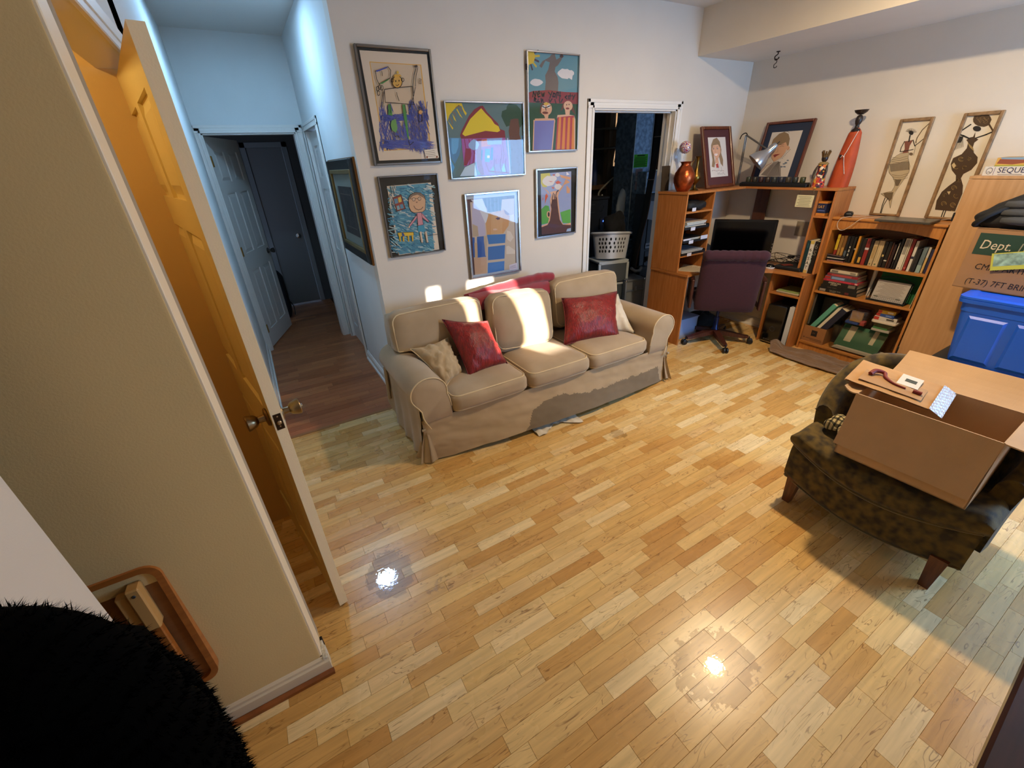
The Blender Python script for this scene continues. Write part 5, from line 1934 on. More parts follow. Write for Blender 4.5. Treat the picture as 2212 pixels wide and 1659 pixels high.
# right wing of the desk: black case with cables, puck mouse, red pad
t = thing('laptop_case', 'flat black case lying on the desk right wing', 'case', (4.30, 2.15, .7115), R_(4))
MB().box(-.12, .14, -.13, .10, 0, .034, .010).build('case_body', mat('black leatherette', '#0d0d0f', .6, bump=.3, bscale=150), t)
MB().box(-.12, .14, -.128, -.124, .016, .019).build('zip', gun, t)
t = thing('phone_pad', 'dark red pad on the black case', 'pad', (4.245, 2.165, .7458), R_(-30))
MB().box(-.045, .045, -.025, .025, 0, .006, .002).build('pad', mat('dark red rubber', '#6c2417', .5), t)
t = thing('puck_mouse', 'round black and white mouse on the desk by the black case', 'mouse', (4.16, 2.27, .7115))
MB().lathe([(0, 0), (.038, 0), (.042, .010), (.040, .016)], 24, caps=False).build('white_base', mat('white plastic', '#d7d5d0', .4), t, 50)
MB().lathe([(.040, .016), (.036, .030), (.022, .040), (0, .043)], 24, caps=False).build('black_dome', gloss_b, t, 80)
t = thing('cable_bundle', 'tangled black cables behind the black case', 'cable', (4.36, 2.24, .7115))
r = random.Random(4)
for i in range(5):
    P = [(r.uniform(-.07, .08), r.uniform(-.13, .22), r.uniform(.004, .12)) for _ in range(6)]
    P[0], P[-1] = (.05, .25, .004), (.06, -.12, .02)
    MB().tube(smooth_path(P, 6), .0028, 6).build('cable', black_p, t, 80)
MB().box(-.04, .02, -.06, -.02, .08, .105, .003).build('plug', black_p, t)
t = thing('wire_basket', 'little white wire basket against the wall behind the cables', 'basket', (4.40, 2.36, .7115))
m = MB()
for z in (.01, .035, .06, .085):
    m.tube([(-.04, -.06, z), (.04, -.06, z), (.04, .06, z), (-.04, .06, z)], .0012, 5, closed=True)
for i in range(7):
    y = -.06 + .02 * i
    m.tube([(-.04, y, .085), (-.04, y, 0), (.04, y, 0), (.04, y, .085)], .001, 5)
m.build('wire', mat('white wire', '#b7ab94', .5), t)
t = thing('wall_plate', 'grey cover plate on the wall above the desk', 'plate', (XR, 2.225, 1.035))
MB().box(-.005, 0, -.075, .075, -.065, .065, .003).build('plate', mat('grey plate', '#958877', .6), t)
MB().tube([(-.005, 0, 0), (-.007, 0, 0)], .004, 8).build('screw', gun, t)


# books ------------------------------------------------------------
def book(label, group, w, h, d, cover_c, loc, rot=(0, 0, 0), page_c='#cdbf9f', marks=(), cover_rough=.5, name='book', cat='book', text=None):
    """Standing book: spine faces -x, thickness w along y, height h along z, depth d along x. marks: (z0, z1, y0, y1, colour) on the spine, in fractions."""
    o = thing(name, label, cat, loc, group=group, rot=rot)
    cm = mat('cover ' + cover_c, cover_c, cover_rough)
    t = min(.003, w * .15)
    m = MB()
    m.box(-.001, t, -w / 2, w / 2, 0, h, t * .4)
    m.box(0, d, -w / 2, -w / 2 + t, 0, h, t * .4)
    m.box(0, d, w / 2 - t, w / 2, 0, h, t * .4)
    m.build('cover', cm, o)
    MB().box(t, d - .004, -w / 2 + t, w / 2 - t, .003, h - .003).build('pages', mat('pages ' + page_c, page_c, .9), o)
    for z0, z1, y0, y1, c in marks:
        MB().box(-.0016, -.0008, w * (.5 - y1), w * (.5 - y0), h * z0, h * z1).build('spine_band', mat('spine ' + c, c, .5), o)
    if text:
        body, size, col, zc = text[:4]
        if len(text) > 4 and text[4] == 'stack':       # letters one under the other
            for i, ch in enumerate(body):
                lettering('spine_letter', ch, o, size, mat('spine ' + col, col, .5), basis((-.0022, 0, h * zc - i * size * .95), (0, -1, 0), (0, 0, 1)), align='CENTER')
        else:
            lettering('spine_letter', body, o, size, mat('spine ' + col, col, .5), basis((-.0022, -size * .36, h * zc), (0, 0, -1), (0, -1, 0)), align='CENTER')
    return o


G = 'study guides in the hutch column'
yb = 2.020
book('dark teal study guide, first in the hutch column', G, .034, .275, .20, '#123a44', (4.215, 2.010, .7122), marks=((.0, .10, 0, 1, '#0d2a38'), (.78, .92, .35, .5, '#3c6a78')), text=('SAT!', .052, '#b9cfc6', .46))
book('white and yellow study guide with black stacked letters', G, .030, .280, .21, '#d8d4c8', (4.205, 1.9765, .7122), marks=((.90, 1.0, 0, 1, '#c9b058'), (0, .10, 0, 1, '#cfae62')), text=('6=SAT', .040, '#22201c', .68, 'stack'))
book('black study guide at the outer end of the hutch column', G, .036, .275, .20, '#1a1613', (4.215, 1.9425, .7122), text=('6S', .058, '#7d7568', .78, 'stack'))
t = thing('test_box', 'navy and orange box of study cards on the hutch column shelf', 'box', (4.285, 1.990, 1.1935))
MB().box(-.065, .065, -.036, .036, .022, .098, .001).build('box_body', mat('navy box', '#20284c', .4), t)
MB().box(-.0655, .0655, -.0365, .0365, 0, .022, .001).build('box_base', mat('orange box band', '#c98438', .4), t)
MB().box(-.0655, .0655, -.0365, .0365, .098, .112, .001).build('box_lid', mat('orange box band', '#c98438', .4), t)
lettering('lettering', 'SAT', t, .030, mat('spine #d9a24a', '#d9a24a', .5), basis((-.0662, .031, .062), (0, -1, 0), (0, 0, 1)))
MB().box(-.0662, -.0656, -.028, .028, .038, .046).build('label_band', mat('blue band', '#5a6aa8', .5), t)
t = thing('wooden_box', 'small dark carved box behind the study cards box', 'box', (4.33, 1.934, 1.1935))
MB().box(-.05, .05, -.018, .018, 0, .05, .004).build('box_body', dk_d, t)
MB().box(-.051, .051, -.019, .019, .05, .06, .003).build('box_lid', dk_d, t)
t = thing('spiral_notebook', 'tall spiral notebook standing behind the study guides', 'notebook', (4.40, 1.985, .7122))
MB().box(-.010, .012, -.042, .036, 0, .46, .002).build('notebook_block', mat('dark notebook', '#2b2620', .7), t)
for i in range(14):
    MB().tube([(-.014, .030 + .006 * math.cos(a), .20 + .017 * i + .006 * math.sin(a)) for a in (0, 1.2, 2.4, 3.6, 4.8)], .0015, 5).build('spiral_ring', mat('grey wire', '#7d7468', .5), t)

# tower cubby: paper on the shelf, computer and a white binder below
t = thing('paper_stack', 'small stack of pads on the desk tower shelf', 'paper', (4.27, 2.06, .5025))
for i, (c, w) in enumerate((('#8d7a58', .10), ('#c9bfa8', .105), ('#8a9a5a', .095))):
    MB().box(-.10, .12, -w, w, .010 * i, .010 * i + .009, .001).build('pad', mat('pad ' + c, c, .8), t)
t = thing('computer', 'black tower computer standing in the desk cubby', 'computer', (4.28, 2.087, 0))
MB().box(-.15, .16, -.082, .088, .022, .395, .008).build('case_body', mat('black computer case', '#0c0c0e', .25, coat=.3), t)
MB().box(-.156, -.148, -.080, .086, .026, .392, .004).build('front_panel', mat('black front panel', '#08080a', .15, coat=.6), t)
MB().box(-.158, -.150, -.082, .088, .018, .026, .002).build('chrome_strip', chrome, t)
m = MB()
m.T = Matrix.Translation((-.1565, .0, .16)) @ Matrix.Rotation(-PI / 2, 4, 'Y')
m.tube([(.022 * math.cos(a * PI / 12), .022 * math.sin(a * PI / 12), 0) for a in range(24)], .0016, 6, closed=True)
m.build('round_badge', mat('dim badge', '#3a3a3e', .4), t)
for i in range(3):
    MB().box(-.1575, -.155, .05 - .022 * i, .062 - .022 * i, .045, .050).build('port', mat('port', '#55555a', .4), t)
for sx in (-.12, .13):
    for sy in (-.06, .07):
        MB().lathe([(0, 0), (.012, 0), (.012, .022), (0, .022)], 10, (sx, sy, 0)).build('foot', black_p, t)
t = thing('binder', 'white ring binder standing beside the tower computer', 'binder', (4.28, 1.968, 0), rot=(0, 0, 0))
MB().box(-.125, .11, -.022, -.019, 0, .40, .001).box(-.125, .11, .019, .022, 0, .40, .001).box(-.128, -.125, -.022, .022, 0, .40, .001).build('cover', mat('white vinyl', '#c3c6cc', .4), t)
MB().box(-.12, .10, -.017, .017, .006, .39).build('pages', mat('white pages', '#d7d4cc', .8), t)

# floor clutter in the dark under the desk
t = thing('blue_crate', 'pale blue plastic crate under the desk left wing', 'crate', (3.64, 2.80, 0))
m = MB()
m.box(-.15, .15, -.12, .12, 0, .004)
for a, b, c, d in ((-.15, -.146, -.12, .12), (.146, .15, -.12, .12), (-.15, .15, -.12, -.116), (-.15, .15, .116, .12)):
    m.box(a, b, c, d, 0, .20)
m.build('crate_shell', mat('pale blue plastic', '#8fa6d2', .4), t)
MB().box(-.158, .158, -.128, .128, .20, .212, .004).build('crate_lid', mat('pale blue plastic', '#8fa6d2', .4), t)
t = thing('shoe_heap', 'dark crumpled bag on the floor under the desk', 'bag', (3.98, 2.80, 0))
sb = softbox(.16, .12, .07, .05, 8, (0, 0, .02), .03, 9, 5)
sb.v = [(x, y, z + .085) for x, y, z in sb.v]
sb.build('bag_body', mat('dark cloth', '#141214', .9), t, 180)
MB().tube(smooth_path([(-.08, -.05, .15), (-.04, -.06, .21), (.04, -.06, .20), (.08, -.05, .15)], 6), .007, 6).build('handle', mat('dark cloth', '#141214', .9), t, 80)

# ------------------------------------------------------------------ office chair
OC = Vector((3.79, 2.47, 0))
oc = thing('office_chair', 'maroon fabric office chair with wooden arms turned to the corner desk', 'chair', OC, 0)
maroon = mat('maroon tweed', '#37101c', .9, var=.12, vscale=60, bump=.5, bscale=420, sheen=.1)
dwood = wood('dark chair wood', '#4a2418', '#38180f', .4, 8, (10, 10, 1))
fx, fy = .73, .69                                      # facing direction
B = basis((0, 0, 0), (fy, -fx, 0), (fx, fy, 0))        # local x to the sitter's right, y forward
for k in range(5):
    a = 2 * PI * k / 5 + .335
    q = Vector((math.cos(a), math.sin(a), 0))
    p = Vector((-q.y, q.x, 0))
    m = MB()
    secs = ((.03, .030, .125, .075), (.16, .026, .105, .065), (.27, .022, .085, .055), (.315, .018, .080, .056))
    vs = []
    for d, w, zt, zb in secs:
        c = q * d
        vs += [c + p * w + Vector((0, 0, zb)), c + p * w + Vector((0, 0, zt)), c - p * w + Vector((0, 0, zt)), c - p * w + Vector((0, 0, zb))]
    fs = [(i * 4 + j, i * 4 + (j + 1) % 4, (i + 1) * 4 + (j + 1) % 4, (i + 1) * 4 + j) for i in range(3) for j in range(4)] + [(0, 1, 2, 3), (12, 13, 14, 15)]
    m.add(vs, fs)
    leg = m.build('base_leg', dwood, oc, 40)
    cs = MB()
    cs.tube([q * .325 + Vector((0, 0, .045)), q * .325 + Vector((0, 0, .075))], .007, 8)
    for s in (-1, 1):
        cs.T = Matrix.Translation(q * .335 + p * (.014 * s) + Vector((0, 0, .027))) @ p.to_track_quat('Z', 'Y').to_matrix().to_4x4()
        cs.lathe([(0, -.010), (.022, -.010), (.027, -.006), (.027, .006), (.022, .010), (0, .010)], 18)
        cs.T = Matrix.Identity(4)
    cs.build('caster', black_p, leg, 40)
MB().lathe([(0, .06), (.035, .06), (.035, .13), (.024, .14), (.024, .25), (.014, .25), (.014, .37), (.05, .375), (.05, .39), (0, .39)], 20).build('gas_column', mat('blue black column', '#1c2a55', .3, .6), oc, 50)
m = MB()
sb = softbox(.255, .245, .045, .04, 10, (0, 0, .025), .003, 8, 2)
m.T = B @ Matrix.Translation((0, .05, .44))
m.add(sb.v, sb.f)
m.build('seat', maroon, oc, 180)
# backrest: upholstered slab tilted back, thick roll at the top
bl_, bh = .262, .29
M2 = B @ Matrix.Translation((0, -.235, .655)) @ Matrix.Rotation(R_(11), 4, 'X')
sb = softbox(bl_, .035, bh, .03, 12, (0, .018, 0), .003, 8, 7)
m = MB()
m.T = M2
m.add(sb.v, sb.f)
m.build('backrest', maroon, oc, 180)
m = MB()
m.T = M2
P = [(-.262 + .524 * i / 24, -.022 + .002 * math.sin(i * 1.9), .262) for i in range(25)]
m.tube(P, [.03] + [.046 + .003 * math.sin(i * 2.2) for i in range(23)] + [.03], 14)
m.build('top_roll', maroon, oc, 180)
m = MB()
m.T = M2
for x in (-.235, .235):
    m.tube([(x, .02, .02), (x * 1.02, .02, .20)], .006, 8)
m.build('back_rail', chrome, oc, 80)
for s in (-1, 1):
    m = MB()
    m.T = B
    m.tube([(s * .30, -.20, .66), (s * .305, -.16, .675), (s * .305, .12, .665), (s * .30, .17, .655)], [.018, .022, .022, .018], 10)
    m.build('armrest', dwood, oc, 60)
    m = MB()
    m.T = B
    m.box(s * .30 - .013, s * .30 + .013, -.235, -.175, .40, .67, .006)
    m.box(s * .30 - .013, s * .30 + .013, .02, .06, .42, .65, .006)
    m.box(s * .30 - .013, s * .30 + .013, -.22, .06, .41, .44, .006)
    m.build('arm_support', dwood, oc)

# ================================================================== bookcase and what stands in it
oak = wood('honey oak laminate', '#bd8040', '#a96c2f', .42, 5, (14, 14, 1.2))
oak_h = wood('honey oak laminate flat', '#bd8040', '#a96c2f', .40, 5, (14, 1.2, 14))
BC = Vector((4.38, 1.53, 0))
bc = thing('bookcase', 'honey-oak bookcase with an arched top rail between the desk and tall cabinet', 'bookcase', BC)


def bbox(name, x0, x1, y0, y1, z0, z1, m_=None, b=.0015):
    return off(BC).box(x0, x1, y0, y1, z0, z1, b).build(name, m_ or oak, bc)


bbox('side_panel', 4.262, 4.495, 1.882, 1.898, 0, 1.170)
bbox('side_panel', 4.262, 4.495, 1.158, 1.174, 0, 1.170)
bbox('top_board', 4.248, 4.497, 1.150, 1.906, 1.170, 1.190, oak_h, .004)
bbox('shelf', 4.268, 4.488, 1.174, 1.882, .812, .830, oak_h)
bbox('shelf', 4.268, 4.488, 1.174, 1.882, .546, .563, oak_h)
bbox('bottom_board', 4.262, 4.488, 1.174, 1.882, .062, .082, oak_h)
bbox('toe_board', 4.275, 4.29, 1.174, 1.882, 0, .062)
bbox('back_panel', 4.488, 4.494, 1.174, 1.882, .062, 1.170, wood('oak back board', '#7d5630', '#6f4a27', .6))
rail = [(1.174, 1.170), (1.174, 1.085)] + [(1.174 + .708 * i / 24, 1.085 + .038 * math.sin(PI * i / 24)) for i in range(1, 24)] + [(1.882, 1.085), (1.882, 1.170)]
off(BC).prism(rail, 'x', 4.262, 4.278).build('arched_rail', oak, bc)

G = 'books on the top bookcase shelf'
rows = [  # y0 (left), y1 (right), top z, cover, label, bands
    (1.841, 1.820, 1.050, '#8d2f22', 'yellow-topped red book, first on the top bookcase shelf', ((.42, 1, 0, 1, '#c9ae2c'),)),
    (1.815, 1.793, 1.040, '#8c6a34', 'mottled tan book next to the yellow-topped one', ((.1, .5, .1, .9, '#a5803f'),)),
    (1.791, 1.768, 1.044, '#7a5528', 'brown book third from the desk on the top shelf', ((.15, .55, .1, .9, '#b58a45'),)),
    (1.761, 1.743, 1.042, '#11151c', 'black book with a grey-blue base band on the top shelf', ((.05, .45, .0, 1, '#4d5a66'),)),
    (1.741, 1.718, 1.045, '#101010', 'black book with stacked white title blocks', ((.55, .62, .3, .7, '#b5b0a4'), (.40, .5, .3, .7, '#b5b0a4'), (.25, .34, .3, .7, '#b5b0a4'))),
    (1.715, 1.697, 1.041, '#14120f', 'black book with a white numeral beside the mustard one', ()),
    (1.687, 1.671, 1.050, '#c2882a', 'thin mustard-yellow book on the top shelf', ()),
    (1.664, 1.651, 1.040, '#15130f', 'thin black book just after the mustard one', ()),
    (1.649, 1.624, 1.036, '#191613', 'black book with a yellow square near its base', ((.06, .28, .1, .8, '#c7a043'),)),
    (1.620, 1.592, 1.040, '#8c2a24', 'wide red book on the top bookcase shelf', ((.58, .66, 0, 1, '#c4c0c6'), (.66, 1, .0, 1, '#76211d'))),
    (1.589, 1.570, 1.038, '#1a1a1a', 'dark book between the red and the first cream one', ()),
    (1.566, 1.537, 1.029, '#b9a47c', 'cream patterned book, first of the cream pair', ((.06, .12, .3, .6, '#5f6b45'), (.3, .8, .2, .8, '#a58a5c'))),
    (1.535, 1.499, 1.033, '#c2ad84', 'wider cream book with an arched panel, second of the pair', ((.06, .12, .3, .6, '#5f6b45'), (.18, .85, .22, .26, '#6d5a3c'), (.18, .85, .74, .78, '#6d5a3c'))),
    (1.494, 1.474, 1.031, '#151310', 'black book with a round cream emblem', ((.42, .50, .2, .8, '#c2a96c'),)),
    (1.472, 1.450, 1.032, '#16140f', 'black book with a small white label', ((.26, .30, .1, 1, '#d6d2c8'),)),
    (1.447, 1.435, 1.030, '#4a2512', 'thin dark brown book on the top shelf', ()),
    (1.432, 1.415, 1.018, '#2b1513', 'short blackish-red book on the top shelf', ()),
    (1.408, 1.398, 1.039, '#171614', 'thin black book with a white strip of title', ((.35, .95, .2, .8, '#bdb7ab'),)),
    (1.396, 1.381, 1.065, '#1b1a18', 'tall thin black book before the thick white one', ()),
    (1.375, 1.344, 1.068, '#d3cdbd', 'thick white book with grey upper lettering', ((.50, .97, .15, .85, '#8f8a80'), (.05, .08, .4, .6, '#3a3a3a'))),
    (1.341, 1.334, 1.066, '#c9c1ae', 'very thin white book beside the thick white one', ()),
    (1.332, 1.313, 1.068, '#83231f', 'dark red tall book near the shelf end', ((.06, .12, .1, .9, '#b7574c'),)),
    (1.306, 1.288, 1.057, '#c9c5bc', 'white book with a navy middle band', ((.42, .50, 0, 1, '#23263e'),)),
    (1.279, 1.256, 1.003, '#14161f', 'short black book behind the white banded one', ()),
    (1.252, 1.225, 1.019, '#62737a', 'grey-blue book near the end of the top shelf', ((.0, .3, 0, 1, '#8fa6a4'),)),
    (1.221, 1.207, 1.021, '#c4a468', 'thin cream and tan book second from the shelf end', ((.6, 1, 0, 1, '#b9b4a8'),)),
    (1.203, 1.184, 1.008, '#1e2347', 'navy book at the very end of the top shelf', ()),
]
for y0, y1, zt, c, lab, bands in rows:
    w_ = y0 - y1
    txt = ('8', .028, '#b5b0a4', .55) if 'numeral' in lab else None
    book(lab, G, w_ - .001, zt - .830, rnd.uniform(.13, .165), c, (4.308 + rnd.uniform(-.004, .004), (y0 + y1) / 2, .8305), marks=bands, text=txt)
# CD cases in front
for i in range(5):
    t = thing('disc_case', ('disc case lying %s of the little pile on the top shelf' % ('at the bottom', 'second from bottom', 'in the middle', 'second from top', 'uppermost')[i]), 'disc case', (4.343, 1.805 + (-.006, .004, -.003, .005, .0)[i], .8305 + .0112 * i), R_((2, -3, 1, 4, -14)[i]), group='disc cases')
    MB().box(-.062, .062, -.066, .066, 0, .0015).box(-.062, .062, -.066, .066, .0085, .0102).build('clear_cover', thin_glass('clear case', .05, .08, (.85, .82, .84)) if i == 0 and 'cc' not in MATS else MATS['cc'], t)
    MATS['cc'] = t.children[0].data.materials[0]
    MB().box(-.060, .060, -.064, .064, .002, .008).build('inlay', mat('inlay %d' % i, ('#8a4a4c', '#2a2a2e', '#c7c2c0', '#25252a', '#4c4248')[i], .6), t)
    MB().box(-.0622, -.0612, -.062, .062, .0025, .0078).build('spine_label', mat('case spine %d' % i, ('#c58a80', '#1c1c20', '#cfcac6', '#1a1a1e', '#6c5a66')[i], .6), t)

# middle shelf: lying books, then a file rack
def flat_book(label, z, th, y0, y1, c, d=.17, text=None, band=None, x0=4.290, group='books lying on the middle shelf', rz=0):
    o = thing('book', label, 'book', (x0, (y0 + y1) / 2, z), R_(rz), group=group)
    w_ = (y0 - y1) / 2
    MB().box(-.001, .003, -w_, w_, 0, th, .001).box(0, d, -w_, w_, 0, .002).box(0, d, -w_, w_, th - .002, th).build('cover', mat('cover ' + c, c, .45), o)
    MB().box(.003, d - .003, -w_ + .003, w_ - .003, .002, th - .002).build('pages', mat('pages #cdbf9f', '#cdbf9f', .9), o)
    if band:
        for a, b, bcol in band:
            MB().box(-.0018, -.0008, w_ - 2 * w_ * b, w_ - 2 * w_ * a, th * .15, th * .85).build('spine_band', mat('spine ' + bcol, bcol, .5), o)
    if text:
        for body, size, off_y, off_z, colr in text:
            lettering('spine_letter', body, o, size, mat('spine ' + colr, colr, .5), basis((-.0022, w_ - 2 * w_ * off_y, th * off_z), (0, -1, 0), (0, 0, 1)))
    return o


flat_book('black book with small white lettering, bottom of the pile', .5632, .030, 1.865, 1.560, '#121211', .19, [('THE CIVIL WAR', .013, .3, .45, '#8f8a80'), ('BY ITSELF', .011, .32, .12, '#8f8a80')], ((.04, .2, '#8c8478'), (.70, .80, '#5a1e1a')))
flat_book('thick black book second from the bottom of the pile', .5938, .030, 1.852, 1.568, '#0f0f0f', .19, [('PORT  PORT', .013, .2, .3, '#5f5340')])
flat_book('black book with a two-line white title in the pile', .6243, .036, 1.842, 1.575, '#131210', .18, [('AMERICAN', .020, .16, .52, '#cfc6ae'), ('STORY', .018, .24, .10, '#cfc6ae')], ((.75, .95, '#6d665c'),))
flat_book('crimson book in the middle of the pile', .6607, .018, 1.846, 1.572, '#a01f33', .17, None, ((.9, .97, '#d0a8a0'), (.1, .8, '#b5374a')))
flat_book('red and blue book third from the top of the pile', .6790, .028, 1.838, 1.590, '#4a6076', .17, None, ((.0, .18, '#a32a2c'), (.22, .62, '#7d97c2'), (.66, .95, '#415468')))
flat_book('dark red book second from the top of the pile', .7073, .022, 1.828, 1.590, '#84202a', .17, None, ((.15, .8, '#a5484a'),))
flat_book('thin grey book just under the top of the pile', .7296, .010, 1.815, 1.600, '#5d5a58', .16)
flat_book('cream-spined book on top of the pile', .7398, .022, 1.812, 1.606, '#c8bca4', .16, None, ((.05, .3, '#6f6a62'), (.75, .95, '#8c8272')))
t = thing('paper_roll', 'white rolled sheet standing behind the pile of books', 'paper', (4.42, 1.53, .5635), rot=(0, R_(0), 0))
MB().lathe([(.012, 0), (.014, 0), (.014, .235), (.012, .235)], 14, caps=False).build('roll', mat('white roll', '#c9c5bd', .7), t, 60)
t = thing('file_rack', 'black mesh file rack tilted on the middle shelf holding a printed sheet', 'rack', (4.315, 1.365, .5635))
mesh_b = mat('black mesh wire', '#141414', .5)
m = MB()
rim = [(-.012, .13, .012), (.03, .128, .15)] + [(.045 + .012 * math.sin(PI * i / 10), .128 - .256 * i / 10, .165 + .035 * math.sin(PI * i / 10)) for i in range(11)] + [(.03, -.128, .15), (-.012, -.13, .012)]
m.tube(rim, .0035, 6, closed=True)
m.build('wire_rim', mesh_b, t, 80)
m = MB()
for i in range(21):
    y = -.126 + .0126 * i
    m.tube([(-.010, y, .013), (.032, y, .15), (.050, y, .175)], .0007, 4)
for i in range(13):
    m.tube([(-.010 + .045 * i / 13, -.127, .013 + .15 * i / 13), (-.010 + .045 * i / 13, .127, .013 + .15 * i / 13)], .0007, 4)
g = m.build('wire_mesh', mesh_b, t)
g['kind'] = 'stuff'
MB().box(-.02, .09, -.13, .13, 0, .006, .002).build('rack_base', mesh_b, t)
t = thing('printed_sheet', 'grey printed form propped in the black file rack', 'paper', (4.310, 1.352, .577), rot=(0, R_(15), 0))
MB().box(-.004, -.003, -.105, .115, 0, .158).build('sheet', mat('grey print paper', '#a8a29b', .85), t)
m = MB()
for i in range(13):
    m.box(-.0046, -.004, -.085 + .01 * (i % 3), .10 - .012 * (i % 4), .026 + .009 * i, .0285 + .009 * i)
m.build('print_lines', mat('grey print', '#7b7164', .85), t)
for y in (-.065, .085):
    MB().box(-.0047, -.004, y - .014, y + .014, .022, .030).build('print_block', mat('dark print', '#4c4f44', .85), t)
t = thing('hanging_folder', 'dark green card folder standing behind the file rack', 'folder', (4.40, 1.335, .5635), rot=(0, R_(5), 0))
MB().box(-.004, -.001, -.150, .145, 0, .235).box(.006, .009, -.150, .145, 0, .225).build('card', mat('green card', '#13592f', .8, var=.08, vscale=10), t)
MB().box(0, .005, -.145, .14, .003, .22).build('pages', mat('pages #cdbf9f', '#cdbf9f', .9), t)
for k, (y, c) in enumerate(((1.188, '#cfc0a0'), (1.181, '#b9a98a'))):
    t = thing('envelope', ('cream envelope standing at the end of the middle shelf', 'tan envelope behind the cream one at the middle shelf end')[k], 'envelope', (4.36 + .02 * k, y, .5635), rot=(R_(3), 0, 0))
    MB().box(-.08, .08, -.0012, .0012, 0, .20).build('paper', mat('envelope ' + c, c, .8), t)

# bottom shelf: carton with three leaning books, clear bins
t = thing('carton', 'small brown carton with a black printed panel on the bottom shelf', 'box', (4.375, 1.785, .0825))
kraft = mat('brown corrugated card', '#96663a', .85, var=.05, vscale=12, bump=.15, bscale=40, bstretch=(1, 1, 6))
m = MB()
m.box(-.095, -.092, -.095, .095, 0, .150).box(.089, .092, -.095, .095, 0, .150).box(-.092, .089, -.095, -.092, 0, .150).box(-.092, .089, .092, .095, 0, .150).box(-.092, .089, -.092, .092, 0, .003)
m.build('carton_body', kraft, t)
MB().box(-.0955, -.0948, -.028, .022, .060, .115).build('printed_panel', mat('black print', '#1b1714', .7), t)
lettering('lettering', 'P9', t, .022, mat('brown print', '#6a4526', .7), basis((-.0962, .012, .08), (0, -1, 0), (0, 0, 1)))
MB().box(-.0953, -.0948, -.08, .06, .030, .037).box(-.0953, -.0948, -.085, .02, .018, .024).build('printed_lines', mat('brown print', '#6a4526', .7), t)
MB().box(-.0953, -.0948, .068, .082, .028, .042).build('printed_mark', mat('brown print', '#6a4526', .7), t)
G = 'books leaning in the small carton'
for lab, c, p, th in (('teal book leaning over in the small carton', '#58a08c', (4.290, 1.832, .205), .038), ('white-spined book leaning beside the teal one', '#d3ccb8', (4.287, 1.790, .185), .024), ('thick navy book leaning last in the small carton', '#191d33', (4.292, 1.752, .180), .052)):
    book(lab, G, th, .295, .17, c, (p[0], p[1], p[2]), rot=(R_(28.5), 0, 0))
t = thing('dark_binder', 'grey-backed black binder standing at the left end of the bottom shelf', 'binder', (4.38, 1.870, .0825))
MB().box(-.07, .10, -.010, .008, .155, .44, .001).build('cover', mat('black vinyl', '#141312', .5), t)
MB().box(-.075, -.068, -.010, .008, .155, .44, .001).build('spine', mat('grey spine', '#4a4640', .6), t)
t = thing('photo_album', 'black album standing in the shadow behind the leaning books', 'album', (4.45, 1.76, .0825))
MB().box(-.02, .02, -.10, .09, .0, .40, .003).build('cover', mat('black vinyl', '#141312', .5), t)
MB().box(-.0205, -.0195, .015, .025, .24, .247).build('white_fleck', mat('white fleck', '#cfcac2', .6), t)

clear = thin_glass('clear storage plastic', .22, .06, (.86, .86, .84))


def clear_bin(name, label, c, lx, ly, h, flare, lid=None, group=None):
    o = thing(name, label, 'storage box', c, group=group)
    m = MB()

    def ring(k, z, r=.02, n=5):
        out = []
        a, b = lx / 2 * k, ly / 2 * k
        for qx, qy, a0 in ((1, 1, 0), (-1, 1, PI / 2), (-1, -1, PI), (1, -1, PI * 1.5)):
            for i in range(n):
                t_ = a0 + PI / 2 * i / (n - 1)
                out.append((qx * (a - r) + r * math.cos(t_), qy * (b - r) + r * math.sin(t_), z))
        return out
    lv = [ring(flare * .97, .004), ring(flare, .012), ring(1, h * .93), ring(1.03, h * .94), ring(1.035, h), ring(1.0, h)]
    n = len(lv[0])
    vs = [p for r_ in lv for p in r_]
    fs = [(j * n + i, j * n + (i + 1) % n, (j + 1) * n + (i + 1) % n, (j + 1) * n + i) for j in range(len(lv) - 1) for i in range(n)]
    fs.append(tuple(range(n)))
    m.add(vs, fs)
    m.build('clear_body', clear, o, 30)
    if lid:
        m = MB()
        lv = [ring(1.045, h - .004), ring(1.06, h), ring(1.05, h + .012), ring(.9, h + .014)]
        vs = [p for r_ in lv for p in r_]
        fs = [(j * n + i, j * n + (i + 1) % n, (j + 1) * n + (i + 1) % n, (j + 1) * n + i) for j in range(3) for i in range(n)]
        fs.append(tuple(3 * n + i for i in range(n)))
        m.add(vs, fs)
        m.build('lid', lid, o, 30)
    return o


clear_bin('clear_bin', 'large clear plastic bin of papers on the bottom bookcase shelf', (4.372, 1.445, .0825), .21, .42, .225, .92)
t = thing('green_folder', 'green card folder with cream labels tilted inside the clear bin', 'folder', (4.31, 1.45, .112), rot=(0, R_(-58), 0))
MB().box(0, .205, -.165, .165, 0, .004).build('card', mat('green folder card', '#2c5b3b', .7), t)
MB().box(.055, .20, .058, .112, .004, .005).build('label', mat('cream label', '#b5ab8e', .8), t)
MB().box(.075, .20, -.105, -.072, .004, .005).build('label', mat('cream label', '#b5ab8e', .8), t)
t = thing('paper_stack', 'stack of cream papers lying under the green folder in the bin', 'paper', (4.365, 1.44, .0975))
for i in range(4):
    MB().box(-.088, .088 - .01 * i, -.170 + .006 * (i % 2), .172 - .007 * i, .0055 * i, .0055 * i + .0045).build('sheaf', mat('cream paper', '#cfc4ac', .85), t)
white_lid = mat('white lid plastic', '#d2c9b8', .4)
clear_bin('clear_box', 'small clear box with a white lid resting on the large clear bin', (4.385, 1.318, .313), .16, .165, .085, .9, white_lid)
t = thing('flash_cards', 'green and white cards inside the small clear box', 'cards', (4.385, 1.325, .318))
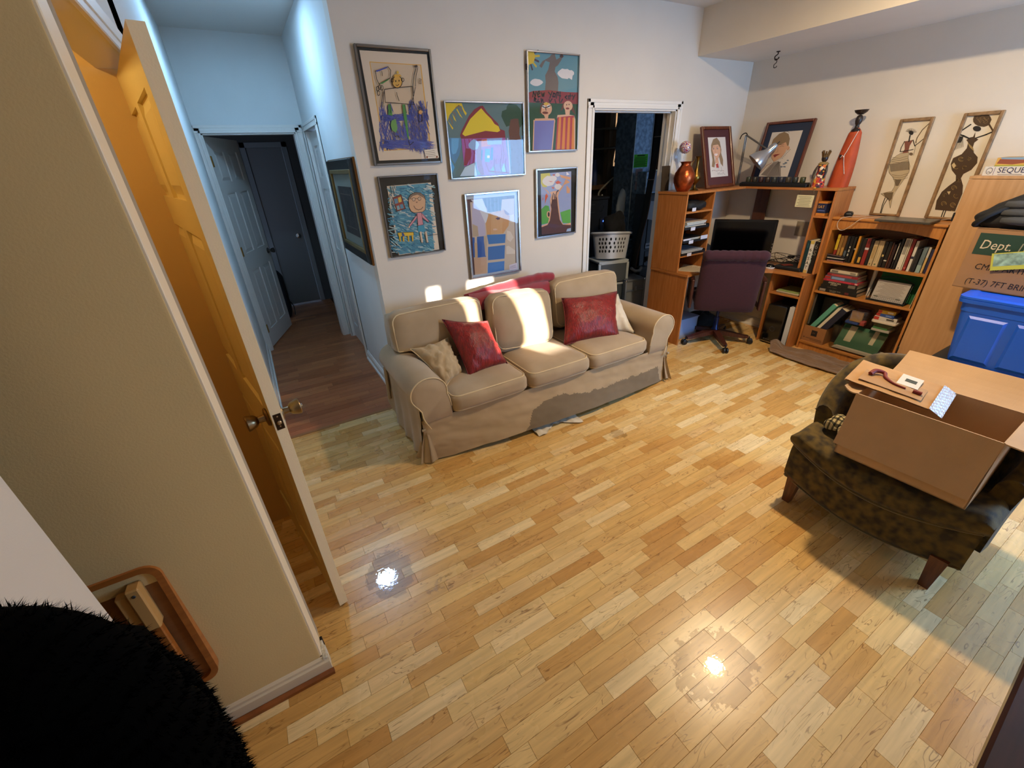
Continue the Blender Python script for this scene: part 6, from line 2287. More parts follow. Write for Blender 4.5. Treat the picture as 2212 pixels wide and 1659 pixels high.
MB().box(-.06, .06, -.06, .065, .0, .018).build('cards_white', mat('white card', '#cfcabf', .8), t)
MB().box(-.055, .05, -.04, .06, .018, .034).build('cards_green', mat('green card stock', '#3f8a4f', .8), t)
for k, (lab, c, z, h, w_, rz) in enumerate((('white game carton with red ends on the small clear box', '#c3bdb4', .4125, .032, .078, 3), ('blue flat game carton second in the pile', '#2c4a90', .4448, .026, .062, -4), ('yellow and red toy pack on top of the game cartons', '#c9a22c', .4710, .030, .058, 6))):
    t = thing('game_carton', lab, 'box', (4.375, 1.322 + .004 * k, z), R_(rz), group='small game cartons')
    MB().box(-.055, .055, -w_, w_, 0, h, .002).build('carton_body', mat('carton ' + c, c, .45), t)
    MB().box(-.056, -.0545, w_ * .55, w_ * .98, h * .1, h * .9).build('red_end', mat('red print', '#b5342a', .5), t)
    MB().box(-.056, -.0545, -w_ * .75, -w_ * .1, h * .3, h * .7).build('print_band', mat(('dark letters', 'pale blue print', 'white letters')[k], ('#3a3633', '#6d8ac4', '#dcd6c6')[k], .5), t)
t = thing('zip_bag', 'clear zip bag with a brown notebook and crayons on the bin', 'bag', (4.385, 1.528, .312))
bag = softbox(.06, .085, .075, .03, 8, (.01, 0, 0), .012, 12, 3)
bag.v = [(x + (z + .07) * .2, y, z + .080) for x, y, z in bag.v]
bag.build('clear_film', thin_glass('clear bag film', .12, .10, (.9, .88, .86)), t, 180)
MB().box(-.035, -.02, -.045, .045, .03, .125, .002).build('brown_notebook', mat('brown notebook card', '#a5804c', .8), t)
MB().box(-.045, .01, -.03, .07, .008, .028, .002).build('blue_pack', mat('blue pack', '#2f4f9a', .5), t)
MB().box(-.01, .03, -.07, .02, .125, .142, .004).build('purple_zip', mat('purple strip', '#3a1f33', .6), t)
MB().box(-.045, .0, -.075, -.04, .01, .05, .004).build('red_crayons', mat('crayon red', '#a83a3c', .6), t)

# on top of the bookcase
ZB = 1.1905
t = thing('laptop', 'closed grey laptop overhanging the front of the bookcase top', 'laptop', (4.248, 1.395, ZB), R_(3))
MB().box(-.115, .105, -.165, .165, .004, .013, .004).build('base', mat('dark grey laptop', '#4b4843', .4, .4), t)
MB().box(-.115, .105, -.165, .165, .0135, .021, .004).build('lid', mat('grey laptop lid', '#6a645b', .35, .5), t)
for sx in (-.09, .08):
    for sy in (-.13, .13):
        MB().lathe([(0, 0), (.008, 0), (.008, .005), (0, .005)], 10, (sx, sy, 0)).build('foot', black_p, t)
wire = mat('white cable', '#c9bfb0', .5)
t = thing('white_cable', 'white charging cable looping down over the bookcase rail', 'cable', (4.30, 1.70, ZB))
P = [(.10, -.20, .004), (.05, -.10, .004), (-.02, -.03, .006), (-.060, .0, -.01), (-.062, .045, -.06), (-.062, .09, -.095), (-.062, .125, -.09), (-.062, .145, -.05), (-.060, .13, -.008), (-.02, .10, .005), (.06, .05, .004), (.12, .0, .004), (.14, -.12, .004)]
MB().tube(smooth_path(P, 8), .0022, 6).build('cable', wire, t, 80)
t = thing('white_cable', 'white charger leads tangled behind the closed laptop', 'cable', (4.42, 1.34, ZB))
r = random.Random(9)
P = [(r.uniform(-.05, .05), .17 - i * .04 + r.uniform(-.03, .03), .004 + .012 * (i % 3 == 1)) for i in range(9)]
MB().tube(smooth_path(P, 8), .002, 6).build('cable', wire, t, 80)
t = thing('mouse', 'black computer mouse on the bookcase top beside the desk hutch', 'mouse', (4.33, 1.822, ZB), R_(20))
sb = softbox(.048, .030, .018, .016, 8, (0, 0, .006))
sb.v = [(x, y, z + .018) for x, y, z in sb.v]
sb.build('mouse_body', black_p, t, 180)
MB().tube(smooth_path([(-.04, .01, .014), (-.07, .03, .012), (-.05, .05, .006), (.0, .045, .004)], 6), .002, 6).build('mouse_cord', black_p, t, 80)

# two openwork panels of women against the wall
frame_t = mat('mottled bamboo frame', '#8d6f4c', .7, var=.25, vscale=30)
parch = mat('parchment panel', '#dcd2be', .8, var=.05, vscale=6)


def wallpanel(label, y0, y1, z0, z1, Q, draw):
    w, h = y0 - y1, z1 - z0
    o = thing('wall_panel', label, 'wall panel', (XR - .004, y0, z1), -PI / 2)
    f = .021
    for k, (a, b, c, d) in enumerate(((0, f, -h, 0), (w - f, w, -h, 0), (f, w - f, -f, 0), (f, w - f, -h, -h + f * .7))):
        MB().box(a, b, -.022, 0, c, d, .004).build('frame_bar', frame_t, o)
    MB().box(f * .6, w - f * .6, -.006, -.002, -h + f * .5, -f * .6).build('backing', parch, o)
    s = Sheet(Q, w, h)
    draw(s)
    s.build(o, (0, -.0066, 0), 'cut_out_figure')
    return o


BK, BR = '#1c1712', '#453019'


def fig_a(s):
    s.poly([(610, 600), (690, 590), (680, 660), (700, 760), (690, 830), (640, 900), (600, 960), (560, 1000), (540, 1040), (510, 1075), (490, 1130), (460, 1265), (440, 1150), (400, 1135), (350, 1095), (420, 1070), (480, 1060), (510, 1010), (520, 960), (500, 900), (450, 840), (445, 760), (480, 690), (540, 640)], '#b9a888')
    s.poly([(455, 740), (690, 700), (690, 800), (470, 830)], '#6d5f4c')
    for i in range(14):
        s.line([(470 + i * 16, 735 - i * 2), (462 + i * 16, 830 - i * 2)], .0016, '#c2b292')
    for a in (640, 665, 690, 845, 870, 895):
        s.line([(470 + abs(a - 760) * .2, a + 20), (580, a + 30), (685 - abs(a - 760) * .1, a)], .0022, '#5a4a32')
    s.poly([(520, 920), (600, 915), (560, 995), (525, 995)], '#6a5c48')
    s.poly([(380, 1085), (500, 1070), (480, 1150), (455, 1180), (400, 1130)], '#6a5a42')
    s.line([(610, 600), (540, 640), (480, 690), (445, 760), (450, 840), (500, 900), (520, 960), (510, 1010), (480, 1060), (350, 1095), (440, 1150), (460, 1265), (490, 1130), (540, 1040), (640, 900), (690, 830), (700, 760), (680, 660), (690, 590)], .0018, BK)
    s.line([(400, 1140), (365, 1230), (330, 1360)], .006, BK)
    s.line([(430, 1150), (380, 1230), (345, 1340)], .005, BK)
    s.poly([(640, 470), (740, 450), (700, 520), (680, 600), (610, 610), (640, 560)], '#7d4a3a')
    s.line([(690, 470), (705, 400)], .008, BK)
    s.blob((718, 368), 28, 26, BK, 12)
    for i in range(11):
        a = -2.9 + i * .27
        s.line([(718, 365), (718 + 65 * math.cos(a), 365 + 50 * math.sin(a))], .002, BK)
    s.line([(640, 470), (600, 540), (585, 590), (660, 580), (740, 560)], .005, BK)
    s.line([(740, 450), (760, 520), (870, 430)], .005, BK)
    s.line([(930, 255), (850, 330), (790, 420), (770, 480)], .005, '#5a4630')
    s.line([(780, 470), (745, 630)], .002, BK)
    s.blob((715, 615), 24, 18, '#6d5a44', 10)


def fig_b(s):
    s.poly([(1440, 430), (1470, 370), (1460, 440), (1500, 460), (1450, 500), (1430, 560), (1440, 620), (1480, 670), (1470, 740), (1400, 820), (1310, 870), (1280, 920), (1300, 1000), (1290, 1090), (1240, 1200), (1200, 1290), (980, 1280), (1000, 1180), (1060, 1080), (1140, 1010), (1220, 950), (1225, 890), (1180, 830), (1170, 760), (1200, 690), (1300, 640), (1360, 570), (1380, 500), (1360, 470), (1400, 440)], BR)
    r = random.Random(3)
    for c in ((1290, 700), (1390, 690), (1230, 790), (1330, 800), (1200, 1030), (1100, 1110), (1220, 1120), (1080, 1210), (1180, 1220), (1260, 950)):
        s.ring(c, 28, 24, .003, '#a58a52', 12, r.uniform(0, 3), r.uniform(4, 7))
        s.ring(c, 14, 12, .0025, '#94794a', 10, r.uniform(0, 3), r.uniform(4, 7))
    s.poly([(1180, 770), (1210, 740), (1230, 780), (1200, 810)], '#cbb58a')
    s.poly([(1120, 1075), (1160, 1070), (1140, 1110)], '#cbb58a')
    for i in range(8):
        s.line([(1375 + i * 8, 500 + i * 8), (1400 + i * 6, 560 + i * 6)], .0014, '#a58a52')
    s.blob((1555, 215), 105, 92, '#4b361e', 18, .05, 2)
    for i in range(7):
        s.ring((1520 + i * 14, 200 + (i % 3) * 20), 26, 20, .0022, '#8a7048', 10, i, i + 4)
    s.blob((1490, 330), 48, 34, BK, 14)
    s.line([(1265, 390), (1420, 280)], .008, BK)
    s.line([(1265, 400), (1330, 420), (1400, 455)], .008, BK)
    s.line([(1470, 445), (1590, 400), (1675, 360)], .008, BK)
    s.line([(1675, 360), (1625, 260)], .008, '#4b361e')
    for i in range(7):
        s.line([(1290 + i * 5, 430), (1225 + i * 16, 590 - i * 6)], .002, '#3a3020')
    s.poly([(1270, 430), (1330, 430), (1300, 500), (1240, 510)], BK)
    s.line([(1075, 1285), (1040, 1375)], .006, BK)
    s.line([(1100, 1285), (1065, 1370)], .006, BK)
    s.line([(1160, 1285), (1200, 1290)], .003, '#cbb58a')


wallpanel('framed openwork panel of a woman with spiky hair and a banded skirt', 1.737, 1.531, 1.198, 1.876, ((600, 215), (1010, 170), (570, 1360), (210, 1345)), fig_a)
wallpanel('framed openwork panel of a woman carrying a pot on her head', 1.374, 1.170, 1.198, 1.881, ((1360, 140), (1845, 90), (1245, 1380), (860, 1375)), fig_b)

# ================================================================== tall cabinet, boxes and bin
tanw = wood('tan grained laminate', '#c2976a', '#b58a5c', .55, 4, (10, 10, .7))
CC = Vector((4.37, .76, 0))
cab = thing('tall_cabinet', 'tall tan wood-grain cabinet standing at the end of the bookcase', 'cabinet', CC)
off(CC).box(4.262, 4.495, .40, 1.135, 0, 1.484, .002).build('carcass', tanw, cab)
off(CC).box(4.240, 4.497, .39, 1.145, 1.484, 1.502, .002).build('top_board', tanw, cab)
for y0, y1, s in ((.772, 1.143, 1), (.392, .768, -1)):
    dr = off(CC).box(4.240, 4.258, y0, y1, .045, 1.482, .002).build('door', tanw, cab)
    off(CC).tube([(4.222, y0 + .03 if s > 0 else y1 - .03, .80), (4.222, y0 + .03 if s > 0 else y1 - .03, .92)], .005, 8).build('pull_handle', nickel, dr)
    for z in (.235, 1.245):
        off(CC).box(4.236, 4.262, (1.139 if s > 0 else .386), (1.150 if s > 0 else .396), z - .028, z + .028, .002).build('hinge', black_p, dr)
t = thing('game_box', 'white flat game box with a big blue title on the cabinet top', 'box', (4.385, .86, 1.5025))
MB().box(-.115, .115, -.24, .238, 0, .053, .001).build('box_body', mat('white glossy card', '#d4d1cb', .35), t)
navyp = mat('navy print', '#2b2d52', .5)
lettering('lettering', 'SEQUENCE', t, .044, navyp, basis((-.1158, .172, .018), (0, -1, 0), (0, 0, 1)), font_w=.95)
MB().box(-.1158, -.1150, .186, .188, .004, .049).build('thin_rule', mat('purple rule', '#6d5a86', .5), t)
m = MB()
m.T = Matrix.Translation((-.1155, .210, .028)) @ Matrix.Rotation(-PI / 2, 4, 'Y')
m.tube([(.018 * math.cos(a * PI / 10), .014 * math.sin(a * PI / 10), 0) for a in range(20)], .0012, 5, closed=True)
m.tube([(-.010, -.008, 0), (-.004, .0, 0), (-.008, .008, 0)], .0012, 5)
m.build('printed_emblem', navyp, t)
for y in (.11, -.02):
    MB().box(-.1156, -.1150, y - .055, y + .055, .006, .009).build('small_print', mat('grey print', '#7b7164', .85), t)
t = thing('puzzle_box', 'picture puzzle box with a painted landscape on the white game box', 'box', (4.395, .845, 1.5558))
MB().box(-.10, .11, -.23, .218, 0, .050, .001).build('box_body', mat('puzzle box card', '#a58a5a', .5), t)
s = Sheet(((1680, 665), (2057, 650), (2057, 760), (1680, 760)), .448, .050)
s.poly([(1680, 660), (2057, 650), (2057, 760), (1680, 760)], '#cda04e')
s.poly([(1690, 660), (2057, 650), (2057, 700), (1900, 700), (1800, 685), (1700, 690)], '#7f9cb4')
s.poly([(1690, 680), (1790, 690), (1800, 715), (1740, 740), (1685, 730)], '#8c4a32')
s.poly([(1800, 725), (1900, 705), (2057, 715), (2057, 740), (1850, 745)], '#d9a05a')
s.poly([(1680, 745), (2057, 745), (2057, 760), (1680, 760)], '#9a9a3c')
s.poly([(1850, 720), (1870, 700), (1890, 722)], '#c97838')
o = s.build(t, (-.1006, .218, .050), 'landscape_print')
o.rotation_euler = (0, 0, -PI / 2)

# blue lidded storage bin with the tree carton and a backpack on top
blue = mat('blue bin plastic', '#1c60e0', .35, var=.04, vscale=3)
t = thing('storage_bin', 'large blue plastic storage bin standing in front of the tall cabinet', 'bin', (4.01, .45, .42))
m = MB()


def rrect(cx, cy, hx, hy, r, z, n=5):
    out = []
    for qx, qy, a0 in ((1, 1, 0), (-1, 1, PI / 2), (-1, -1, PI), (1, -1, PI * 1.5)):
        for i in range(n):
            t_ = a0 + PI / 2 * i / (n - 1)
            out.append((cx + qx * (hx - r) + r * math.cos(t_), cy + qy * (hy - r) + r * math.sin(t_), z))
    return out


def loft(m, lv, cap0=True, cap1=True):
    n = len(lv[0])
    vs = [p for r_ in lv for p in r_]
    fs = [(j * n + i, j * n + (i + 1) % n, (j + 1) * n + (i + 1) % n, (j + 1) * n + i) for j in range(len(lv) - 1) for i in range(n)]
    if cap0:
        fs.append(tuple(range(n)))
    if cap1:
        fs.append(tuple((len(lv) - 1) * n + i for i in range(n)))
    m.add(vs, fs)
    return m


def bin_shape(t, z0, h, hx, hy, m_, lid_m, lid=True):
    loft(MB(), [rrect(0, 0, hx * .86, hy * .86, .04, z0), rrect(0, 0, hx * .88, hy * .88, .05, z0 + .02), rrect(0, 0, hx * .97, hy * .97, .05, z0 + h * .8), rrect(0, 0, hx * .985, hy * .985, .05, z0 + h * .81), rrect(0, 0, hx, hy, .05, z0 + h)]).build('bin_body', m_, t, 30)
    loft(MB(), [rrect(0, 0, hx * .99, hy * .99, .05, z0 + h - .030), rrect(0, 0, hx * 1.055, hy * 1.04, .05, z0 + h - .026), rrect(0, 0, hx * 1.06, hy * 1.045, .05, z0 + h - .004), rrect(0, 0, hx * 1.03, hy * 1.03, .05, z0 + h)]).build('rim', m_, t, 30)
    m = MB()
    for k in range(3):
        y = -hy * .52 + k * hy * .52
        loft(m, [[(-hx * .90 - .006 + p[2], p[0], p[1]) for p in rrect(y, z0 + h * .40, hy * .19, h * .26, .02, 0)], [(-hx * .965 - .006 + p[2], p[0], p[1]) for p in rrect(y, z0 + h * .40, hy * .17, h * .245, .02, 0)]]) if False else None
    for k in (-1, 0, 1):
        y = k * hy * .58
        q = MB()
        zA, zB = z0 + h * .10, z0 + h * .72
        xa, xb = -hx * .895, -hx * .965
        q.add([(xa - .010, y - hy * .20, zA), (xa - .010, y + hy * .20, zA), (xb - .010, y + hy * .20, zB), (xb - .010, y - hy * .20, zB),
               (xa + .004, y - hy * .25, zA - .02), (xa + .004, y + hy * .25, zA - .02), (xb + .004, y + hy * .25, zB + .02), (xb + .004, y - hy * .25, zB + .02)],
              [(0, 1, 2, 3), (0, 4, 5, 1), (1, 5, 6, 2), (2, 6, 7, 3), (3, 7, 4, 0)])
        q.build('moulded_panel', m_, t)
    if lid:
        loft(MB(), [rrect(0, 0, hx * 1.06, hy * 1.045, .05, z0 + h), rrect(0, 0, hx * 1.06, hy * 1.045, .05, z0 + h + .012), rrect(0, 0, hx * .9, hy * .94, .05, z0 + h + .018), rrect(0, 0, hx * .85, hy * .9, .05, z0 + h + .012)]).build('lid', lid_m, t, 30)


bin_shape(t, -.02, .425, .205, .375, blue, blue)
t2 = thing('storage_bin', 'blue plastic bin with a dark grey lid under the upper blue bin', 'bin', (4.005, .455, 0))
bin_shape(t2, 0, .380, .210, .38, blue, mat('dark grey lid', '#2c3136', .5))
card = mat('brown tree carton', '#9a734c', .85, var=.04, vscale=8, bump=.12, bscale=30, bstretch=(1, 1, 8))
t = thing('tree_carton', 'long brown carton with a green label for an artificial tree on the blue bin', 'box', (4.09, .42, .8455))
for nm, a in (('front_wall', (-.092, -.087, -.52, .52, 0, .37)), ('back_wall', (.127, .132, -.52, .52, 0, .37)), ('end_wall', (-.087, .127, .515, .52, 0, .37)), ('end_wall', (-.087, .127, -.52, -.515, 0, .37)), ('bottom_wall', (-.092, .132, -.52, .52, -.002, .002)), ('top_flap', (-.092, .02, -.52, .52, .368, .372)), ('top_flap', (.022, .132, -.52, .52, .369, .373))):
    MB().box(*a).build(nm, card, t)
MB().box(-.0930, -.0922, -.50, .495, .215, .345).build('green_band', mat('dark green print', '#1d3b2b', .7), t)
pr = mat('cream print', '#c9b898', .7)
bkp = mat('black print', '#1b1714', .7)
lettering('lettering', 'Dept.', t, .078, pr, basis((-.0936, .475, .252), (0, -1, 0), (0, 0, 1)), shear=.15, font_w=.82)
lettering('lettering', '18/Modular', t, .072, mat('worn print', '#8f8a72', .8), basis((-.0936, .312, .252), (0, -1, 0), (0, 0, 1)), shear=.15, font_w=.82)
lettering('lettering', 'CMAS ARTIFICIAL TREE', t, .052, bkp, basis((-.0928, .455, .125), (0, -1, 0), (0, 0, 1)), shear=.1, font_w=.86)
lettering('lettering', '(T-37) 7FT BRINKLEY PINE', t, .050, bkp, basis((-.0928, .470, .030), (0, -1, 0), (0, 0, 1)), shear=.1, font_w=.86)
t3 = thing('leaflet', 'yellow and green leaflet tucked against the tree carton', 'leaflet', (3.985, .755, 1.04), rot=(R_(-14), 0, 0))
MB().box(-.002, 0, -.13, .055, -.055, .05).build('sheet', mat('yellow leaflet', '#c3c24c', .5), t3)
MB().box(-.0026, -.0018, -.12, .045, -.03, .045).build('photo_print', mat('leaflet picture', '#8fae9a', .5, var=.4, vscale=30), t3)
# backpack
t = thing('backpack', 'black and grey backpack lying on top of the tree carton', 'backpack', (4.13, .74, 1.2190))
sb = softbox(.115, .235, .085, .06, 12, (0, .02, .03), .012, 8, 2)
sb.v = [(x, y, (z + .085) * (1 - .5 * max(0, (y - .08) / .2))) for x, y, z in sb.v]
sb.build('pack_body', mat('black pack nylon', '#17181b', .75, bump=.3, bscale=300), t, 180)
for k, (z, yy_) in enumerate(((.150, -.02), (.105, -.02), (.060, -.03))):
    q = softbox(.020, .150, .020, .016, 8, (.006, 0, .004), .004, 9, k)
    q.v = [(x - .110 + .03 * (z - .1) / .05 * .3, y + yy_, zz + z - .012) for x, y, zz in q.v]
    q.build('padded_ridge', mat('grey padding', '#43464b', .85, bump=.3, bscale=400), t, 180)
m = MB().tube(smooth_path([(-.02, -.10, .19), (-.03, -.05, .225), (-.03, .03, .22), (-.02, .06, .19)], 6), .008, 8)
m.build('grab_handle', mat('black webbing', '#0f1012', .8), t, 80)
m = MB().tube(smooth_path([(-.09, .10, .13), (-.14, .17, .08), (-.135, .215, .03), (-.10, .225, .012), (-.05, .2, .01)], 6), .016, 8)
m.build('shoulder_strap', mat('black webbing', '#0f1012', .8), t, 80)

# brown towel on the floor in front of the bookcase
t = thing('towel', 'rumpled brown bath towel spread on the floor before the bookcase', 'towel', (4.15, 1.55, 0))
terry = mat('brown terry', '#7d6148', .95, var=.1, vscale=10, bump=.9, bscale=260, sheen=.5)


def towel(u, v):
    a, b = Vector((3.935, 1.955, 0)), Vector((3.985, 1.10, 0))
    p = a.lerp(b, u)
    ww = .05 + .27 * min(1, u * 3.2) ** .6
    x = p.x + .04 * math.sin(u * PI) * -1.2 + ww * v
    y = p.y + .05 * v * (1 - u)
    z = .006 + .020 * abs(noise.noise(Vector((u * 5, v * 9, 1)))) + .022 * max(0, math.sin(v * 13 + u * 4 + 2 * noise.noise(Vector((u * 4, v * 2, 5))))) ** 2 * min(1, v * 3)
    z += .10 * math.exp(-((u - .02) / .05) ** 2 - ((v - .9) / .35) ** 2)
    z += .012 * math.exp(-(v / .06) ** 2)
    return (x - 4.15, y - 1.55, z)


m = MB().grid(towel, 110, 50)
m.build('terry_sheet', terry, t, 180)
m = MB()
m.tube([Vector(towel(i / 60, 0)) + Vector((0, 0, .0)) for i in range(61)], .006, 6)
m.build('hem', terry, t, 80)
sb = softbox(.055, .05, .045, .035, 8, (0, 0, 0), .02, 18, 4)
sb.v = [(x + .215, y + .425, z + .045) for x, y, z in sb.v]
sb.build('bunched_corner', terry, t, 180)

# ------------------------------------------------------------------ upholstered chair
AC = Vector((2.36, .46, 0))
ch = thing('armchair', 'low olive-brown velvet armchair with tapered wooden legs holding a carton', 'chair', AC)
velvet = mat('olive damask velvet', '#64501c', .85, var=.1, vscale=24, col2='#2c210b', bump=.35, bscale=320, sheen=.12, detail=1.5)
welt_m = mat('olive welt', '#5a4a22', .85, sheen=.4)
legw = wood('chestnut leg', '#6b3618', '#4f250f', .35, 8, (10, 10, 1))


def bow(y):                                            # bow front of the seat
    return 2.128 - .030 * math.sin(PI * (y - .10) / .72)


m = off(AC)


def rail_f(u, v):
    y = .828 - .728 * u
    dip = .050 * math.sin(PI * min(1, max(0, u)))
    z0, z1 = .150 - dip * 1.15, .352 - .095 * math.sin(PI * u) * (1 if u < 1 else 1)
    z1 = .350 - .085 * math.sin(PI * u) ** .9
    e = .5 - abs(v - .5)
    return (bow(y) + .018 - .014 * min(1, e * 8), y, z0 + (z1 - z0) * v)


m.grid(rail_f, 40, 12)
m.build('front_rail', velvet, ch, 180)
m = off(AC)
m.prism([(2.14, .105), (2.14, .822), (2.50, .80), (2.58, .70), (2.58, .22), (2.50, .12)], 'z', .14, .30)
m.build('seat_frame', velvet, ch, 40)
m = off(AC)
m.tube([Vector(rail_f(i / 40, 1)) + Vector((-.006, 0, .002)) for i in range(41)], .0058, 6)
m.build('welt', welt_m, ch, 80)
m = off(AC)
m.tube([Vector(rail_f(i / 40, 0)) + Vector((-.004, 0, -.001)) for i in range(41)], .004, 6)
m.build('welt', welt_m, ch, 80)


def seat(u, v):
    """Seat pad, from the welt over the front edge and back."""
    y = .845 - .760 * u
    w0 = Vector(rail_f(u, 1))
    zt = .438 - .055 * math.sin(PI * u) ** 1.0 + .0
    prof_ = ((0, w0.x - .004, w0.z + .003), (.10, w0.x - .022, w0.z + .030), (.22, w0.x - .020, zt - .022), (.34, w0.x + .010, zt), (.55, w0.x + .15, zt + .012), (.8, w0.x + .30, zt + .004), (1, w0.x + .43, zt - .01))
    for (a, xa, za), (b, xb, zb) in zip(prof_, prof_[1:]):
        if v <= b + 1e-9:
            k = (v - a) / (b - a)
            x, z = xa + (xb - xa) * k, za + (zb - za) * k
            break
    ed = min(u, 1 - u)
    if ed < .06:
        k = 1 - ed / .06
        z -= (.05 * k * k) * min(1, max(0, (v - .12) * 4))
        y += (.02 if u > .5 else -.02) * k * k * 0
    return (x, y, z + .003 * noise.noise(Vector((x * 9, y * 9, 1))))


m = off(AC).grid(seat, 60, 36)
m.build('seat_cushion', velvet, ch, 180)


# wrap-around back: arms from the front left round the back to the front right
def back_path(t):
    pts = [(2.31, .790), (2.38, .795), (2.45, .785), (2.515, .755), (2.565, .68), (2.580, .46), (2.565, .24), (2.515, .165), (2.45, .135), (2.38, .125), (2.30, .130)]
    k = t * (len(pts) - 1)
    i = min(int(k), len(pts) - 2)
    f = k - i
    P = [Vector((*q, 0)) for q in pts]
    a, b, c, d = P[max(i - 1, 0)], P[i], P[i + 1], P[min(i + 2, len(P) - 1)]
    return 0.5 * ((2 * b) + (c - a) * f + (2 * a - 5 * b + 4 * c - d) * f * f + (3 * b - a - 3 * c + d) * f ** 3)


def back_top(t):
    return .535 + .265 * math.sin(PI * min(1, max(0, (t - .02) / .96))) ** .9


m = off(AC)
NB = 70
ring_n = 14
vs = []
for i in range(NB + 1):
    t_ = i / NB
    p = back_path(t_)
    d = back_path(min(1, t_ + .01)) - back_path(max(0, t_ - .01))
    nn = Vector((-d.y, d.x, 0)).normalized()           # outwards
    zt, zb = back_top(t_), .16
    th = .040
    out = []
    for k in range(ring_n):
        if k < 4:
            z, o_ = zb + (zt - .05 - zb) * k / 3, th
        elif k < 10:
            a = PI * (k - 3.5) / 6
            z, o_ = zt - .05 + .05 * math.sin(a), th * math.cos(a)
        else:
            z, o_ = zt - .05 - (zt - .05 - zb) * (k - 10) / 3, -th
        lean = .05 * (z - .4) / .35 if z > .4 else 0
        q = p + nn * (o_ + lean)
        out.append((q.x, q.y, z + .002 * noise.noise(Vector((q.x * 9, q.y * 9, z * 9)))))
    vs += out
fs = [(i * ring_n + k, i * ring_n + (k + 1) % ring_n, (i + 1) * ring_n + (k + 1) % ring_n, (i + 1) * ring_n + k) for i in range(NB) for k in range(ring_n)]
fs += [tuple(range(ring_n)), tuple(NB * ring_n + k for k in range(ring_n))]
m.add(vs, fs)
m.build('wrapped_back', velvet, ch, 55)
m = off(AC)
m.tube([vs[i * ring_n + 4] for i in range(NB + 1)], .005, 6)
m.build('welt', welt_m, ch, 80)
for x, y, sx, sy in ((2.165, .775, -1, 1), (2.140, .165, -1, -1), (2.53, .74, 1, 1), (2.53, .19, 1, -1)):
    m = off(AC)
    a, b, dx, dy = .030, .018, sx * .022, 0
    vs_ = [(x + dx - b, y - b, 0), (x + dx + b, y - b, 0), (x + dx + b, y + b, 0), (x + dx - b, y + b, 0), (x - a, y - a, .165), (x + a, y - a, .165), (x + a, y + a, .165), (x - a, y + a, .165)]
    m.add(vs_, [(0, 1, 2, 3), (4, 5, 6, 7), (0, 1, 5, 4), (1, 2, 6, 5), (2, 3, 7, 6), (3, 0, 4, 7)])
    m.build('leg', legw, ch)

# open carton on the chair
BXC = Vector((2.275, .415, .432))
bx = thing('open_carton', 'large open cardboard box with spread flaps sitting on the armchair', 'box', BXC, R_(1.5))
kr = mat('plain corrugated card', '#bf9b72', .85, var=.05, vscale=7, bump=.15, bscale=30, bstretch=(1, 6, 1))
hx, hy, hh = .165, .232, .318
for nm, a in (('front_wall', (-hx, -hx + .005, -hy, hy, 0, hh)), ('back_wall', (hx - .005, hx, -hy, hy, 0, hh)), ('side_wall', (-hx, hx, hy - .005, hy, 0, hh)), ('side_wall', (-hx, hx, -hy, -hy + .005, 0, hh)), ('bottom_wall', (-hx, hx, -hy, hy, 0, .005))):
    MB().box(*a).build(nm, kr, bx)


def flap(hinge_a, hinge_b, d, th=.005, crease=None):
    """Card flap hinged on the edge a-b, reaching along the vector d."""
    a, b, d = Vector(hinge_a), Vector(hinge_b), Vector(d)
    nn = (b - a).cross(d).normalized() * th
    m = MB()
    n = 6
    vs = []
    for s in (0, 1):
        for i in range(n + 1):
            t_ = i / n
            sag = nn * (1.6 * math.sin(t_ * PI))
            vs += [a + d * t_ + sag + nn * s, b + d * t_ + sag + nn * s]
    k = 2 * (n + 1)
    fs = []
    for i in range(n):
        p = 2 * i
        fs += [(p, p + 1, p + 3, p + 2), (k + p, k + p + 1, k + p + 3, k + p + 2), (p, p + 2, k + p + 2, k + p), (p + 1, p + 3, k + p + 3, k + p + 1)]
    fs += [(0, 1, k + 1, k), (2 * n, 2 * n + 1, k + 2 * n + 1, k + 2 * n)]
    m.add(vs, fs)
    return m


flap((-hx, hy, hh), (-hx, -hy, hh), (-.035, .006, -.255)).build('front_flap', kr, bx)
flap((hx, -hy, hh), (hx, hy, hh), (.165, .0, .075)).build('back_flap', kr, bx)
flap((hx, hy, hh), (-hx, hy, hh), (.015, .055, .012)).build('side_flap', kr, bx)
flap((-hx, -hy, hh), (hx, -hy, hh), (.06, -.235, -.02)).build('side_flap', kr, bx)
# mailer across the corner of the box
t = thing('padded_envelope', 'opened kraft mailer in bubble wrap lying across the carton flap', 'envelope', (2.285, .585, .770), rot=(R_(6), R_(-4), R_(8)))
pw_, ph_ = .150, .120


def mailer(z):
    return lambda u, v: ((-1 + 2 * u) * ph_, (-1 + 2 * v) * pw_, z + .010 * math.sin(PI * u) * math.sin(PI * v) + .003 * noise.noise(Vector((u * 5, v * 5, z * 90))))


